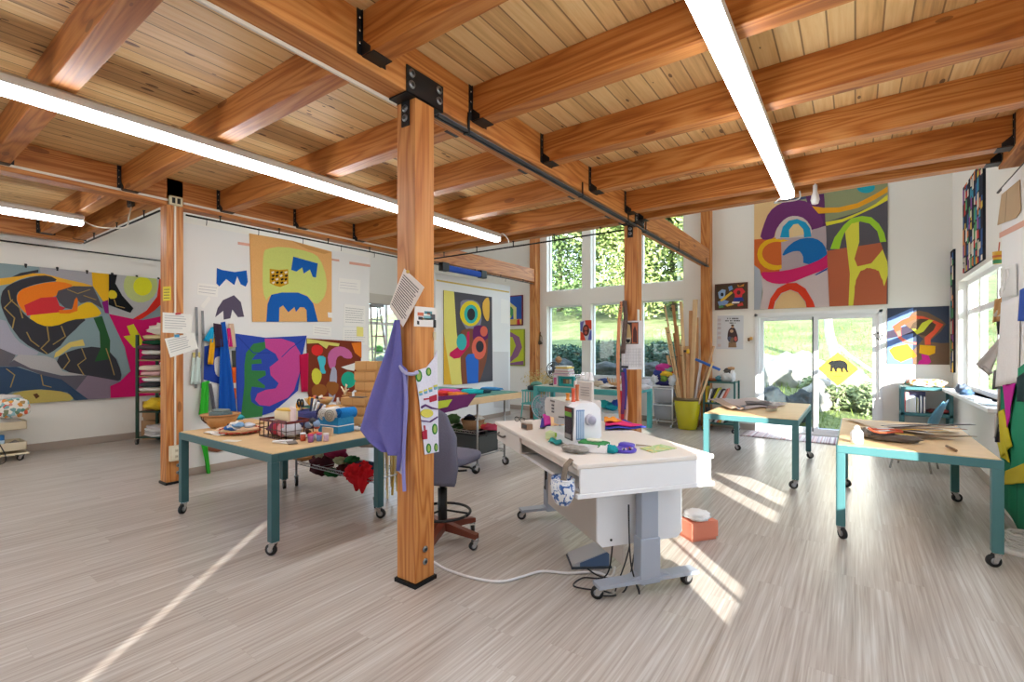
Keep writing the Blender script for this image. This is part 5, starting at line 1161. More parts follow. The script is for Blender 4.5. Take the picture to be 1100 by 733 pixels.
for k, (px, py, r, c, lab) in enumerate(((321, 466, (.08, .05, .03), (206, 170, 130), 'tan'), (314, 470, (.04, .03, .02), (232, 230, 224), 'white'), (326, 470, (.03, .03, .02), (236, 234, 230), 'off white'), (330, 466, (.05, .03, .02), (90, 66, 60), 'brown'))): q = pz(px, py, z1); mb = MB(); mb.blob((q.x, q.y, z1 + r[2] * .8), r, fab(c), 2, .3, 3, k + 40); single(mb, 'fabric_scrap', lab + ' scrap between the red wire basket and the thread tubs', 'fabric scrap')
# cardboard boxes on the cart behind
kraft = mat((200, 152, 96), .75, var=.06, bscale=12); kraftd = mat((168, 122, 74), .75)
ZC = .741
def carton(c, d_, rz, lab, name='cardboard_box', m=None, seam=True, hole=False):
    t = thing(name, lab, 'box', tuple(c), rz, None); w, dd, h = d_
    mb = MB(); mb.bb((-w / 2 + .006, -dd / 2 + .006, 0), (w / 2 - .006, dd / 2 - .006, h * .62), m or kraft, .003); mb.build('box', t)
    mb = MB(); mb.bb((-w / 2 - .004, -dd / 2 - .004, h * .16), (w / 2 + .004, dd / 2 + .004, h * .985), m or kraft, .003)
    if seam: mb.bb((.0, -dd / 2 - .0055, h * .16), (.004, -dd / 2 - .004, h * .985), kraftd)
    mb.build('lid', t)
    if hole: mb = MB(); mb.cyl((-.02, -dd / 2 - .006, h * .6), (-.02, -dd / 2 - .004, h * .6), .012, black, seg=12); mb.build('finger_hole', t)
    return t
def px_w(x0, x1, d): return (x1 - x0) / F * d
bq = onY(397, 431, 3.22); z = ZC; hb = .088
names = ('lowest', 'second from bottom', 'third from bottom', 'fourth from bottom', 'fifth from bottom', 'sixth from bottom', 'topmost')
zt = onY(395, 388, 3.2).z; nb = 6; hb = (zt - ZC) / nb
for k in range(nb): carton((bq.x + .008 * (k % 2), 3.22, ZC + k * hb + .0015 * 0), (.24, .17, hb - .001), .35 + .09 * ((k * 7) % 3 - 1), 'flat cardboard box, %s of the tall stack behind the apron' % (names[k] if k < nb - 1 else 'topmost'))
b2 = onY(384, 456, 3.03); carton((b2.x, 3.02, ZC), (.26, .14, .10), .3, 'pale wooden box with a finger hole under the short stack of cartons', 'wooden_box', mat((220, 178, 118), .6), False, True)
for k in range(2): carton((b2.x + .01, 3.02, ZC + .102 + k * .088), (.28, .14, .086), .3, 'cardboard box, %s of the pair on the pale wooden box' % ('lower', 'upper')[k])
mb = MB(); mb.box((b2.x + .05, 3.0, ZC + .282), (.16, .08, .006), mat((90, 88, 86), .5), .3, .002); single(mb, 'steel_rule', 'dark flat plate lying on the upper carton of the pair', 'rule')
b3 = onY(313, 444, 3.03); carton((-4.86, 3.10, ZC), (.26, .26, .115), .0, 'honey coloured wooden box below the shallow woven basket', 'wooden_box', mat((222, 168, 84), .6), False, True)
mb = MB(); mb.box((-4.86, 3.10, ZC + .122), (.27, .27, .012), mat((52, 128, 116), .6), 0, .003); single(mb, 'green_folder', 'green folder lying on the honey coloured wooden box', 'folder')
mb = MB(); mb.lathe(bowl_prof(.09, .15, .085), mat((206, 168, 116), .8, var=.2, bump=.5, bscale=60), (-4.84, 3.1, ZC + .129), 28); single(mb, 'woven_basket', 'shallow straw basket on the green folder', 'basket')
rg = random.Random(9)
for k, c in enumerate(((236, 234, 230), (60, 50, 48), (206, 110, 90), (226, 214, 200), (110, 84, 70))): mb = MB(); a = rg.uniform(0, 6); mb.tube([(-4.84 + .08 * math.cos(a), 3.1 + .08 * math.sin(a), ZC + .19), (-4.84 - .06 * math.cos(a), 3.1 - .06 * math.sin(a), ZC + .23)], .016, mat(c, .6), 8); single(mb, 'spool', ('white', 'dark', 'coral', 'cream', 'brown')[k] + ' stick in the shallow straw basket', 'spool')
for k, (x, w, h, c, lab) in enumerate(((-4.62, .13, .15, (214, 164, 98), 'kraft carton nearest the straw basket'), (-4.46, .14, .16, (206, 154, 88), 'middle kraft carton between the baskets and the stacks'), (-4.31, .12, .12, (190, 140, 84), 'darker kraft carton beside the short stack'))): carton((x, 3.08, ZC), (w, .18, h), .15 * k, lab, m=mat(c, .75, var=.05, bscale=12))
mb = MB(); mb.lathe([(0, 0), (.045, 0), (.05, .05), (.05, .1), (.045, .1), (.04, .01), (0, .01)], mat((216, 160, 76), .5), (-4.66, 2.97, ZC + .0), 18); single(mb, 'honey_jar', 'small amber jar in front of the kraft cartons', 'jar')
wbl = mat((166, 116, 66), .6, var=.15, bscale=20)
for k, (x, h) in enumerate(((-4.47, .13), (-4.30, .13))): mb = MB(); mb.box((x, 3.22, ZC + .16 + h / 2 - (.0 if k == 0 else .04)), (.05, .05, h), wbl, .2, .004); mb.box((x, 3.22, ZC + .08), (.07, .09, .16 if k == 0 else .12), kraft, .2, .004); single(mb, 'wood_block', ('brown wooden upright on the kraft carton, beside the grey card', 'brown wooden upright next to the antler stand')[k], 'block')
for k, (x, c, lab) in enumerate(((-4.39, (226, 226, 222), 'white'), (-4.52, (214, 216, 220), 'pale grey'), (-4.24, (232, 230, 224), 'cream'))): mb = MB(); mb.lathe([(0, 0), (.018, 0), (.02, .03), (.012, .05), (.012, .075), (0, .08)], mat(c, .5), (x, 3.12, ZC + .16 if k < 2 else ZC + .125), 12); single(mb, 'glue_bottle', lab + ' small bottle standing on the kraft cartons', 'bottle')
an = onY(377, 420, 3.1); mb = MB(); zb = ZC + .278
for pts in ([(0, 0, 0), (-.02, 0, .05), (-.07, 0, .09)], [(0, 0, 0), (0, .01, .07), (.0, .01, .12)], [(0, 0, .02), (.03, 0, .06), (.06, 0, .07)], [(-.02, 0, .05), (-.05, .01, .05)], [(0, .0, .07), (.03, 0, .11)]): mb.tube([Vector((an.x, 3.03, zb)) + Vector(p) for p in pts], [.009, .008, .005][:len(pts)], mat((236, 216, 180), .6), 7)
mb.box((an.x, 3.03, zb - .0), (.05, .04, .014), mat((190, 140, 84), .6)); single(mb, 'antler_branch', 'pale branching twig standing on the short stack of cartons', 'twig')
q = pz(398, 461, z1); 
for k, (dx, dy, c, lab) in enumerate(((0, -.02, (226, 224, 222), 'white'), (.07, .04, (120, 104, 94), 'brown grey'), (.02, .09, (190, 184, 178), 'grey'))): mb = MB(); mb.grid(lambda u, v: (q.x - .15 + dx + .26 * u, q.y - .12 + dy + .18 * v, z1 + .006 + .012 * k + .012 * abs(math.sin(u * 6 + v * 5 + k))), 8, 6, fab(c), .005); single(mb, 'fabric_scrap', lab + ' flat cloth near the apron end of the crowded worktable', 'fabric scrap')
# clothes on the cart shelves
def cloth_heap(c, r, col, lab, seed, amp=.35, cat='clothes', name='folded_cloth', e=None, rz=0.0):
    mb = MB()
    if e: mb.soft(c, r, fab(col), e, 3, amp, 2.6, seed, rz)
    else: mb.blob(c, r, fab(col), 3, amp, 2.6, seed, None, rz)
    single(mb, name, lab, cat)
for k, (px, py, Y, r, c, lab) in enumerate(((346, 497, 3.05, (.12, .12, .13), (70, 34, 40), 'dark maroon cloth heaped on the cart under the worktable'), (361, 487, 3.06, (.14, .1, .05), (120, 30, 60), 'crimson purple cloth on the heap under the worktable'), (343, 487, 3.0, (.05, .05, .09), (164, 170, 146), 'sage cloth hanging at the end of the heap'), (357, 508, 3.0, (.09, .07, .04), (36, 96, 52), 'dark green cloth at the foot of the heap'), (372, 504, 3.05, (.1, .1, .07), (86, 40, 42), 'brown maroon cloth in the middle of the heap'), (366, 495, 2.98, (.09, .06, .035), (150, 150, 116), 'olive cloth tongue across the heap'), (378, 494, 3.02, (.08, .07, .04), (44, 100, 60), 'bottle green cloth at the apron end of the heap'), (392, 502, 3.02, (.14, .1, .06), (40, 42, 60), 'navy cloth under the red cloth'))):
    q = onY(px, py, Y); cloth_heap(tuple(q), r, c, lab, k + 60)
q = onY(383, 509, 2.93); mb = MB(); rr_ = fab((198, 28, 38)); mb.blob((q.x - .02, 2.93, q.z), (.13, .08, .085), rr_, 4, .45, 2.6, 3); mb.blob((q.x + .1, 2.95, q.z + .01), (.09, .07, .1), rr_, 4, .45, 2.8, 5); mb.tube([(q.x + .05, 2.92, q.z), (q.x + .06, 2.9, q.z - .08), (q.x + .05, 2.89, q.z - .15)], [.07, .05, .012], rr_, 9); mb.tube([(q.x + .12, 2.92, q.z), (q.x + .13, 2.9, q.z - .09), (q.x + .14, 2.89, q.z - .16)], [.06, .04, .01], rr_, 9); single(mb, 'hanging_cloth', 'red cloth spilling off the cart under the worktable', 'clothes')
for k, (px, py, w, c, lab) in enumerate(((388, 480, .22, (176, 160, 140), 'tan folded cloth on the top of the cart under the apron'), (398, 486, .16, (150, 140, 130), 'grey folded cloth below the tan one'))): q = onY(px, py, 3.1); cloth_heap((q.x, 3.1, .62 - .05 * k), (w, .16, .03), c, lab, k + 80, .2, e=.5)
for k in range(7):
    px = 412 + k * 2.6; q = onY(px, 482, 3.2); q2 = onY(px + (1 if k % 2 else -1), 540 - (k * 13) % 22, 3.2); mb = MB(); mb.tube(bez([q, q.lerp(q2, .5) + Vector((.01 * math.sin(k * 2), 0, 0)), q2], 5), [.012] * 11, fab(((226, 204, 140), (214, 184, 96), (240, 228, 186))[k % 3]), 6); single(mb, 'ribbon', 'yellow ribbon hanging from the cart end behind the apron', 'ribbon', 'yellow ribbons on the wire cart')
q = onZ(318, 492, .3); mb = MB(); mb.box((-5.0, 3.08, .29), (.2, .3, .03), mat((176, 132, 82), .6), 0, .004); single(mb, 'flat_panel', 'flat wooden panel on the lower shelf beneath the worktable', 'panel')
# ---------------------------------------------------------------- far board on the second cart
ZB = .947
for k, (px, py, r, c, lab, rz) in enumerate(((480, 424, (.13, .1, .03), (226, 70, 60), 'red'), (487, 421, (.12, .09, .03), (190, 70, 150), 'magenta'), (497, 424, (.11, .09, .03), (230, 140, 60), 'orange'), (506, 421, (.15, .09, .03), (40, 170, 180), 'turquoise'), (516, 421, (.1, .08, .025), (50, 80, 90), 'slate'), (525, 418, (.14, .08, .02), (60, 130, 190), 'blue'), (491, 418, (.12, .09, .03), (120, 40, 90), 'plum'), (512, 417, (.1, .1, .03), (30, 40, 50), 'black')) if False else ()): pass
for k, (px, py, r, c, lab) in enumerate(((474, 425, (.13, .1, .028), (214, 60, 56), 'red'), (483, 423, (.15, .07, .03), (206, 80, 160), 'pink'), (492, 426, (.11, .09, .025), (226, 130, 60), 'orange'), (500, 422, (.10, .09, .03), (120, 30, 60), 'wine'), (507, 423, (.14, .08, .03), (40, 178, 186), 'turquoise'), (518, 422, (.11, .08, .022), (46, 70, 84), 'slate'), (528, 419, (.16, .08, .018), (70, 140, 196), 'blue'))):
    q = onZ(px, py, ZB); cloth_heap((q.x, q.y, ZB + r[2] * .9), r, c, lab + ' cloth on the green mat of the wooden board', k + 100, .25, e=.55)
mb = hang('x', -3.53, (0, 0, 1), [(440, 428), (511, 423), (500, 437), (446, 452)], fab((108, 50, 102)), .02, 12, 6, 3, .006, .012); single(mb, 'hanging_cloth', 'purple cloth draped over the edge of the wooden board', 'cloth')
a = Art('x', -3.50, .006, .02); a.outline([(462, 432), (484, 429), (479, 437), (466, 440)], fab((190, 206, 70))); a.end('fabric_cutout', 'lime cutout lying on the draped purple cloth', 'fabric piece')
bk = thing('wicker_basket', 'brown wicker basket on the wire shelf beyond the office chair', 'basket', (onY(507, 457, 4.6).x, 4.62, .505)); mb = MB(); mb.lathe([(0, 0), (.12, 0), (.15, .12), (.14, .12), (.11, .01), (0, .01)], mat((150, 116, 84), .8, var=.2, bump=.5, bscale=60), seg=22); mb.build('basket', bk)
for k, (dx, dy, c, lab) in enumerate(((-.05, 0, (60, 70, 110), 'navy'), (.05, .03, (226, 222, 214), 'cream'), (.0, -.05, (40, 40, 46), 'black'))): cloth_heap((bk.location.x + dx, bk.location.y + dy, .63), (.08, .07, .04), c, lab + ' cloth in the brown wicker basket', 120 + k, .4)
for k, (px, py, c, lab) in enumerate(((523, 452, (214, 70, 80), 'coral cloth'), (530, 449, (206, 80, 110), 'pink cloth'), (518, 455, (200, 190, 110), 'pale green cloth'))): q = onY(px, py, 4.7); cloth_heap((q.x, 4.7, .535), (.1, .1, .03), c, lab + ' at the end of the wire shelf with the wicker basket', 130 + k, .3, e=.6)
for k, (px, py, c, r) in enumerate(((487, 450, (90, 126, 80), .09), (492, 460, (64, 100, 70), .08), (486, 462, (130, 110, 80), .07))): q = onY(px, py, 4.6); cloth_heap((q.x, 4.6, q.z), (r, r, r * .7), c, ('leaf green', 'moss green', 'brown')[k] + ' bundle at the chair end of the wire shelf', 140 + k, .4)
bn_ = thing('storage_bin', 'black plastic bin on the low shelf of the wire cart', 'bin', (-3.98, 4.74, .205)); bm_ = mat((62, 66, 66), .5)
mb = MB(); mb.bb((-.24, -.19, 0), (.24, -.18, .24), bm_); mb.bb((-.24, .18, 0), (.24, .19, .24), bm_); mb.bb((-.24, -.18, 0), (-.23, .18, .24), bm_); mb.bb((.23, -.18, 0), (.24, .18, .24), bm_); mb.bb((-.23, -.18, 0), (.23, .18, .01), bm_); mb.build('bin', bn_)
mb = MB(); mb.bb((-.255, -.205, .22), (.255, -.185, .245), black, .004); mb.bb((-.255, .185, .22), (.255, .205, .245), black, .004); mb.bb((.235, -.2, .22), (.255, .2, .245), black, .004); mb.bb((-.255, -.2, .22), (-.235, .2, .245), black, .004); mb.build('rim', bn_)
cloth_heap((-4.02, 4.74, .44), (.2, .15, .05), (66, 56, 72), 'dark plum cloth filling the black plastic bin', 150, .3, e=.6)
for k in range(3): mb = MB(); x = -3.86 + .05 * k; mb.tube([(x, 4.7, .42), (x + .01, 4.68, .52), (x + .03, 4.66, .58 - .03 * k)], [.03, .025, .02], mat((40, 38, 42), .6), 8); single(mb, 'hand_tool', 'dark handle sticking up from the black plastic bin', 'tool', 'dark handles in the black bin')
# ---------------------------------------------------------------- shelving rack behind the conduit post
rg = random.Random(31)
gm = mat((36, 66, 52), .5); rx0, ry0 = -9.2, 2.72
RWd, RL, RH_ = .21, .53, 1.72
rr_, rf_ = Vector((_c, _s, 0)), Vector((-_s, _c, 0)); o_ = onZ(147.5, 478) + rr_ * RL + rf_ * RWd; o_.z = 0
t = thing('shelving_rack', 'dark green rolling rack stacked with folded cloth behind the conduit post', 'rack', tuple(o_), TH - PI / 2)
def RK(lx, ly, z): q = o_ + rr_ * ly - rf_ * lx; return (q.x, q.y, z)
for sx in (-1, 1):
    for sy in (-1, 1):
        mb = MB(); mb.bb((sx * RWd - .018, sy * RL - .018, .1), (sx * RWd + .018, sy * RL + .018, RH_), gm, .003); mb.build('upright', t); caster(t, sx * RWd, sy * RL, .045, a=1.0 * sx)
for z in (.12, .52, .83, 1.08, 1.33): mb = MB(); mb.bb((-RWd, -RL, z - .02), (RWd, RL, z), gm if z < .6 else mat((150, 130, 90), .6), .002); mb.build('shelf', t)
pal = [(236, 232, 226), (60, 60, 64), (40, 110, 130), (226, 206, 190), (206, 216, 206), (226, 180, 180), (34, 84, 60), (90, 70, 80), (190, 190, 186), (216, 196, 150), (30, 34, 44), (226, 222, 214)]
pn = ['cream', 'charcoal', 'petrol blue', 'oatmeal', 'mint', 'dusty pink', 'forest green', 'mauve', 'grey', 'straw', 'black', 'ivory']; lv = {1.33: 'top', 1.08: 'second', .83: 'third'}
for z in (.83, 1.08, 1.33):
    for cidx, yy in enumerate((-.34, .0, .34)):
        zz = z
        for k in range(4 if z < 1.3 else 6):
            ci = rg.randrange(12); h = rg.uniform(.028, .044); 
            if zz + 2 * h > z + (.235 if z < 1.3 else .42): break
            cloth_heap(RK(rg.uniform(-.02, .06), yy + rg.uniform(-.02, .02), zz + h), (.22, .17, h), pal[ci], '%s folded cloth, layer %s of the %s pile on the %s rack shelf' % (pn[ci], ('one', 'two', 'three', 'four', 'five', 'six')[k], ('nearest', 'middle', 'farthest')[cidx], lv[z]), 200 + int(z * 100) + cidx * 10 + k, .16, 'folded cloth', e=.55, rz=TH - PI / 2 + rg.uniform(-.12, .12)); zz += 2 * h + .001
for k, (yy, c, lab) in enumerate(((-.3, (230, 196, 60), 'yellow cloth tumbling off the rack above the cartons'), (-.1, (222, 176, 40), 'deep yellow cloth beside the tumbling one'), (.3, (226, 220, 210), 'cream cloth at the far end of the lower rack shelf'))): cloth_heap(RK(.08, yy, .63), (.19, .17, .1), c, lab, 300 + k, .4)
for k, (yy, zz) in enumerate(((-.3, .145), (-.3, .185), (-.3, .225), (-.27, .265), (.08, .15), (.08, .2))): cloth_heap(RK(.04, yy, zz), (.2, .17, .022), ((230, 228, 226), (200, 196, 196), (236, 234, 232), (214, 206, 206), (180, 176, 180), (236, 230, 226))[k], ('bottom', 'second', 'third', 'top', 'lower', 'upper')[k] + (' pale folded cloth of the near pile on the lowest rack shelf' if k < 4 else ' pale folded cloth of the far pile on the lowest rack shelf'), 320 + k, .15, 'folded cloth', e=.45)
for k, z in enumerate((0.0, .32)): carton(RK(-.33, -.58 + .02 * k, z), (.45, .2, .315), TH + .04 * k, 'large cardboard carton %s behind the green rack' % ('on the floor', 'on top of another carton')[k], m=mat((176, 138, 100), .75))
cloth_heap(RK(0, -.2, 1.80), (.26, .24, .1), (236, 226, 214), 'crumpled cream cloth crowning the green rack', 340, .45)
cloth_heap(RK(.1, .12, 1.78), (.12, .2, .12), (50, 46, 46), 'black patterned cloth at the top of the rack by the post', 341, .35)
# ---------------------------------------------------------------- left utility trolley
tx, ty = -9.32, 1.19; cream = mat((222, 208, 178), .5)
t = thing('utility_trolley', 'cream rolling utility trolley by the wall under the huge quilt', 'trolley', (tx, ty, 0))
A_, B_ = .21, .30
for z in (.14, .42, .70):
    mb = MB(); mb.bb((-A_, -B_, z), (A_, B_, z + .012), cream, .003); h = .11
    mb.bb((-A_, -B_, z), (A_, -B_ + .012, z + h), cream, .003); mb.bb((-A_, B_ - .012, z), (A_, B_, z + h), cream, .003); mb.bb((-A_, -B_, z), (-A_ + .012, B_, z + h), cream, .003); mb.bb((A_ - .012, -B_, z), (A_, B_, z + h), cream, .003); mb.build('tray', t)
mb = MB(); mb.bb((-A_ - .02, -B_ - .02, .085), (A_ + .02, B_ + .02, .105), cream, .004); mb.build('base', t)
for sx in (-1, 1):
    mb = MB(); mb.cyl((sx * .17, -.0, .1), (sx * .17, -.0, .80), .014, cream); mb.build('upright', t)
    for sy in (-1, 1): caster(t, sx * .17, sy * .26, .035, a=sx, top=.088)
flor = NT('floral_cloth'); tc = flor.n('ShaderNodeTexCoord'); vo = flor.n('ShaderNodeTexVoronoi', Scale=26.0); flor.l(tc.outputs['Object'], vo.inputs['Vector']); sep = flor.n('ShaderNodeSeparateColor'); flor.l(vo.outputs['Color'], sep.inputs[0])
flor.l(flor.ramp(sep.outputs[0], [(.0, (232, 226, 216)), (.45, (228, 220, 206)), (.5, (206, 70, 60)), (.65, (220, 150, 60)), (.8, (80, 130, 110)), (.92, (150, 190, 200))]), flor.b.inputs['Base Color']); flor.b.inputs['Roughness'].default_value = .9; FLORAL = flor.m
q = onX(20, 428, tx + .24); mb = MB(); mb.soft((tx + .27, ty + .17, .72), (.07, .14, .13), FLORAL, .6, 3, .2, 2.5, 3); single(mb, 'floral_bag', 'floral cloth bag slung over the cream trolley', 'bag')
cloth_heap((tx + .05, ty + .08, .84), (.16, .2, .05), (214, 210, 208), 'pale cloth on the cream trolley top', 350, .35)
mb = MB(); mb.lathe([(0, 0), (.06, 0), (.085, .05), (.08, .11), (.05, .13), (0, .135)], mat((222, 222, 224), .4), (tx + .08, ty - .15, .87), 20); single(mb, 'iron', 'white rounded steam iron on the cream trolley top', 'iron')
mb = MB(); mb.lathe([(0, 0), (.04, 0), (.04, .2), (.03, .21), (0, .21)], mat((34, 104, 168), .4), (tx + .13, ty + .06, .153), 20); mb.lathe([(.0405, .06), (.041, .06), (.041, .14), (.0405, .14)], mat((190, 214, 230), .4), (tx + .13, ty + .06, .153), 20); single(mb, 'spray_can', 'blue spray can in the lowest trolley tray', 'can')
mb = MB(); mb.box((tx + .1, ty + .2, .2), (.1, .1, .1), mat((150, 142, 136), .7), .3, .01, rot=Euler((.5, .2, .3))); single(mb, 'grey_block', 'grey wedge tipped in the lowest trolley tray', 'block')
mb = MB(); mb.box((tx + .13, ty - .06, .19), (.05, .12, .05), mat((120, 40, 60), .6), .1, .01); single(mb, 'red_pouch', 'small dark red pouch beside the blue spray can', 'pouch')
cloth_heap((tx + .05, ty + .1, .51), (.14, .16, .06), (226, 222, 216), 'white cloth in the middle trolley tray', 352, .4)
mb = MB(); mb.tube(bez([(tx + .25, ty - .1, .72), (tx + .29, ty - .05, .5), (tx + .27, ty + .02, .3), (tx + .34, ty + .08, .1), (tx + .36, ty + .02, .012), (tx + .3, ty - .3, .012)], 8), .006, black, 6); single(mb, 'power_cord', 'black cord trailing from the cream trolley to the floor', 'cord')
# ---------------------------------------------------------------- sewing desk, machine, chair
U = Vector((.8, -.6, 0)); Vv = Vector((.6, .8, 0)); SA = math.atan2(-.6, .8)
O0 = Vector((-1.268, 2.408, 0))                       # near corner of the desk top
ivory = mat((228, 220, 212), .5); desk_w = mat((236, 236, 238), .45); legm = mat((168, 176, 190), .45, .2)
DL, DD, DH = 1.71, .93, .85
def dl(a, b, z): return O0 - U * a + Vv * b + Vector((0, 0, z))       # a = along from the near end, b = across, world point
sd_ = thing('sewing_desk', 'white adjustable sewing desk on rolling feet in the middle of the room', 'desk', tuple(dl(DL / 2, DD / 2, 0)), SA)
hx, hy = DL / 2, DD / 2
def front(x): return (-hy - .0)
top = [(hx, -hy), (hx, hy), (-hx + .0, hy), (-hx, -hy)]
mb = MB(); mb.bb((-hx, -hy, DH - .03), (hx, hy, DH), ivory, .008); mb.build('desk_top', sd_)
mb = MB(); mb.bb((-hx + .25, -hy + .06, DH - .19), (hx - .006, hy - .03, DH - .17), desk_w); mb.bb((hx - .02, -hy + .02, DH - .17), (hx - .004, hy - .02, DH - .03), desk_w, .003); mb.bb((-hx + .05, hy - .04, DH - .17), (hx - .02, hy - .02, DH - .03), desk_w); mb.bb((hx - .03, -hy + .0, DH - .195), (hx + .004, hy - .0, DH - .17), desk_w, .003); mb.build('apron_panel', sd_)
mb = MB(); mb.bb((-hx + .02, -hy + .012, DH - .16), (-hx + .66, -hy + .03, DH - .035), ivory, .004); mb.bb((-hx + .02, -hy + .03, DH - .16), (-hx + .66, -hy + .4, DH - .15), ivory); mb.bb((-hx + .015, -hy + .03, DH - .15), (-hx + .03, -hy + .4, DH - .035), ivory); dr = mb.build('drawer', sd_)
mb = MB(); mb.tube(bez([(-hx + .10, -hy + .012, DH - .085), (-hx + .13, -hy - .012, DH - .095), (-hx + .26, -hy - .012, DH - .095), (-hx + .29, -hy + .012, DH - .085)], 5), .008, mat((110, 104, 100), .4, .7), 8); mb.build('drawer_pull', dr)
mb = MB(); mb.bb((-hx + .68, -hy + .02, DH - .075), (hx - .03, -hy + .04, DH - .03), ivory, .003); mb.build('front_rail', sd_)
for k, xx in enumerate((hx - .13, -hx + .17)):
    mb = MB(); yo = -.05 * k; mb.bb((xx - .035, .01 + yo, .055), (xx + .035, .13 + yo, DH - .19 if k == 0 else DH - .03), legm, .006); mb.bb((xx - .042, yo, .06), (xx + .042, .14 + yo, .34), legm, .006); cl = mb.build('leg_column', sd_)
    if k: mb = MB(); mb.bb((xx - .02, yo - .004, .25), (xx + .02, yo + .0095, .66), mat((60, 62, 66), .4, .5)); mb.bb((xx - .012, yo - .008, .28), (xx + .012, yo - .003, .62), chrome); mb.build('slot_cover', cl)
    mb = MB(); mb.plate([(xx - .045, -.28, .075), (xx + .045, -.28, .075), (xx + .045, .42, .075), (xx - .045, .42, .075)], (0, 0, 1), .022, legm); mb.plate([(xx - .035, -.08, .097), (xx - .035, .22, .097), (xx - .035, .14, .12), (xx - .035, .0, .12)], (1, 0, 0), .07, legm); mb.build('foot', sd_)
    mb = MB(); mb.bb((xx - .03, -hy + .12, DH - .215), (xx + .03, hy - .12, DH - .19), legm, .004); mb.build('cross_arm', sd_)
    for yy in (-.25, .38): caster(sd_, xx, yy, .038, a=1.2 + yy, top=.078)
# modesty panels: along the far side and the hanging end panel
mb = MB(); mb.bb((-hx + .21, -.04, .13), (hx - .23, -.022, DH - .17), mat((204, 194, 186), .5), .004); mb.build('modesty_panel', sd_)
mb = MB(); mb.plate([(hx - .21, -hy + .27, .27), (hx - .21, -hy + .235, .305), (hx - .21, -hy + .235, DH - .17), (hx - .21, hy - .08, DH - .17), (hx - .21, hy - .08, .305), (hx - .21, hy - .115, .27)], (-1, 0, 0), .018, desk_w); mb.cyl((hx - .21, -hy + .33, .31), (hx - .206, -hy + .33, .31), .008, black, seg=8); mb.build('end_panel', sd_)
zd = DH + .001
# sewing machine
mO = onZ(616, 482, zd); ms = thing('sewing_machine', 'white sewing machine with a dial and a dark screen on the desk', 'sewing machine', tuple(mO - U * .245 + Vv * .10), SA); ms.scale = (.91, .91, .91)
wh = mat((236, 236, 240), .3); gy = mat((206, 202, 200), .35)
L2, D2, H2 = .27, .11, .30
mb = MB(); mb.bb((-L2 - .02, -D2, 0), (L2, D2, .075), wh, .015); mb.build('base', ms)
mb = MB(); mb.plate([(L2 - .15, -D2, .07), (L2 - .15, -D2 + .01, .29), (L2 - .15, -D2 + .05, .32), (L2 - .15, D2 - .05, .32), (L2 - .15, D2 - .005, .28), (L2 - .15, D2 + .005, .07)], (1, 0, 0), .15, wh)
mb.build('pillar', ms)
mb = MB(); mb.plate([(-L2 - .02, -D2 + .012, .165), (-L2 - .05, -D2 + .012, .20), (-L2 - .05, -D2 + .012, .285), (-L2, -D2 + .012, .315), (L2 - .12, -D2 + .012, .315), (L2 - .12, -D2 + .012, .17), (.04, -D2 + .012, .19), (-.06, -D2 + .012, .17)], (0, 1, 0), D2 * 2 - .03, gy); mb.build('arm', ms)
mb = MB(); mb.bb((-L2 - .0, -.04, .10), (-L2 + .09, .04, .19), gy, .01); mb.cyl((-L2 + .045, 0, .078), (-L2 + .045, 0, .11), .004, chrome, seg=8); mb.box((-L2 + .045, 0, .083), (.03, .02, .006), chrome); mb.build('needle_head', ms)
mb = MB(); mb.cyl((L2, .02, .20), (L2 + .03, .02, .20), .042, mat((206, 204, 216), .35), .038, 24); mb.cyl((L2 + .03, .02, .20), (L2 + .036, .02, .20), .03, mat((170, 168, 190), .4), seg=24); mb.build('hand_wheel', ms)
mb = MB(); mb.bb((L2 - .0, -D2 + .02, .06), (L2 + .006, -D2 + .085, .275), mat((120, 150, 190), .35), .003)
for k in range(4): mb.bb((L2 + .005, -D2 + .026 + .016 * k, .07), (L2 + .009, -D2 + .034 + .016 * k, .265), mat((190, 206, 226), .35))
mb.build('vent_panel', ms)
mb = MB(); mb.bb((L2 - .145, -D2 - .006, .05), (L2 - .012, -D2 + .002, .29), mat((60, 60, 64), .3), .004); mb.build('screen_bezel', ms)
mb = MB(); mb.bb((L2 - .135, -D2 - .0085, .10), (L2 - .022, -D2 - .006, .215), mat((46, 30, 44), .25)); mb.bb((L2 - .135, -D2 - .0085, .222), (L2 - .022, -D2 - .006, .252), mat((112, 176, 60), .35)); mb.bb((L2 - .135, -D2 - .0085, .256), (L2 - .022, -D2 - .006, .278), mat((140, 50, 40), .35)); mb.bb((L2 - .13, -D2 - .0085, .062), (L2 - .03, -D2 - .006, .092), mat((150, 146, 142), .4)); mb.build('screen', ms)
mb = MB()
for k in range(6): mb.bb((-.16 + .016 * (k % 2) * 1.5, -D2 + .006, .205 + .026 * (k // 2)), (-.14 + .016 * (k % 2) * 1.5, -D2 + .012, .22 + .026 * (k // 2)), mat((110, 106, 110), .5), .002)
mb.build('button_field', ms); mb = MB()
for k in range(5): mb.bb((-.02 + .022 * k, -D2 + .006, .183 + .002 * k), (-.004 + .022 * k, -D2 + .012, .193 + .002 * k), mat((70, 66, 70), .5), .002)
for k in range(8): mb.bb((-.19 + .011 * k, -D2 + .007, .29), (-.182 + .011 * k, -D2 + .012, .303), mat((120, 116, 120), .5))
mb.build('stitch_panel', ms)
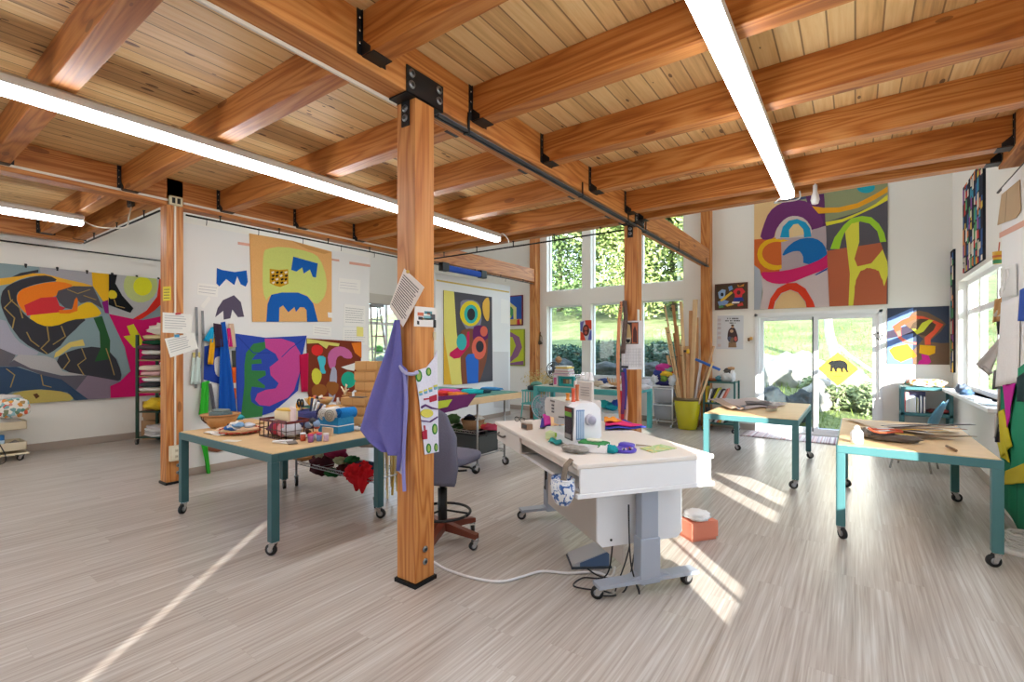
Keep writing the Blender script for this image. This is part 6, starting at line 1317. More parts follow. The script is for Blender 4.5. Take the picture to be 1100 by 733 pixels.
# overlocker behind: tall beige body with thread guide
so_ = dl(.40, .62, zd); sg = thing('overlocker', 'beige overlocker with an antenna thread guide behind the sewing machine', 'overlocker', tuple(onZ(628, 464, zd)), SA + .25); sg.scale = (.9, .9, .9); bg_ = mat((206, 196, 190), .45)
mb = MB(); mb.bb((-.10, -.09, 0), (.12, .09, .28), bg_, .015); mb.bb((-.13, -.07, .0), (.13, .07, .05), bg_, .01); mb.build('body', sg)
mb = MB(); mb.bb((-.115, -.03, .22), (.125, .0, .44), bg_, .008); [mb.bb((-.115 + .1, -.034, .32 + .022 * k), (.1, -.029, .326 + .022 * k), mat((150, 142, 138), .5)) for k in range(4)]; mb.build('cover', sg)
mb = MB(); mb.cyl((-.0, -.095, .0), (-.0, -.095, .50), .005, chrome, seg=8); mb.tube([(-.11, -.095, .255), (.11, -.095, .255)], .004, chrome, 6); mb.tube([(-.11, -.095, .50), (.11, -.095, .50)], .004, chrome, 6); mb.build('thread_guide', sg)
for k, xx in enumerate((-.06, .0, .05)):
    mb = MB(); mb.lathe([(0, 0), (.028, 0), (.024, .02), (.014, .07), (.012, .075), (0, .075)], mat((238, 238, 240), .6), (xx, .03, .44), 14); mb.build('thread_cone', sg)
for k, (px, c, lab, h) in enumerate(((619, (214, 90, 60), 'red', .09), (624, (190, 110, 70), 'rust', .11), (616, (230, 150, 60), 'orange', .05))):
    q = mO - U * (.11 + .045 * k) + Vv * (.05 + .05 * (k % 2)); mb = MB(); mb.lathe([(0, 0), (.016, 0), (.016, .006), (.011, .008), (.012, h - .008), (.016, h - .006), (.016, h), (0, h)], mat(c, .6), (q.x, q.y, zd + .292), 14); single(mb, 'thread_spool', lab + ' thread spool standing on top of the sewing machine', 'spool')
# cloths on the desk
def sheet3(pts, c, z, lab, name='folded_cloth', h=.008, wav=.006, cat='cloth'):
    tl, tr, br, bl = [onZ(*p, z) for p in pts]
    mb = MB(); mb.grid(lambda u, v: tl.lerp(tr, u).lerp(bl.lerp(br, u), v) + Vector((0, 0, h + wav * (math.sin(u * 9 + v * 5) + 1))), 10, 8, fab(c) if not isinstance(c, bpy.types.Material) else c, h); single(mb, name, lab, cat)
sheet3([(650, 455), (672, 454), (694, 462), (650, 463)], (60, 70, 160), zd, 'blue cloth under the fan of bright cloths behind the machine')
sheet3([(650, 452), (664, 453), (690, 460), (650, 459)], (222, 60, 120), zd + .018, 'magenta cloth in the fan of bright cloths behind the machine')
sheet3([(649, 451), (660, 451), (668, 455), (649, 455)], (232, 150, 60), zd + .035, 'orange cloth on top of the fan behind the machine')
sheet3([(582, 452), (602, 452), (604, 462), (580, 461)], (72, 64, 150), zd, 'indigo cloth under the machine arm')
sheet3([(583, 448), (598, 448), (600, 459), (585, 459)], (190, 60, 150), zd + .018, 'magenta cloth folded under the machine arm')
sheet3([(591, 450), (606, 450), (606, 460), (592, 460)], (236, 196, 150), zd + .035, 'peach cloth on top of the folds under the machine arm')
q = onZ(597, 472, zd); mb = MB(); mb.box((q.x, q.y, zd + .028), (.13, .09, .055), mat((206, 222, 170), .6), .2, .01); mb.box((q.x + .04, q.y - .0, zd + .04), (.06, .092, .03), mat((160, 196, 60), .6), .2, .006); single(mb, 'fabric_bolt', 'pale green folded bundle in front of the screen', 'fabric bundle')
sheet3([(592, 473), (604, 476), (601, 480), (589, 476)], (50, 150, 150), zd, 'teal cloth flat at the desk edge below the green bundle', h=.005)
# glasses
q = onZ(558, 453.5, zd); t = thing('eyeglasses', 'black rimmed eyeglasses at the far end of the sewing desk', 'glasses', tuple(q), -.2)
for s in (-1, 1): mb = MB(); mb.tube([(s * .034 + .027 * math.cos(a * PI / 8), 0, .022 + .021 * math.sin(a * PI / 8)) for a in range(17)], .0028, black, 6); mb.build('rim', t); mb = MB(); mb.tube([(s * .062, 0, .03), (s * .064, .06, .03), (s * .06, .13, .012)], .0025, black, 6); mb.build('temple', t)
mb = MB(); mb.tube([(-.008, 0, .026), (0, 0, .03), (.008, 0, .026)], .0028, black, 6); mb.build('bridge', t)
q = onZ(566, 461, zd); t = thing('bobbin_case', 'small brown and black bobbin box near the eyeglasses', 'box', tuple(q), -.5); mb = MB(); mb.bb((-.05, -.03, 0), (.05, .03, .045), mat((150, 120, 96), .5), .006); mb.build('box', t); mb = MB(); mb.bb((-.02, -.034, .01), (.055, -.03, .04), mat((40, 36, 40), .4), .003); mb.bb((-.05, -.03, .045), (.04, .03, .06), mat((206, 196, 186), .5), .004); mb.build('lid', t)
# white tray with green cloth, pins, clips
q = onZ(637, 484, zd); t = thing('plastic_tray', 'white plastic tray with green cloth at the desk corner', 'tray', tuple(q), SA + .9); mb = MB(); mb.bb((-.10, -.075, 0), (.10, .075, .008), wh); mb.bb((-.10, -.075, 0), (-.092, .075, .05), wh); mb.bb((.092, -.075, 0), (.10, .075, .05), wh); mb.bb((-.092, -.075, 0), (.092, -.067, .05), wh); mb.bb((-.092, .067, 0), (.092, .075, .05), wh); mb.build('tray', t)
mb = MB(); mb.soft((q.x, q.y, zd + .045), (.095, .065, .016), fab((70, 140, 84)), .5, 3, .2); single(mb, 'green_cloth', 'green cloth lying in the white plastic tray', 'cloth'); mb = MB(); mb.soft((q.x + .01, q.y + .0, zd + .068), (.05, .035, .008), fab((226, 224, 206)), .5, 2, .2); single(mb, 'cream_cloth', 'cream cloth scrap on the green cloth in the tray', 'cloth')
q = onZ(618, 486, zd); mb = MB(); mb.blob((q.x, q.y, zd + .022), (.09, .06, .022), mat((150, 146, 140), .5, var=.6, bscale=50), 3, .3, 4, 2); single(mb, 'chain_heap', 'heap of grey chain and clips at the desk corner', 'chain')
q = onZ(671, 485, zd); t = thing('pincushion', 'purple magnetic pin dish on the sewing desk', 'pin dish', tuple(q)); pu = mat((96, 78, 190), .4); mb = MB(); mb.lathe([(0, 0), (.07, 0), (.075, .015), (.07, .02), (.045, .01), (0, .01)], pu, seg=24); mb.build('dish', t); mb = MB(); rg = random.Random(2); [mb.blob((rg.uniform(-.04, .04), rg.uniform(-.04, .04), .016), .008, mat(((226, 226, 226), (206, 90, 60), (60, 60, 70))[k % 3], .4), 1, 0) for k in range(12)]; mb.build('pins', t)
mb = MB(); mb.soft((q.x - .03, q.y + .1, zd + .018), (.05, .04, .018), pu, .6, 3, .2); single(mb, 'purple_cushion', 'purple pad behind the magnetic pin dish', 'pad')
q = onZ(657, 487, zd); mb = MB(); mb.blob((q.x, q.y, zd + .025), (.04, .03, .025), fab((40, 150, 160)), 3, .5, 4, 7); single(mb, 'teal_scrap', 'teal crumpled scrap between the tray and the pin dish', 'fabric scrap')
scq = onZ(683, 480, zd); t = thing('scissors', 'black and grey scissors lying beside the pin dish', 'scissors', tuple(scq), .5); mb = MB(); mb.tube([(0, 0, .01), (.1, .0, .006)], [.008, .002], chrome, 6); mb.build('blade', t)
for s in (-1, 1): mb = MB(); mb.tube([(-.04 + .025 * math.cos(a * PI / 6), s * .022 + .018 * math.sin(a * PI / 6), .01) for a in range(13)], .007, black, 6); mb.build('handle', t)
mapm = NT('map_print'); tc = mapm.n('ShaderNodeTexCoord'); nz = mapm.n('ShaderNodeTexNoise', Scale=14.0, Detail=3.0); mapm.l(tc.outputs['Object'], nz.inputs['Vector']); mapm.l(mapm.ramp(nz.outputs['Fac'], [(.3, (206, 150, 90)), (.42, (214, 206, 130)), (.5, (150, 190, 130)), (.6, (206, 214, 170)), (.7, (226, 170, 110))]), mapm.b.inputs['Base Color'])
a_, b_, c_, d_ = [onZ(*p, zd) for p in ((687, 482), (710, 478), (727, 482), (701, 487))]; mb = MB(); mb.plate([a_, b_, c_, d_], (0, 0, 1), .004, mapm.m); single(mb, 'printed_map', 'green and orange printed card flat near the sunlit desk edge', 'card')
# floral pocket bag hanging at the corner
bp = dl(.03, -.03, .62); t = thing('pocket_bag', 'blue and white floral pocket bag clipped to the desk corner', 'bag', tuple(dl(.09, -.05, DH - .245)), SA)
bf = NT('blue_floral'); tc = bf.n('ShaderNodeTexCoord'); nz = bf.n('ShaderNodeTexNoise', Scale=24.0, Detail=2.0, Distortion=1.5); bf.l(tc.outputs['Object'], nz.inputs['Vector']); bf.l(bf.ramp(nz.outputs['Fac'], [(.40, (226, 230, 236)), (.5, (226, 228, 232)), (.54, (90, 130, 190)), (.62, (60, 96, 160))]), bf.b.inputs['Base Color']); bf.b.inputs['Roughness'].default_value = .9
mb = MB(); mb.lathe([(0, 0), (.05, .005), (.085, .05), (.095, .11), (.085, .15), (.078, .15), (.086, .11), (.07, .05), (0, .02)], bf.m, (0, 0, 0), 20, 1, .7); mb.build('pouch', t); mb = MB(); mb.lathe([(.08, .145), (.092, .15), (.08, .158)], bf.m, (0, 0, 0), 20, 1, .7); mb.build('rim', t)
mb = MB(); [mb.tube([(-.025 + .017 * k, 0, .12), (-.02 + .014 * k, .02, .22), (-.012 + .01 * k, .055, .258)], .007, mat((140, 126, 112), .6, var=.4, bscale=40), 6) for k in range(4)]; mb.build('strap', t)
# things at the sunlit far side: salmon carton on the floor behind the end panel
q = onZ(737, 569, 0); carton((-1.02, 3.98, 0), (.16, .24, .15), SA, 'salmon coloured carton on the floor behind the desk end panel', m=mat((226, 138, 112), .7), seam=False)
mb = MB(); mb.blob((-1.02, 3.96, .185), (.1, .1, .04), fab((240, 240, 240)), 3, .3, 3, 3); single(mb, 'white_cloth', 'white cloth lying on the salmon carton', 'cloth')
# foot pedal and cables
pq = onZ(632, 604, 0); t = thing('foot_pedal', 'grey blue sewing machine foot pedal on the floor under the desk', 'pedal', tuple(pq), SA - .25); mb = MB(); mb.plate([(-.10, -.13, .0), (-.10, .13, .0), (-.10, .13, .125), (-.10, -.13, .03)], (1, 0, 0), .2, mat((190, 192, 196), .45)); mb.build('pedal', t)
mb = MB(); mb.bb((-.11, -.14, 0), (.11, .14, .014), mat((64, 70, 80), .5), .004); mb.build('base', t); mb = MB(); mb.plate([(.1005, -.08, .016), (.1005, .12, .016), (.1005, .12, .115), (.1005, -.08, .04)], (1, 0, 0), .004, mat((84, 110, 146), .45)); mb.build('side_panel', t)
def cable(P, r, m, lab, cat='cable', name='cable'): mb = MB(); mb.tube(bez(P, 10), r, m, 7); single(mb, name, lab, cat)
cable([onZ(466, 604, .01), onZ(480, 612, .01), onZ(508, 621, .01), onZ(537, 625, .01), onZ(560, 620, .01), onZ(582, 614, .01), onZ(610, 616, .01), onZ(640, 615, .01), onZ(656, 620, .01), Vector((-1.3, 3.0, .05))], .0085, mat((236, 236, 238), .45), 'white extension cord snaking from the front post to the sewing desk')
bk_ = mat((40, 40, 46), .5)
cable([dl(.3, .45, .58), dl(.3, .40, .3), dl(.32, .36, .04), dl(.38, .22, .012), dl(.30, .12, .012), dl(.2, .25, .012), dl(.16, .4, .012), dl(.22, .52, .3)], .005, bk_, 'black cable looping on the floor from desk to pedal')
cable([dl(.12, .40, .55), dl(.13, .42, .2), dl(.10, .46, .012), dl(.22, .5, .012), dl(.36, .34, .012), dl(.4, .26, .06)], .005, bk_, 'second black cable curling beside the desk column')
cable([dl(.25, .48, .55), dl(.24, .48, .25), dl(.20, .36, .012), dl(.12, .30, .012), dl(.18, .2, .012), dl(.34, .3, .012)], .0045, bk_, 'third black cable piled near the pedal')
cable([dl(.17, .55, .57), dl(.17, .55, .3), dl(.17, .54, .012)], .008, mat((230, 230, 232), .5), 'white cable dropping straight behind the end panel')
# ---------------------------------------------------------------- office chair
cc = Vector((-2.61, 2.73, 0)); ch = thing('office_chair', 'grey drafting chair with a foot ring behind the front post', 'chair', tuple(cc), .12); gf = mat((104, 104, 122), .9, var=.12, bump=.3, bscale=120); wd = mat((112, 54, 38), .4)
mb = MB(); mb.soft((0, .06, .655), (.235, .225, .045), gf, .55, 4, .03); mb.build('seat', ch)
mb = MB(); mb.grid(lambda u, v: ((.262 * (1 - .32 * max(0, v - .62) ** 1.3 / .38 ** 1.3 * 1.0) * (1 - .12 * max(0, .2 - v) / .2)) * (2 * u - 1), -.215 + .05 * (2 * u - 1) ** 2 - .03 * math.sin(v * PI) - .02 * v, .50 + .585 * v - .06 * abs(2 * u - 1) ** 2.5 * (1 if v > .6 else 0) * (v - .6) / .4), 14, 16, gf, .06); mb.build('backrest', ch)
mb = MB(); mb.bb((-.03, -.17, .575), (.03, -.02, .595), black, .004); mb.tube([(0, -.0, .585), (0, -.16, .585), (0, -.2, .66), (0, -.2, .8)], .018, black, 8); mb.build('back_bracket', ch)
mb = MB(); mb.cyl((0, .03, .575), (0, .03, .615), .10, black, seg=18); mb.tube([(.08, .05, .59), (.2, .08, .585), (.26, .09, .555)], .008, black, 7); mb.tube([(.05, -.02, .59), (.18, -.03, .58), (.24, -.02, .59)], .008, black, 7); mb.build('lever', ch)
mb = MB(); mb.cyl((0, 0, .10), (0, 0, .42), .036, black, seg=16); mb.cyl((0, 0, .42), (0, .02, .585), .022, mat((50, 50, 54), .35, .6), seg=14); mb.build('column', ch)
mb = MB(); mb.tube([(.215 * math.cos(a * PI / 18), .215 * math.sin(a * PI / 18), .235) for a in range(37)], .011, black, 8); [mb.tube([(.03 * math.cos(a), .03 * math.sin(a), .25), (.215 * math.cos(a), .215 * math.sin(a), .235)], .008, black, 7) for a in (0.3, 2.4, 4.5)]; mb.build('foot_ring', ch)
for k in range(5):
    a = .02 + k * 2 * PI / 5; c_, s_ = math.cos(a), math.sin(a); n = Vector((-s_, c_, 0)); mb = MB(); p0, p1 = Vector((.03 * c_, .03 * s_, .115)), Vector((.315 * c_, .315 * s_, .082))
    mb.plate([p0 + n * .032 + Vector((0, 0, .05)), p1 + n * .024 + Vector((0, 0, .034)), p1 + n * .024, p0 + n * .032 - Vector((0, 0, .02))], -n, .05, wd); mb.build('base_leg', ch); caster(ch, .30 * c_, .30 * s_, .03, a + 1, .083)
# ---------------------------------------------------------------- apron, towel and notes on the front post
def drape(plane, at_, left, right, m, off=.01, amp=.02, folds=2.0, nu=16, th=.004, twist=0.0, mf=None):
    a = Art(plane, at_); Lp = [Vector(a.v3(a.w(p))) for p in left]; Rp = [Vector(a.v3(a.w(p))) for p in right]; n = len(Lp) - 1
    def along(P, v): k = min(n - 1, int(v * n)); return P[k].lerp(P[k + 1], v * n - k)
    mb = MB(); mb.grid(lambda u, v: along(Lp, v).lerp(along(Rp, v), u) + a.n * (off + amp * (.3 + .7 * v) * (.5 + .5 * math.sin(folds * 2 * PI * u + twist * v))), nu, n * 4, m, th, mf); return mb
ap = thing('apron', 'periwinkle apron hanging from the front post', 'apron', (-2.5, 2.06, .8))
def into(mb, par, name):
    o = mb.build(name, par); o.location = -Vector(par.location); return o
peri = mat((110, 108, 178), .92, var=.08, bump=.2, bscale=60, spec=.15)
into(drape('y', 2.085, [(427, 344), (419, 375), (408, 408), (398, 440), (393, 461), (404, 474), (418, 484)], [(431, 344), (433, 375), (434, 408), (434, 440), (434, 462), (433, 480), (430, 490)], peri, .01, .05, 1.7, 18, .004, 1.2), ap, 'skirt')
into(drape('y', 2.085, [(429, 388), (429, 430), (429, 470), (428, 505)], [(439, 398), (437, 430), (436, 470), (431, 506)], peri, .006, .012, 1.0, 8), ap, 'side_fold')
mb = MB(); a = Art('y', 2.09); P = [Vector(a.v3(a.w(p), .02)) for p in ((437, 400), (439, 430), (437, 470), (436, 500), (437, 527))]; mb.tube(bez(P, 4), .012, mat((140, 140, 204), .9), 6); into(mb, ap, 'waist_tie')
mb = MB(); k0 = Vector(a.v3(a.w((441, 401)), .02)); mb.tube(bez([Vector(a.v3(a.w((429, 388)), .014)), Vector(a.v3(a.w((436, 399)), .018)), Vector(a.v3(a.w((444, 402)), .02)), onX(449, 400, XB1[1] + .012)], 5), .012, mat((176, 176, 214), .9), 7); into(mb, ap, 'neck_knot')
tw = thing('printed_towel', 'white vegetable print cloth tied to the side of the front post', 'cloth', (XB1[1], 2.2, .8))
a = Art('x', XB1[1] + .002, .004, .004); a.crop = (390, 300, 3.055); a.n = Vector((1, 0, 0))
a.outline([(168, 302), (205, 290), (228, 262), (240, 234), (243, 400), (246, 566), (200, 576), (182, 400)], fab((214, 212, 228)))
gr, gl, rd, yw, bl_ = fab((58, 120, 62)), fab((150, 176, 90)), fab((170, 50, 70)), fab((206, 196, 90)), fab((110, 160, 190))
for cx, cy, rx, ry in ((180, 318, 11, 20), (212, 304, 9, 14), (232, 492, 9, 18), (212, 555, 8, 16), (236, 552, 6, 14)): a.p(gr, circle(cx, cy, rx, ry, 12)); a.p(gl, circle(cx, cy, rx * .55, ry * .7, 10)); a.k -= 1
for x, y in ((180, 372), (196, 366), (212, 360), (228, 352)): a.p(bl_, [(x, y), (x + 11, y - 3), (x + 11, y + 9), (x + 2, y + 11)]); a.p(yw, [(x, y - 3), (x + 11, y - 6), (x + 11, y), (x, y + 3)]); a.k -= 1
a.p(rd, [(214, 386), (238, 378), (238, 398), (216, 404)]); a.p(rd, [(196, 392), (214, 390), (214, 394), (196, 397)]); a.p(rd, [(190, 500), (205, 494), (206, 524), (192, 526)]); a.p(rd, [(196, 480), (199, 480), (200, 496), (197, 496)])
a.p(yw, circle(205, 440, 20, 14, 14)); a.p(fab((90, 60, 110)), [(186, 418), (200, 410), (222, 420), (242, 425), (242, 428), (220, 426), (200, 416), (188, 424)]); a.p(fab((90, 60, 110)), [(188, 462), (215, 466), (240, 450), (240, 454), (216, 470), (188, 466)])
o = a.mb.build('cloth_front', tw); o.location = -Vector(tw.location)
a = Art('y', 2.099, .004, .004); a.crop = (390, 300, 3.055); a.outline([(118, 278), (136, 300), (150, 312), (146, 420), (134, 500), (128, 640), (118, 630), (116, 420)], fab((214, 212, 228)))
for cx, cy, rx, ry in ((124, 300, 6, 14), (132, 312, 5, 9)): a.p(gr, circle(cx, cy, rx, ry, 10))
for P in ([(120, 330), (134, 345), (128, 380), (120, 370)], [(124, 400), (140, 395), (138, 410), (124, 415)]): a.p(rd, P)
for P in ([(128, 350), (142, 356), (142, 362), (128, 358)], [(120, 430), (138, 440), (138, 446), (120, 436)]): a.p(fab((60, 44, 70)), P)
o = a.mb.build('cloth_side', tw); o.location = -Vector(tw.location)
F_ = (380, 280, 6.111)
sheet('y', 2.095, F_, [(348, 55), (480, 178), (340, 438), (248, 305)], 'tilted sheet of dense handwriting pinned to the front post', 15, mat((90, 84, 92), .8), 12, mat((236, 228, 224), .8), 'handwritten_note', .02, .42, .1)
mb = MB(); p_ = onY(438, 292, 2.07); mb.blob(tuple(p_), .012, mat((206, 170, 90), .4, .5), 2, 0); single(mb, 'push_pin', 'brass push pin holding the tilted handwriting sheet', 'pin')
a = Art('x', XB1[1] + .002, .002, .003); a.n = Vector((1, 0, 0)); a.crop = F_; a.outline([(398, 300), (540, 312), (536, 438), (392, 432)], mat((222, 218, 216), .7))
for x, y, w, h, c in ((415, 340, 40, 22, (206, 110, 80)), (460, 332, 50, 18, (90, 140, 150)), (420, 368, 30, 20, (60, 60, 66)), (455, 362, 50, 26, (120, 170, 180)), (500, 352, 30, 36, (70, 74, 80)), (440, 378, 60, 10, (206, 160, 80)), (412, 395, 14, 24, (50, 50, 54)), (478, 340, 20, 14, (214, 130, 100))): a.p(mat(c, .7), [(x, y), (x + w, y + 3), (x + w, y + h + 3), (x, y + h)]); a.k -= 1
a.end('postcard', 'small collage postcard on the side of the front post', 'card')
for k, (yy, c) in enumerate(((402, (40, 40, 44)), (480, (214, 206, 180)))): p_ = onX(469.5, 280 + (yy + 20) / 6.111 * 1.0, XB1[1] + .004); mb = MB(); mb.bb((XB1[1], 2.25, p_.z - .02), (XB1[1] + .016, 2.268, p_.z + .03), mat(c, .5), .003); single(mb, 'post_clip', ('black', 'cream')[k] + ' clip on the edge of the front post', 'clip')
# notes on the conduit post
cr2 = (0, 200, 4.583)
a_ = XB2[1]
for pts, lab, sd0 in (([(812, 622), (958, 632), (952, 728), (812, 722)], 'upper white letter clipped to the conduit post', 3), ([(822, 752), (966, 722), (986, 800), (850, 845)], 'lower tilted white letter clipped to the conduit post', 4)):
    b = Art('y', 2.095, .002, .02); b.crop = cr2; b.outline(pts, paper); rg = random.Random(sd0); tl, tr, br_, bl2 = [Vector((*b.w(p), 0)) for p in pts]
    for r_ in range(6):
        v = .15 + r_ * .12; L0, R0 = tl.lerp(bl2, v), tr.lerp(br_, v); b.line(mat((176, 176, 182), .8), [L0.lerp(R0, .08)[:2], L0.lerp(R0, rg.uniform(.7, .92))[:2]], .006, raw=True); b.k -= 1
    b.rect = None; b.end('letter', lab, 'paper')
b = Art('y', 2.095, .002, .004); b.crop = cr2; b.outline([(806, 496), (843, 494), (843, 563), (806, 566)], mat((232, 214, 60), .7)); [b.p(mat((120, 110, 50), .7), [(810, y), (838, y - 1), (838, y + 3), (810, y + 4)]) for y in (508, 522, 536, 550)]; b.end('sticky_note', 'yellow sticky note with writing on the conduit post', 'note')
mb = MB(); p_ = onY(191.5, 337, 2.07); mb.box(tuple(p_), (.12, .012, .02), mat((196, 40, 50), .5), 0, .003); single(mb, 'clip', 'red clip above the upper white letter', 'clip')
mb = MB(); p_ = onY(190, 361, 2.068); mb.box(tuple(p_), (.10, .012, .03), mat((40, 150, 200), .5), 0, .003); single(mb, 'clip', 'blue clip between the two white letters', 'clip')
# calendar and print strip on the far post
b = Art('y', 5.845, .003, .004); b.crop = (540, 340, 6.111); b.outline([(778, 30), (925, 28), (926, 348), (782, 350)], mat((232, 232, 236), .7)); b.p(mat((60, 50, 54), .7), [(800, 40), (892, 38), (892, 182), (800, 182)])
b.p(mat((214, 184, 130), .7), [(806, 60), (822, 48), (838, 60), (846, 140), (806, 140)]); b.p(mat((190, 110, 76), .7), [(850, 44), (888, 44), (888, 178), (850, 178)]); b.p(mat((84, 50, 50), .7), [(858, 90), (870, 60), (882, 100), (884, 176), (856, 170)]); b.p(mat((226, 220, 200), .7), [(806, 140), (844, 140), (840, 178), (806, 178)]); b.p(mat((40, 40, 44), .7), [(810, 150), (840, 150), (836, 172), (818, 176)])
for y in range(215, 335, 20): b.line(mat((206, 206, 212), .7), [(795, y), (912, y)], .006)
for x in range(795, 915, 17): b.line(mat((206, 206, 212), .7), [(x, 210), (x, 330)], .005)
b.line(mat((60, 60, 66), .7), [(786, 332), (822, 333)], .03); b.end('wall_calendar', 'wall calendar with two standing figures on the far post', 'calendar')
mb = MB(); p_ = onX(686, 338, XB1[1] + .003); mb.bb((XB1[1] + .001, 5.86, 1.66), (XB1[1] + .006, 5.93, 2.0), mat((226, 224, 222), .7)); single(mb, 'paper_strip', 'narrow white paper strip on the side of the far post', 'paper')
dots = NT('dotted_ribbon'); tc = dots.n('ShaderNodeTexCoord'); vo = dots.n('ShaderNodeTexVoronoi', Scale=30.0, Randomness=.2); dots.l(tc.outputs['Object'], vo.inputs['Vector']); dots.l(dots.ramp(vo.outputs['Distance'], [(.25, (40, 36, 40)), (.32, (222, 150, 110))]), dots.b.inputs['Base Color']); dots.b.inputs['Roughness'].default_value = .9
def ribbon(P, w, m, lab): mb = MB(); Q = bez(P, 6); mb.grid(lambda u, v: Q[min(len(Q) - 1, int(v * (len(Q) - 1)))] + Vector((w * (u - .5), 0, 0)), 2, len(Q) - 1, m, .004); single(mb, 'hanging_ribbon', lab, 'ribbon')
ribbon([onY(668, 324, 5.82), onY(665, 350, 5.8), onY(664, 400, 5.8), onY(666, 440, 5.8), onY(667, 452, 5.8)], .045, dots.m, 'long orange dotted ribbon hanging beside the far post')
ribbon([onY(671, 323, 5.81), onY(672, 345, 5.79), onY(669, 380, 5.79)], .06, mat((110, 90, 84), .9, var=.5, bscale=30), 'brown knitted ribbon at the top of the far post')
for k, (px, y0, y1, c, nm) in enumerate(((669, 400, 445, (120, 60, 110), 'purple'), (671, 396, 440, (60, 70, 150), 'indigo'), (668, 420, 462, (206, 60, 70), 'red'), (672, 425, 456, (220, 180, 170), 'blush'), (666, 440, 470, (232, 232, 234), 'white'))): ribbon([onY(px, y0, 5.76 + .012 * k), onY(px + 1, (y0 + y1) / 2, 5.75 + .012 * k), onY(px - .5, y1, 5.76 + .012 * k)], .045, fab(c), nm + ' ribbon tail hanging low beside the far post')
# ---------------------------------------------------------------- long desk at the windows and its clutter
dx0, dx1, dy0, dy1 = -5.35, -3.14, 8.25, 9.0
t = thing('long_desk', 'long turquoise desk in front of the tall windows', 'desk', ((dx0 + dx1) / 2, (dy0 + dy1) / 2, 0)); a, b = (dx1 - dx0) / 2, (dy1 - dy0) / 2
mb = MB(); mb.bb((-a, -b, .70), (a, b, .745), turq, .004); mb.build('desk_top', t); mb = MB(); mb.bb((-a + .02, -b + .02, .744), (a - .02, b - .02, .752), mat((206, 200, 186), .6), .002); mb.build('mat', t)
mb = MB(); mb.bb((-a + .03, -b + .03, .64), (a - .03, -b + .055, .70), turq, .003); mb.build('front_rail', t)
for sx in (-1, 1):
    for sy in (-1, 1): mb = MB(); mb.bb((sx * (a - .04) - .04, sy * (b - .04) - .04, 0), (sx * (a - .04) + .04, sy * (b - .04) + .04, .70), turq, .004); mb.build('leg', t)
ZD = .755
def on_desk(px, Y): return onY(px, 420, Y).x
bc = [((232, 230, 228), 'white'), ((226, 196, 206), 'pale pink'), ((190, 170, 190), 'mauve'), ((230, 226, 220), 'ivory'), ((206, 160, 170), 'rose'), ((236, 234, 232), 'bright white'), ((214, 206, 200), 'grey white'), ((232, 200, 80), 'yellow'), ((240, 238, 232), 'cream')]
x = on_desk(607, 8.55); z = ZD + .20
t = thing('picture_stand', 'teal picture frame standing on the window desk under the book pile', 'frame', (x + .12, 8.5, ZD)); 
frame(t, -.17, .17, 0, .2, .05, .12, mat((40, 156, 156), .5)); mb = MB(); mb.bb((-.13, -.03, .04), (.13, -.02, .16), mat((150, 130, 110), .6)); mb.bb((-.05, -.034, .06), (.0, -.03, .13), mat((226, 206, 150), .6)); mb.bb((.02, -.034, .05), (.07, -.03, .14), mat((236, 234, 226), .6)); mb.build('print', t)
t = thing('magazine_file', 'pink and white magazine file beside the teal picture frame', 'file', (x - .13, 8.5, ZD)); mb = MB(); mb.bb((-.05, -.12, 0), (.05, .12, .2), mat((230, 226, 230), .6), .004); mb.bb((-.03, -.124, .03), (.03, -.12, .17), mat((206, 100, 150), .6)); mb.build('body', t)
rg = random.Random(6)
for k, (c, nm) in enumerate(bc): h = .022 if k != 7 else .03; mb = MB(); mb.box((x + rg.uniform(-.02, .03), 8.5 + rg.uniform(-.02, .02), z + h / 2), (.36 - .012 * k, .26, h - .001), mat(c, .6), rg.uniform(-.15, .15), .002); single(mb, 'book', '%s book, %s in the pile on the teal picture frame' % (nm, ('lowest', 'second up', 'third up', 'fourth up', 'fifth up', 'sixth up', 'seventh up', 'eighth up', 'topmost')[k]), 'book'); z += h
fx = on_desk(595, 8.6); t = thing('desk_fan', 'round dark desk fan beside the book pile', 'fan', (fx, 8.6, ZD)); dk_ = mat((58, 56, 60), .5)
mb = MB(); mb.lathe([(0, 0), (.1, 0), (.1, .02), (.03, .03), (.02, .16), (0, .16)], dk_, seg=20); mb.build('stand', t)
mb = MB()
for r_ in (.05, .09, .13, .17): mb.tube([(r_ * math.cos(i * PI / 12), -.04 + .03 * (r_ / .17) ** 2, .3 + r_ * math.sin(i * PI / 12)) for i in range(25)], .004 if r_ < .17 else .009, dk_, 6)
for i in range(16): aa = i * PI / 8; mb.tube([(.02 * math.cos(aa), -.045, .3 + .02 * math.sin(aa)), (.17 * math.cos(aa), -.01, .3 + .17 * math.sin(aa))], .003, dk_, 5)
mb.build('grille', t); mb = MB()
for i in range(4): aa = i * PI / 2; mb.plate([(.02 * math.cos(aa), 0, .3 + .02 * math.sin(aa)), (.14 * math.cos(aa + .1), .01, .3 + .14 * math.sin(aa + .1)), (.14 * math.cos(aa + .7), -.01, .3 + .14 * math.sin(aa + .7)), (.02 * math.cos(aa + 1), 0, .3 + .02 * math.sin(aa + 1))], (0, 1, 0), .004, mat((96, 96, 100), .5))
mb.build('blade', t)
mb = MB(); mb.blob((fx + .1, 8.62, ZD + .52), (.07, .05, .06), mat((190, 150, 110), .8), 3, .5, 3, 5); mb.cyl((fx + .1, 8.62, ZD), (fx + .1, 8.62, ZD + .5), .012, mat((110, 90, 70), .7)); mb.cyl((fx + .1, 8.62, ZD), (fx + .1, 8.62, ZD + .015), .06, mat((110, 90, 70), .7), seg=16); single(mb, 'ornament_stand', 'small tan ornament on a stick rising behind the fan', 'ornament')
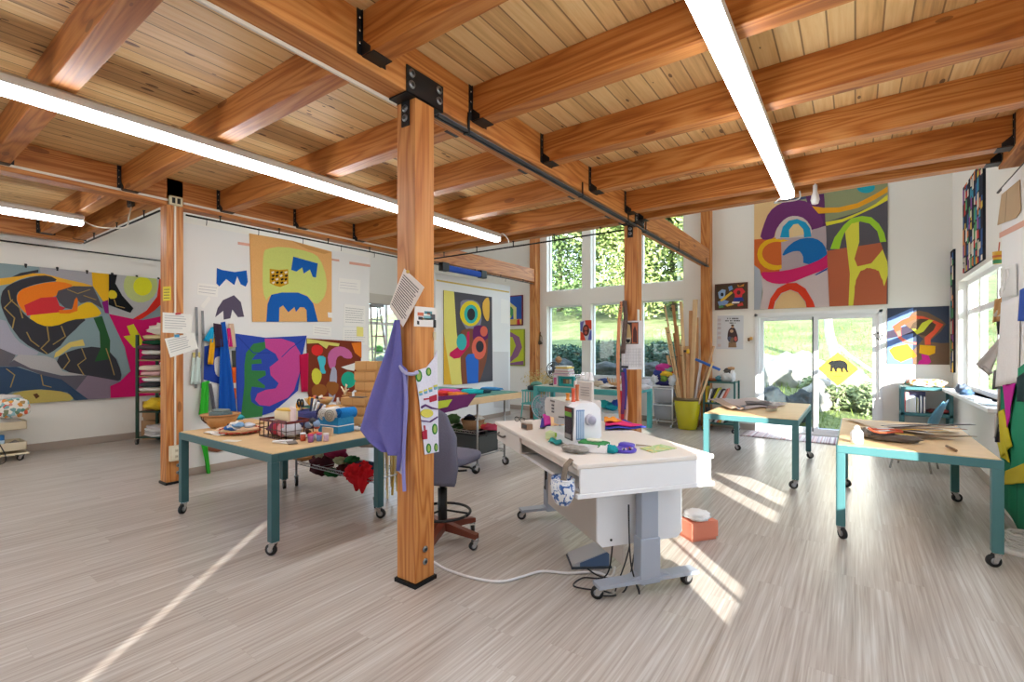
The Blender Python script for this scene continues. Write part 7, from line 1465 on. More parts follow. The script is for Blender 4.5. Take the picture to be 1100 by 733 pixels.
t = thing('desk_fan', 'pale grey round floor fan in front of the window desk', 'fan', (onZ(583, 446, 0).x + .9, 7.1, 0)); q = onY(584, 437, 7.1); t.location = (q.x, 7.1, 0); hz = q.z; lg = mat((176, 186, 194), .45)
mb = MB(); mb.lathe([(0, 0), (.17, 0), (.17, .02), (.03, .04), (.016, .06), (.016, hz), (0, hz)], lg, seg=22); mb.build('stand', t); mb = MB()
for r_ in (.06, .11, .16, .205): mb.tube([(r_ * math.cos(i * PI / 14), -.05, hz + r_ * math.sin(i * PI / 14)) for i in range(29)], .004 if r_ < .2 else .012, lg, 6)
for i in range(28): aa = i * PI / 14; mb.tube([(.02 * math.cos(aa), -.06, hz + .02 * math.sin(aa)), (.205 * math.cos(aa), -.045, hz + .205 * math.sin(aa))], .003, lg, 5)
mb.build('grille', t); mb = MB()
for i in range(5): aa = i * 2 * PI / 5; mb.plate([(.02 * math.cos(aa), 0, hz + .02 * math.sin(aa)), (.18 * math.cos(aa + .1), .015, hz + .18 * math.sin(aa + .1)), (.18 * math.cos(aa + .9), -.015, hz + .18 * math.sin(aa + .9)), (.02 * math.cos(aa + 1.2), 0, hz + .02 * math.sin(aa + 1.2))], (0, 1, 0), .004, mat((150, 162, 172), .5))
mb.build('blade', t)
# desk clutter seen past the machine and the post
for k, (px, Y, r, c, lab, zz) in enumerate(((652, 8.5, (.16, .1, .03), (226, 222, 214), 'white paper heap on the window desk beside the overlocker', .03), (643, 8.7, (.1, .08, .06), (214, 200, 180), 'cream cloth on the window desk behind the overlocker', .06), (649, 9.0, (.14, .06, .05), (70, 90, 150), 'blue cloth bundle by the window glass', .1), (690, 8.5, (.14, .12, .05), (206, 206, 212), 'pale cloth heap at the bin end of the window desk', .05), (694, 8.75, (.12, .1, .09), (190, 192, 200), 'grey cloth heap behind the pale one', .09), (660, 8.45, (.1, .08, .02), (90, 84, 80), 'dark paper on the front edge of the window desk', .02))): cloth_heap((on_desk(px, Y), Y, ZD + zz), r, c, lab, 400 + k, .4)
hb_ = thing('wooden_hand_basket', 'pale finger shaped wooden basket on the window desk', 'basket', (on_desk(661, 8.9), 8.9, ZD + .02)); wm_ = mat((214, 170, 116), .6); mb = MB(); mb.lathe([(0, 0), (.07, 0), (.12, .05), (.115, .055), (.06, .01), (0, .01)], wm_, seg=18); mb.build('bowl', hb_)
for k in range(9): aa = PI + k * PI / 8; mb = MB(); mb.tube([(.11 * math.cos(aa), .11 * math.sin(aa), .045), (.15 * math.cos(aa), .14 * math.sin(aa), .10), (.16 * math.cos(aa), .15 * math.sin(aa), .16)], [.012, .011, .006], wm_, 6); mb.build('finger', hb_)
for k, (px, py, c, r) in enumerate(((648, 434, (60, 190, 190), (.14, .1, .07)), (657, 437, (40, 150, 170), (.12, .1, .08)), (662, 433, (60, 90, 180), (.08, .08, .06)), (651, 444, (232, 234, 236), (.22, .12, .08)), (645, 441, (206, 222, 226), (.14, .12, .08)))): q = onY(px, py, 8.6); cloth_heap((q.x, 8.6, q.z), r, c, ('turquoise', 'teal', 'blue', 'white', 'pale aqua')[k] + ' bag in the heap under the window desk', 420 + k, .35, 'bag', 'cloth_bag')
mb = MB(); q = onY(650, 455, 8.55); mb.bb((q.x - .35, 8.4, 0), (q.x + .3, 8.8, .30), mat((232, 232, 234), .6), .02); single(mb, 'storage_tub', 'white storage tub under the window desk carrying the bags', 'tub')
# turquoise crib stool, cushion and dried grass
q = onY(574, 440, 8.7); t = thing('plant_stand', 'turquoise spindle stand beside the wall post', 'stand', (q.x, 8.75, 0)); tq = mat((96, 186, 182), .5); W2, zt_, zb_ = .235, .62, .31
for z in (zt_ - .03, zb_): mb = MB(); mb.bb((-W2, -.2, z), (W2, -.17, z + .03), tq, .003); mb.bb((-W2, .17, z), (W2, .2, z + .03), tq, .003); mb.bb((-W2, -.17, z), (-W2 + .03, .17, z + .03), tq, .003); mb.bb((W2 - .03, -.17, z), (W2, .17, z + .03), tq, .003); mb.build('rail', t)
for i in range(7):
    for yy in (-.185, .185): mb = MB(); x_ = -W2 + .03 + i * (2 * W2 - .06) / 6; mb.cyl((x_, yy, zb_ + .02), (x_, yy, zt_ - .02), .011, tq, seg=8); mb.build('spindle', t)
for sx in (-1, 1):
    for sy in (-1, 1): mb = MB(); mb.tube([(sx * (W2 - .02), sy * .18, zb_), (sx * (W2 - .0), sy * .19, .12), (sx * (W2 + .01), sy * .2, 0)], [.018, .014, .011], tq, 8); mb.build('leg', t)
mb = MB(); mb.bb((-W2 + .03, -.16, zb_ + .0), (W2 - .03, .16, zb_ + .02), tq); mb.build('bottom', t)
mb = MB(); mb.lathe([(0, 0), (.17, .0), (.18, .04), (.18, .09), (.15, .11), (0, .115)], mat((52, 56, 60), .5), (q.x - .0, 8.75, .60), 26); single(mb, 'black_pot_lid', 'black round case resting on the turquoise spindle stand', 'case')
mb = MB(); mb.lathe([(0, 0), (.14, 0), (.12, .05), (.06, .08), (0, .09)], mat((96, 150, 130), .6), (q.x + .02, 8.75, .716), 22); single(mb, 'green_hat', 'small green dome on top of the black round case', 'hat')
mb = MB(); mb.box((q.x, 8.76, .12), (.2, .18, .24), mat((120, 70, 46), .6), 0, .01); single(mb, 'brown_box', 'brown box on the floor beneath the turquoise spindle stand', 'box')
q = onY(580, 420, 9.25); t = thing('dried_grass', 'airy dried grass behind the turquoise spindle stand', 'plant', (q.x, 9.3, 0)); mb = MB(); mb.lathe([(0, 0), (.1, 0), (.13, .2), (.08, .34), (.07, .34), (0, .05)], mat((120, 96, 70), .6), seg=18); mb.build('vase', t); mb = MB(); rg = random.Random(12)
for k in range(60): aa = rg.uniform(0, 6.3); s_ = rg.uniform(.1, .5); p = Vector((math.cos(aa) * s_ * .9, math.sin(aa) * s_ * .42 - .02, rg.uniform(.65, 1.05))); mb.tube([(0, 0, .3), p * .55 + Vector((0, 0, .25)), p], [.004, .003, .002], mat((206, 182, 116), .9), 4)
mb.build('stems', t); mb = MB(); foliage(mb, [((0, -.02, .8), (.5, .3, .25))], 500, .022, mat((214, 192, 130), .9), 13); mb.build('seed_heads', t)
# white drawer tower with heaped fabric
bx_, by_ = -3.03, 9.42; t = thing('drawer_tower', 'white wire drawer tower with two mesh baskets beside the yellow pot', 'drawer tower', (bx_, by_, 0)); wt = mat((236, 236, 238), .5)
for sx in (-1, 1):
    for sy in (-1, 1): mb = MB(); mb.cyl((sx * .2, sy * .2, .05), (sx * .2, sy * .2, .80), .013, wt, seg=8); mb.build('upright', t); caster(t, sx * .2, sy * .2, .028, 1.0, .06, wt)
for z in (.11, .42, .78): mb = MB(); [mb.cyl((-.2, s * .2, z), (.2, s * .2, z), .010, wt, seg=6) for s in (-1, 1)]; [mb.cyl((s * .2, -.2, z), (s * .2, .2, z), .010, wt, seg=6) for s in (-1, 1)]; mb.build('cross_rail', t)
for k, z in enumerate((.14, .46)):
    mb = MB(); meshm = mat((206, 208, 216), .5, alpha=.55); mb.lathe([(0, z), (.22, z), (.245, z + .27), (.24, z + .27), (.215, z + .008), (0, z + .008)], meshm, (0, 0, 0), 4, rz=PI / 4); mb.lathe([(.24, z + .265), (.262, z + .27), (.24, z + .285)], wt, (0, 0, 0), 4, rz=PI / 4); mb.build('basket', t)
for k, (z, c, lab) in enumerate(((.26, (206, 206, 214), 'pale grey cloth in the lower mesh basket'), (.58, (206, 150, 150), 'dusty pink cloth in the upper mesh basket'))): cloth_heap((bx_, by_, z), (.13, .13, .09), c, lab, 440 + k, .25)
for k, (dx, dy, dz, r, c, nm) in enumerate(((0, 0, .10, (.2, .18, .12), (58, 56, 110), 'indigo'), (-.1, -.08, .22, (.12, .1, .08), (60, 70, 140), 'blue'), (.06, -.12, .22, (.12, .08, .06), (226, 190, 60), 'yellow'), (.0, -.05, .33, (.17, .13, .08), (190, 60, 140), 'magenta'), (.14, -.02, .24, (.09, .1, .08), (206, 40, 50), 'red'), (.1, -.08, .30, (.1, .08, .06), (130, 170, 150), 'sage'), (-.16, -.1, .12, (.07, .08, .1), (220, 220, 224), 'white'), (.18, -.12, .1, (.08, .08, .12), (200, 206, 214), 'silver'), (.02, -.16, .13, (.07, .05, .06), (110, 140, 60), 'olive'))): cloth_heap((bx_ + dx, by_ + dy, .80 + dz), r, c, nm + ' cloth in the bright heap on the drawer tower', 460 + k, .4)
# pot of timber offcuts
px_, py_ = -2.56, 9.25; t = thing('planter_pot', 'glazed yellow pot holding timber offcuts', 'pot', (px_, py_, 0)); yg = mat((196, 186, 26), .18, spec=.6)
mb = MB(); mb.lathe([(0, 0), (.15, 0), (.165, .01), (.215, .3), (.238, .52), (.24, .545)], yg, seg=32); mb.lathe([(.215, .545), (.19, .3), (.14, .04), (0, .04)], yg, seg=32); mb.build('pot', t); mb = MB(); mb.lathe([(.213, .54), (.244, .54), (.247, .585), (.238, .595), (.216, .59), (.213, .54)], mat((110, 92, 60), .4), seg=32); mb.build('rim', t)
rg = random.Random(77)
def stick(x0, y0, x1, y1, Y0, Y1, w, d_, m, lab, name='timber_offcut', pegs=0):
    a, b = onY(x0, y0, Y1), onY(x1, y1, Y0); dv = (b - a); a2 = b - dv.normalized() * (dv.length + .3) if False else b + (b - a).normalized() * .35; 
    top = a; bot = Vector((px_ + (b.x - px_) * .45, py_ + (Y0 - py_) * .45, .12)); L = (top - bot).length; c = (top + bot) / 2; qd = (top - bot).to_track_quat('Z', 'Y')
    t = thing(name, lab, 'timber', tuple(bot), 0); mb = MB(); vs0 = len(mb.bm.verts); mb.box((0, 0, L / 2), (w, d_, L), m, 0, .003)
    M = qd.to_matrix(); [setattr(v, 'co', M @ v.co) for v in mb.bm.verts]; mb.build('board', t)
    for k in range(pegs): mb = MB(); zz = L * (.55 + .42 * k / max(1, pegs - 1)); p0 = M @ Vector((w / 2, 0, zz)); p1 = M @ Vector((w / 2 + .05, -.02, zz + .005)); mb.cyl(p0, p1, .006, black, seg=6); mb.build('peg', t)
w1, w2, w3 = RZ, mat((222, 190, 146), .6, var=.1, bscale=8), mat((190, 140, 96), .6, var=.12, bscale=8)
for k, (x0, y0, x1, y1, w, m, lab, pg) in enumerate((
    (714, 328, 733, 424, .05, w2, 'pegged timber strip, leaning outermost over the drawer tower', 5), (723, 328, 736, 424, .05, w3, 'pegged timber strip standing second from the drawer tower', 4), (731.5, 324, 739, 424, .055, w2, 'tallest straight pegged timber strip in the yellow pot', 6), (742, 334, 743, 424, .05, w3, 'brown timber strip in the middle of the yellow pot', 0), (747, 322, 744.5, 424, .085, w2, 'wide pale board rising tallest beside the wall post', 0),
    (717, 382, 731, 424, .05, w2, 'short pale offcut at the drawer tower side', 0), (716, 352, 732, 424, .06, w2, 'pale offcut between the pegged strips', 0), (725, 358, 737, 424, .07, w3, 'broad tan offcut in front of the pegged strips', 0), (727, 350, 737, 424, .045, w2, 'slim pale offcut in the middle of the bundle', 0), (738, 372, 741, 424, .055, w3, 'tan offcut standing straight at the front', 0), (739.5, 404, 740, 424, .05, w2, 'shortest stub of timber at the front of the pot', 0), (766.5, 372, 748, 424, .075, w3, 'broad board leaning toward the metal shelf', 0), (766, 389, 749.5, 424, .05, w2, 'thin pale strip leaning lowest toward the metal shelf', 0), (753.5, 388, 747, 424, .06, mat((226, 224, 226), .5), 'white painted strip leaning toward the metal shelf', 0), (744, 382, 744, 424, .05, w2, 'pale offcut beside the white painted strip', 0), (733, 365, 738, 424, .06, w2, 'pale offcut leaning at the centre of the yellow pot', 0))):
    Y0 = py_ + rg.uniform(-.12, .12); stick(x0, y0, x1, y1, Y0, py_ + rg.uniform(-.1, .2), w * 1.2, .025, m, lab, pegs=pg)
mb = MB(); a_, b_ = onY(747, 386, 9.1), onY(773.5, 397.5, 9.25); mb.tube([a_, b_], .024, mat((44, 92, 170), .5), 8); single(mb, 'blue_clamp', 'blue bar clamp resting across the leaning boards', 'clamp')
mb = MB(); q = onY(739, 377.5, 9.1); mb.blob(tuple(q), (.03, .03, .05), mat((226, 176, 40), .4), 2, .1, 3, 1); mb.box((q.x - .05, q.y, q.z), (.05, .03, .04), black); single(mb, 'tape_measure', 'yellow and black clip caught on the timber offcuts', 'tape measure')
mb = MB(); mb.box((-2.49, 9.57, 1.05), (.1, .03, 2.1), w3, 0, .003); single(mb, 'timber_board', 'tall brown board leaning flat against the wall post', 'timber')
# metal shelf with books
t = thing('metal_shelf', 'dark green rolling metal shelf of books between the pot and the door', 'shelf', (-2.0, 9.42, 0)); sx_, sy_ = .26, .19; dg = mat((52, 98, 92), .45)
for a0 in (-1, 1):
    for b0 in (-1, 1): mb = MB(); mb.bb((a0 * sx_ - .015, b0 * sy_ - .015, .085), (a0 * sx_ + .015, b0 * sy_ + .015, .92), dg, .002); mb.build('upright', t); caster(t, a0 * sx_, b0 * sy_, .036, .8 * a0, .088)
for z in (.16, .52, .905): mb = MB(); mb.bb((-sx_ + .015, -sy_, z - .025), (sx_ - .015, sy_, z), dg, .002); mb.build('shelf', t)
rg = random.Random(50)
def books(x0, n, y, z, lean, lab_shelf, hmin, hmax, seed, cols):
    rg = random.Random(seed); x = x0
    for k in range(n):
        w = rg.uniform(.02, .035); h = rg.uniform(hmin, hmax); c, nm = cols[k % len(cols)]; t = thing('book', '%s book, %s from the pot end of the %s' % (nm, ('first', 'second', 'third', 'fourth', 'fifth', 'sixth', 'seventh', 'eighth', 'ninth', 'tenth')[k], lab_shelf), 'book', (x, y, z + .0))
        ln = lean * (0 if k == 0 else min(1, .35 + k * .2)); rot = Matrix.Rotation(-ln, 3, 'Y'); mb = MB(); mb.box((w / 2, 0, h / 2), (w, .2, h), mat(c, .5), 0, .002); [setattr(v, 'co', rot @ v.co) for v in mb.bm.verts]
        m0 = min(v.co.z for v in mb.bm.verts); [setattr(v, 'co', v.co - Vector((0, 0, m0))) for v in mb.bm.verts]; mb.build('cover', t)
        mb = MB(); mb.box((w / 2, -.006, h / 2), (w * .7, .2, h * .96), mat((238, 234, 224), .8)); [setattr(v, 'co', rot @ v.co) for v in mb.bm.verts]; [setattr(v, 'co', v.co - Vector((0, -.01, m0 - .004))) for v in mb.bm.verts]; mb.build('pages', t)
        x += w / math.cos(ln) + .004
cset = [((222, 186, 40), 'yellow'), ((232, 230, 226), 'white'), ((40, 40, 46), 'black'), ((214, 206, 50), 'lime'), ((200, 196, 190), 'grey'), ((60, 56, 60), 'charcoal'), ((232, 232, 236), 'pale'), ((206, 110, 90), 'coral')]
books(-2.235, 8, 9.36, .521, -.45, 'middle metal shelf', .24, .30, 1, cset); books(-2.235, 9, 9.36, .161, -.6, 'lowest metal shelf', .22, .27, 2, cset[2:] + cset[:2])
for k, (dx, r, c, lab, zz) in enumerate(((-.18, (.12, .1, .03), (150, 90, 60), 'brown wooden tray on the metal shelf', .03), (-.03, (.06, .06, .05), (90, 140, 150), 'teal cup on the metal shelf', .05), (.1, (.1, .1, .09), (206, 204, 200), 'pale heap of tools on the metal shelf', .08), (.2, (.05, .06, .12), (226, 226, 228), 'white bottle on the metal shelf end', .1), (.12, (.07, .05, .06), (84, 80, 76), 'dark tools on top of the pale heap', .19), (.18, (.06, .05, .03), (190, 150, 110), 'tan cloth topping the heap on the metal shelf', .24), (.06, (.04, .04, .03), (206, 190, 60), 'yellow tool on the metal shelf front', .04))): cloth_heap((-2.0 + dx, 9.36, .906 + zz), r, c, lab, 500 + k, .4, 'tool', 'tool_heap' if k in (2, 4) else 'shelf_item')
# rug at the door
rgm = NT('striped_rug'); tc = rgm.n('ShaderNodeTexCoord'); sp = rgm.n('ShaderNodeSeparateXYZ'); rgm.l(tc.outputs['Object'], sp.inputs[0]); nz = rgm.n('ShaderNodeTexNoise', noise_dimensions='1D', Scale=26.0, Detail=3.0); rgm.l(sp.outputs['X'], nz.inputs['W']); rgm.l(rgm.ramp(nz.outputs['Fac'], [(.36, (150, 120, 130)), (.45, (226, 220, 218)), (.55, (190, 170, 176)), (.62, (206, 140, 130)), (.68, (226, 222, 222))]), rgm.b.inputs['Base Color']); rgm.b.inputs['Roughness'].default_value = .95
mb = MB(); mb.grid(lambda u, v: (-1.62 + 1.6 * u, 9.03 + .66 * v, .014 + .004 * math.sin(u * 9)), 12, 6, rgm.m, .012); single(mb, 'striped_rug', 'striped rag rug lying inside the garden door', 'rug')
# patterns on the two worktables
ZT = .747
def patt(pts, c, lab, z=ZT, h=.004, wav=.006, name='paper_pattern'): sheet3(pts, mat(c, .8, var=.06, bscale=10), z, lab, name, h, wav, 'paper')
patt([(764, 430), (812, 429), (846, 436), (800, 441)], (176, 160, 154), 'large grey brown paper pattern flat on the garden door worktable', ZT, .004, .010)
patt([(760, 431), (775, 430), (800, 441), (786, 440)], (166, 140, 120), 'curled brown pattern edge on the garden door worktable', ZT + .02, .004, .012)
patt([(800, 432), (826, 432), (830, 435), (802, 435)], (90, 76, 74), 'dark pattern strip across the grey brown paper', ZT + .03, .003, .004)
patt([(790, 437), (801, 436), (800, 439), (792, 440)], (60, 70, 90), 'small dark blue card on the garden door worktable', ZT + .03, .003, .0)
patt([(824, 437), (836, 437), (834, 440), (822, 440)], (110, 84, 70), 'small brown scrap by the sunlit corner of the paper pattern', ZT + .03, .003, .002)
patt([(906, 451), (1005, 460), (1030, 466), (945, 462)], (214, 196, 172), 'cream paper pattern spread at the back of the pin board worktable', ZT, .003, .004)
patt([(925, 461), (958, 464), (1050, 472), (925, 468)], (150, 126, 100), 'long brown cardboard strip on the pin board worktable', ZT + .016, .004, .008)
rg = random.Random(23); sc_ = [(120, 100, 90), (90, 80, 78), (226, 186, 90), (190, 150, 110), (60, 56, 60), (206, 196, 190), (150, 116, 90), (214, 170, 60), (100, 96, 100), (226, 222, 216), (170, 130, 100), (80, 70, 66)]
sn = ['umber', 'slate', 'amber', 'tan', 'black', 'pale grey', 'brown', 'gold', 'steel grey', 'white', 'buff', 'dark brown']
for k in range(12):
    a_ = onZ(922 + k * 3.2, 466 + (k % 4) * 1.6, ZT); b_ = onZ(968 + k * 7.0, 466 + (k * 3) % 8, ZT); a_.z = b_.z = ZT + .02 + .006 * k; mb = MB(); n_ = (b_ - a_).normalized(); s_ = Vector((-n_.y, n_.x, 0)) * rg.uniform(.014, .035)
    mid = (a_ + b_) / 2 + Vector((0, 0, .012)); mb.grid(lambda u, v: (a_.lerp(mid, 2 * v) if v < .5 else mid.lerp(b_, 2 * v - 1)) + s_ * (2 * u - 1), 2, 8, mat(sc_[k], .7), .003); single(mb, 'paper_strip', '%s paper strip, %s in the heap on the pin board worktable' % (sn[k], ('lowest', 'second', 'third', 'fourth', 'fifth', 'sixth', 'seventh', 'eighth', 'ninth', 'tenth', 'eleventh', 'topmost')[k]), 'paper')
for k, (px, py, c, nm) in enumerate(((949, 467, (60, 56, 60), 'black'), (953, 466, (200, 60, 110), 'pink'), (946, 466, (226, 226, 226), 'white'), (951, 469, (190, 90, 60), 'rust'))): q = onZ(px, py, ZT + .05); mb = MB(); mb.tube([(q.x + (.07 + .012 * k) * math.cos(i * PI / 8), q.y + (.06 + .008 * k) * math.sin(i * PI / 8), ZT + .06 + .012 * k + .008 * math.sin(i)) for i in range(17)], .008, mat(c, .7), 6); single(mb, 'ribbon_coil', nm + ' ribbon loop coiled on the paper strips', 'ribbon')
q = onZ(938, 471, ZT); cloth_heap((q.x, q.y, ZT + .04), (.12, .08, .035), (130, 124, 118), 'grey cloth bundle at the end of the paper strips', 540, .4)
q = onZ(962, 475, ZT); cloth_heap((q.x, q.y, ZT + .03), (.16, .06, .03), (110, 100, 92), 'dark grey cloth under the paper strips', 541, .3)
q = onZ(920.5, 476, ZT); t = thing('white_bottle', 'white plastic bottle at the sunlit corner of the worktable', 'bottle', tuple(q)); mb = MB(); mb.lathe([(0, 0), (.042, 0), (.044, .02), (.044, .08), (.03, .105), (0, .105)], mat((240, 240, 240), .4), seg=20); mb.build('bottle', t); mb = MB(); mb.lathe([(0, .105), (.022, .105), (.02, .13), (.008, .14), (0, .14)], mat((226, 228, 230), .4), seg=16); mb.build('cap', t)
a_, b_ = onZ(1017, 481, ZT), onZ(1027, 486, ZT); mb = MB(); a_.z = b_.z = ZT + .012; mb.tube([a_, b_], .01, mat((120, 90, 60), .5), 8); single(mb, 'wooden_tool', 'short brown wooden tool alone on the worktable corner', 'tool')
mb = MB(); mb.grid(lambda u, v: (.0 + .5 * u, 5.0 + .3 * v, .40 + .02 * math.sin(3 * u + 2 * v)), 8, 4, mat((206, 190, 180), .8), .01); mb = MB(); q0, q1 = onY(953, 489, 5.4), onY(986, 492, 5.4); mb.grid(lambda u, v: q0.lerp(q1, u) + Vector((0, .3 * v, -.02 * math.sin(u * PI))), 8, 4, mat((206, 186, 176), .8, var=.2, bscale=20), .02)
shf = single(mb, 'folded_paper', 'folded papers hanging in a sling under the pin board worktable', 'paper')
# ---------------------------------------------------------------- back corner shelf, blue chair
t = thing('corner_shelf', 'turquoise metal shelf in the back corner under the small dark quilt', 'shelf', (.86, 9.55, 0)); sx_, sy_ = .275, .17
for a0 in (-1, 1):
    for b0 in (-1, 1): mb = MB(); mb.bb((a0 * sx_ - .022, b0 * sy_ - .022, 0), (a0 * sx_ + .022, b0 * sy_ + .022, .90), teal, .003); mb.build('upright', t)
for z in (.17, .54, .93): mb = MB(); mb.bb((-sx_ - .022, -sy_ - .022, z - .045), (sx_ + .022, sy_ + .022, z), teal, .003); mb.build('shelf', t)
mb = MB(); mb.soft((.86, 9.5, .99), (.24, .15, .06), FLORAL, .7, 3, .25, 3, 4); single(mb, 'floral_cloth', 'floral cloth heap on the turquoise corner shelf', 'cloth')
for k, (x, w, h, c, lab) in enumerate(((.64, .05, .30, (206, 60, 60), 'red book at the outer end of the corner shelf'), (.70, .09, .24, (232, 232, 236), 'white book with blue print on the corner shelf'), (.765, .02, .22, (214, 206, 90), 'yellow green book on the corner shelf'), (.80, .03, .25, (60, 90, 170), 'blue book on the corner shelf'), (.84, .02, .24, (226, 226, 232), 'thin white book beside the blue one'))): t = thing('book', lab, 'book', (x, 9.5, .541)); mb = MB(); mb.bb((-w / 2, -.1, 0), (w / 2, .1, h), mat(c, .5), .003); mb.build('cover', t); mb = MB(); mb.bb((-w * .35, -.1015, .004), (w * .35, .095, h + .001), mat((236, 232, 224), .8)); mb.build('pages', t)
mb = MB(); mb.box((.76, 9.6, .70), (.22, .03, .3), mat((96, 112, 150), .6), 0, .003); single(mb, 'blue_binder', 'grey blue binder standing behind the books of the corner shelf', 'binder')
for k, (x, c, nm) in enumerate(((.93, (120, 60, 60), 'brick'), (1.0, (60, 60, 80), 'navy'), (1.06, (190, 90, 90), 'pink'))): cloth_heap((x, 9.5, .575), (.07, .1, .028), c, nm + ' cloth lying flat on the corner shelf', 560 + k, .35)
bc_ = thing('shell_chair', 'blue moulded shell chair turned from the window ledge', 'chair', (.60, 7.85, 0), R(75)); blm = mat((92, 140, 158), .4)
def shell(u, v):
    w = .21 * (1 - .12 * max(0, v - .5)) * (1 - .25 * max(0, v - .85) / .15); x = (2 * u - 1) * w; e = (2 * u - 1) ** 2
    if v < .5: yy = .22 - .40 * (v / .5); zz = .445 - .02 * math.sin(v / .5 * PI) + .03 * e
    else: k = (v - .5) / .5; yy = -.18 - .13 * k + .06 * e * math.sin(k * PI); zz = .445 + .03 * e + .40 * k ** 1.15
    return (x, yy, zz)
mb = MB(); mb.grid(shell, 12, 18, blm, .012); mb.build('shell', bc_)
for sx in (-1, 1):
    for sy in (-1, 1): mb = MB(); mb.tube([(sx * .12, sy * .12, .43), (sx * .2, sy * .2, 0)], .011, chrome, 8); mb.build('leg', bc_)
# ledge clutter and hangings on the pin board side
ZL = .931; rg = random.Random(61)
for k, (x, y, r, c, lab) in enumerate(((1.12, 8.35, (.06, .1, .07), (110, 120, 136), 'grey tangle of clips on the window ledge'), (1.13, 8.6, (.05, .08, .06), (190, 196, 206), 'pale cloth on the window ledge nearest the corner'), (1.12, 8.1, (.06, .08, .04), (84, 110, 140), 'slate blue cloth on the window ledge'))): cloth_heap((x, y, ZL + r[2] * .7), r, c, lab, 580 + k, .5)
for k in range(6): y = 7.75 - .2 * k; mb = MB(); mb.box((1.12, y, ZL + .006 + .004 * (k % 3)), (.14, .17, .008), mat((232 - 6 * (k % 3), 232, 236), .7), rg.uniform(-.4, .4), .001); single(mb, 'paper_sheet', 'white paper sheet on the window ledge, %s from the corner' % ('first', 'second', 'third', 'fourth', 'fifth', 'sixth')[k], 'paper')
BX = WR - .09
def panel_h(pts4, c, lab, at_=BX, amp=.02, folds=1.5, name='hanging_cloth', cat='cloth', crop=(0, 0, 1), off=.008, th=.004, nu=10, nv=12): mb = hang('x', at_, crop, pts4, c if isinstance(c, bpy.types.Material) else fab(c), amp, nu, nv, folds, th, off); return single(mb, name, lab, cat)
kp = mat((186, 158, 124), .8, var=.05, bscale=8)
a = Art('x', BX, .004, .004); a.outline([(1096.5, 193), (1098, 226), (1093, 234), (1072.5, 242), (1077, 209)], kp); a.line(mat((130, 110, 84), .8), [(1083, 206), (1081, 238)], .006); a.end('kraft_pattern', 'brown kraft paper pattern pinned high on the pin board', 'paper')
a = Art('x', BX, .002, .001); a.line(tape, [(1074.5, 253), (1110, 235)], .05); a.end('tape_strip', 'pink tape strip crossing the pin board below the kraft pattern', 'tape')
panel_h([(1078, 325), (1098, 318), (1096, 412), (1079, 416)], (236, 234, 234), 'white cotton garment hanging on the pin board', amp=.05, folds=1.6)
panel_h([(1077, 288), (1094, 283), (1094, 318), (1077, 320)], mat((232, 232, 230), .8), 'white paper sheet pinned above the cotton garment', amp=.006, name='hanging_paper', cat='paper')
panel_h([(1098, 312), (1108, 306), (1108, 345), (1099, 345)], (60, 90, 170), 'blue strap hanging at the edge of the pin board', amp=.02)
for k, (px, py, r) in enumerate(((1081, 296, .055), (1080, 306, .05), (1079, 314, .045))): q = onX(px, py, BX - .03); mb = MB(); mb.tube([(BX - .03 - .012 * k, q.y + r * math.cos(i * PI / 10), q.z + r * math.sin(i * PI / 10)) for i in range(21)], .006, trimw, 6); single(mb, 'paper_ring', ('upper', 'middle', 'lower')[k] + ' white ring of the three hung on the pin board', 'ring')
EX = 1.03
def onedge(pts4, c, lab, x, amp=.03, folds=1.3, cat='paper', name='hanging_paper', nu=8, nv=8, th=.004): mb = hang('y', 6.36, (0, 0, 1), pts4, c, amp, nu, nv, folds, th, .02); return single(mb, name, lab, cat)
onedge([(1068, 322), (1076, 320), (1074, 345), (1065, 347)], mat((196, 150, 100), .8), 'brown paper cone pattern hanging at the pin board edge', 1.05, .02)
onedge([(1067, 334), (1076, 333), (1075, 340), (1066, 341)], mat((222, 216, 206), .8), 'cream band across the brown paper cone', 1.05, .024)
onedge([(1076, 360), (1078, 364), (1062, 403), (1047, 391)], mat((200, 194, 190), .8), 'large grey paper envelope pattern jutting from the pin board edge', 1.05, .02)
onedge([(1047, 391), (1057, 393), (1066, 400), (1061, 404)], mat((176, 170, 168), .8), 'folded lower flap of the grey envelope pattern', 1.05, .03)
for k, (p4, c, lab) in enumerate((([(1070, 345), (1076, 344), (1076, 360), (1070, 360)], (70, 66, 70), 'dark strip under the brown cone'), ([(1067, 398), (1076, 396), (1075, 418), (1064, 418)], (130, 126, 128), 'grey cloth tail under the envelope pattern'), ([(1072, 415), (1079, 413), (1076, 440), (1069, 446)], (206, 186, 172), 'beige cloth tail by the green garment'), ([(1068, 446), (1076, 440), (1078, 458), (1066, 470)], (206, 196, 190), 'pale crumpled cloth low at the pin board edge'), ([(1068, 456), (1077, 455), (1076, 476), (1067, 474)], (92, 88, 96), 'dark grey cloth tag lowest at the pin board edge'))): onedge(p4, fab(c), lab, 1.05, .04, 1.2, 'cloth', 'hanging_cloth')
q = onX(1072, 277, WR - .05); t = thing('wall_cup', 'yellow and green striped cup fixed above the corner window', 'cup', (BX + .02, q.y, q.z - .09)); mb = MB(); mb.lathe([(0, 0), (.045, 0), (.055, .16), (.05, .16), (.04, .01), (0, .01)], mat((226, 176, 60), .5), seg=18); mb.build('cup', t); mb = MB(); mb.lathe([(.0455, 0), (.049, .0), (.052, .05), (.048, .05)], mat((70, 140, 90), .5), seg=18); mb.lathe([(.05, .08), (.053, .08), (.055, .11), (.052, .11)], mat((206, 110, 60), .5), seg=18); mb.build('stripe', t); mb = MB(); mb.cyl((.0, .0, .05), (.01, -.03, .28), .007, mat((206, 110, 80), .5)); mb.build('brush', t)
t.location = (WR - .05, q.y, q.z - .06); t.scale = (.75, .75, .75)
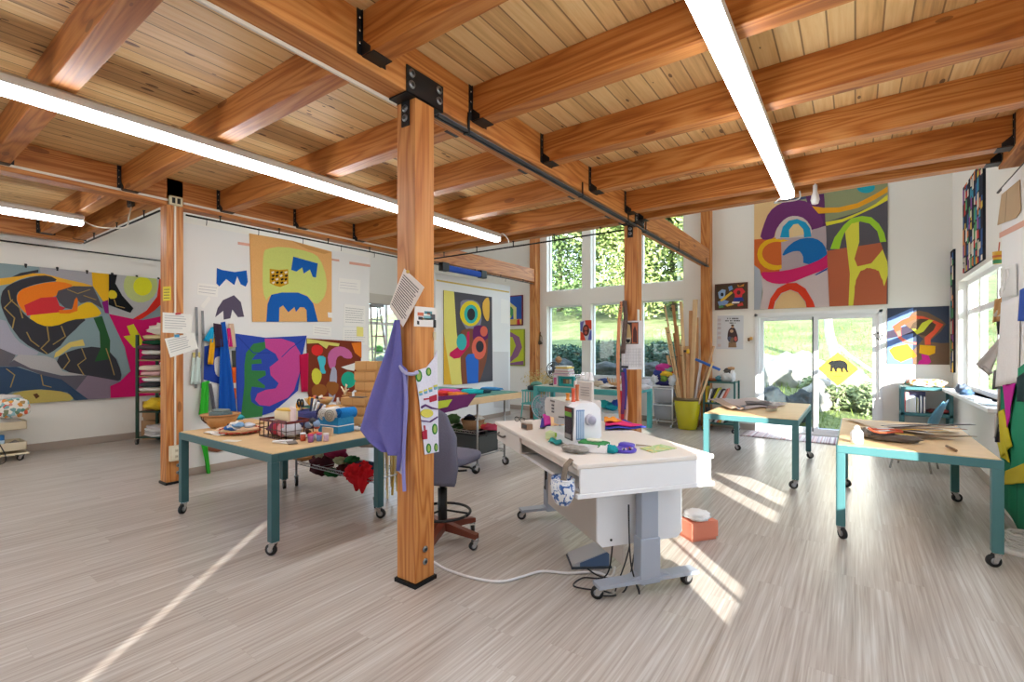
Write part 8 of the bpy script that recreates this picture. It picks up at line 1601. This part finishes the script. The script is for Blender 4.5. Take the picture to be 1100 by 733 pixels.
# green, magenta and yellow garment
gt = thing('quilted_coat', 'green coat with magenta and yellow panels hanging from the pin board', 'coat', (BX - .05, 5.8, .1))
def coatpart(p4, c, name, off, amp=.03, folds=1.5): mb = hang('x', BX, (0, 0, 1), p4, fab(c), amp, 10, 14, folds, .005, off); return into(mb, gt, name)
coatpart([(1076, 414), (1092, 404), (1110, 590), (1077, 540)], (38, 128, 96), 'back_panel', .002, .01)
coatpart([(1090, 400), (1112, 385), (1116, 590), (1087, 551)], (44, 146, 108), 'front_panel', .008, .014, 2.0)
coatpart([(1083, 414), (1097, 412), (1092, 440), (1089, 460)], (202, 40, 160), 'magenta_panel', .03, .008, 1.0)
coatpart([(1078, 443), (1084, 440), (1093, 480), (1083, 492)], (206, 190, 50), 'yellow_sleeve', .03, .01, 1.5); coatpart([(1077, 476), (1086, 476), (1092, 498), (1082, 492)], (206, 190, 50), 'yellow_hem', .03, .01, 1.2)
coatpart([(1087, 507), (1110, 498), (1110, 520), (1086, 522)], (210, 192, 60), 'yellow_cuff', .035, .01, 1.5)
coatpart([(1099, 406), (1110, 398), (1110, 432), (1100, 432)], (36, 60, 62), 'dark_collar', .03, .008, 1.0)
q = onZ(1100, 588, 0); t = thing('cable_coil', 'coil of pale grey cable on a round base below the green coat', 'cable coil', (1.0, 5.06, 0)); mb = MB(); mb.lathe([(0, 0), (.13, 0), (.13, .015), (.1, .03), (0, .03)], mat((226, 226, 224), .5), seg=26); mb.build('base', t); mb = MB(); rg = random.Random(3)
for k in range(7): r_ = .085 - .004 * (k % 3); z_ = .04 + .017 * k; mb.tube([(r_ * math.cos(i * PI / 10) + rg.uniform(-.004, .004), r_ * math.sin(i * PI / 10), z_ + rg.uniform(-.006, .006)) for i in range(21)], .009, mat((214, 214, 210), .5), 6)
mb.build('coil', t)
# stepladder behind the partition gap
q = onX(404, 400, -9.3); ly = onX(403, 345, -8.9).y
t = thing('step_ladder', 'aluminium stepladder standing by the window beyond the partition gap', 'ladder', (-8.9, ly, 0)); al = metal((200, 200, 202), .4); tz = onX(406, 330, -8.9).z
for k, (dy, sx) in enumerate(((-.28, 1), (.28, 1))): mb = MB(); mb.tube([(.0, dy * .45, tz), (.35, dy * 1.0, 0)], .028, al, 4); mb.build('rail', t)
for dy in (-.28, .28): mb = MB(); mb.tube([(-.06, dy * .45, tz - .02), (-.5, dy * 1.1, 0)], .022, al, 4); mb.build('back_rail', t)
for i in range(6): f_ = (i + .8) / 6.6; zz = tz * (1 - f_); mb = MB(); wdt = .28 * (.45 + .55 * f_); mb.bb((.35 * f_ - .05, -wdt, zz - .012), (.35 * f_ + .05, wdt, zz + .012), mat((206, 150, 150), .5) if i == 1 else al, .003); mb.build('step', t)
mb = MB(); mb.bb((-.12, -.17, tz - .01), (.1, .17, tz + .05), mat((150, 150, 152), .5), .006); mb.build('top_cap', t)
for k, (px, py, c, nm, r) in enumerate(((407, 376, (120, 206, 120), 'lime', .1), (408, 388, (170, 206, 220), 'pale blue', .12), (414, 388, (150, 190, 220), 'sky blue', .12))): q = onX(px, py, -9.55); z_ = max(.95, q.z); cloth_heap((-9.55, q.y, z_ + .0), (.1, r, r), c, nm + ' bag in front of the window beyond the partition gap', 600 + k, .3, 'bag', 'cloth_bag')
mb = MB(); y_ = onX(412, 390, -9.55).y; mb.bb((-9.75, y_ - .7, 0), (-9.35, y_ + .7, 1.0), mat((206, 200, 190), .6), .01); single(mb, 'low_cabinet', 'pale low cabinet under the window beyond the partition gap', 'cabinet')
mb = MB(); mb.bb((WL + .0, 7.5, 2.62), (WL + .07, 9.05, 2.88), mat((206, 200, 188), .7), .01); mb.cyl((WL + .06, 7.5, 2.63), (WL + .06, 9.05, 2.63), .012, mat((150, 146, 140), .6), seg=8); single(mb, 'roller_blind', 'rolled beige blind at the head of the window beyond the partition gap', 'blind')
# ---------------------------------------------------------------- light and camera
w = bpy.data.worlds.new('World'); SC.world = w; w.use_nodes = True
nt = w.node_tree; bg = nt.nodes['Background']
sky = nt.nodes.new('ShaderNodeTexSky'); sky.sky_type = 'NISHITA'; sky.sun_disc = False
sky.sun_elevation = R(17.8); sky.sun_rotation = R(0); sky.air_density = 1.0; sky.dust_density = .6
mpv = nt.nodes.new('ShaderNodeMapping'); tcv = nt.nodes.new('ShaderNodeTexCoord')
mxs = nt.nodes.new('ShaderNodeMix'); mxs.data_type = 'RGBA'; mxs.inputs['Factor'].default_value = .6
nt.links.new(sky.outputs[0], mxs.inputs['A']); mxs.inputs['B'].default_value = (2.7, 3.3, 4.1, 1)
nt.links.new(mxs.outputs['Result'], bg.inputs['Color']); bg.inputs['Strength'].default_value = SKY
sd = bpy.data.lights.new('sun', 'SUN'); sd.energy = SUN; sd.angle = R(.53); sd.color = (1.0, .95, .87)
so = bpy.data.objects.new('sun', sd); COL.objects.link(so)
dirv = Vector((-.6561, .7547, -.322))
so.rotation_euler = dirv.to_track_quat('-Z', 'Y').to_euler(); so.location = (8, -8, 6)
cd = bpy.data.cameras.new('camera'); cam = bpy.data.objects.new('camera', cd); COL.objects.link(cam)
cd.sensor_width = 36; cd.lens = F / 1100 * 36; cd.shift_y = (HY - 366.5) / 1100; cd.clip_start = .05; cd.clip_end = 500
cam.location = (0, 0, HC); cam.rotation_euler = (R(90), 0, TH)
SC.camera = cam
SC.view_settings.view_transform = 'Standard'; SC.view_settings.look = 'None'; SC.view_settings.exposure = EXPO; SC.view_settings.gamma = 1
SC.view_settings.use_curve_mapping = False
cy = SC.cycles; cy.max_bounces = 10; cy.diffuse_bounces = 5; cy.transparent_max_bounces = 12; cy.glossy_bounces = 3
cy.sample_clamp_indirect = 6; cy.use_denoising = True; cy.caustics_reflective = False; cy.caustics_refractive = False
try: cy.denoiser = 'OPENIMAGEDENOISE'
except Exception: pass
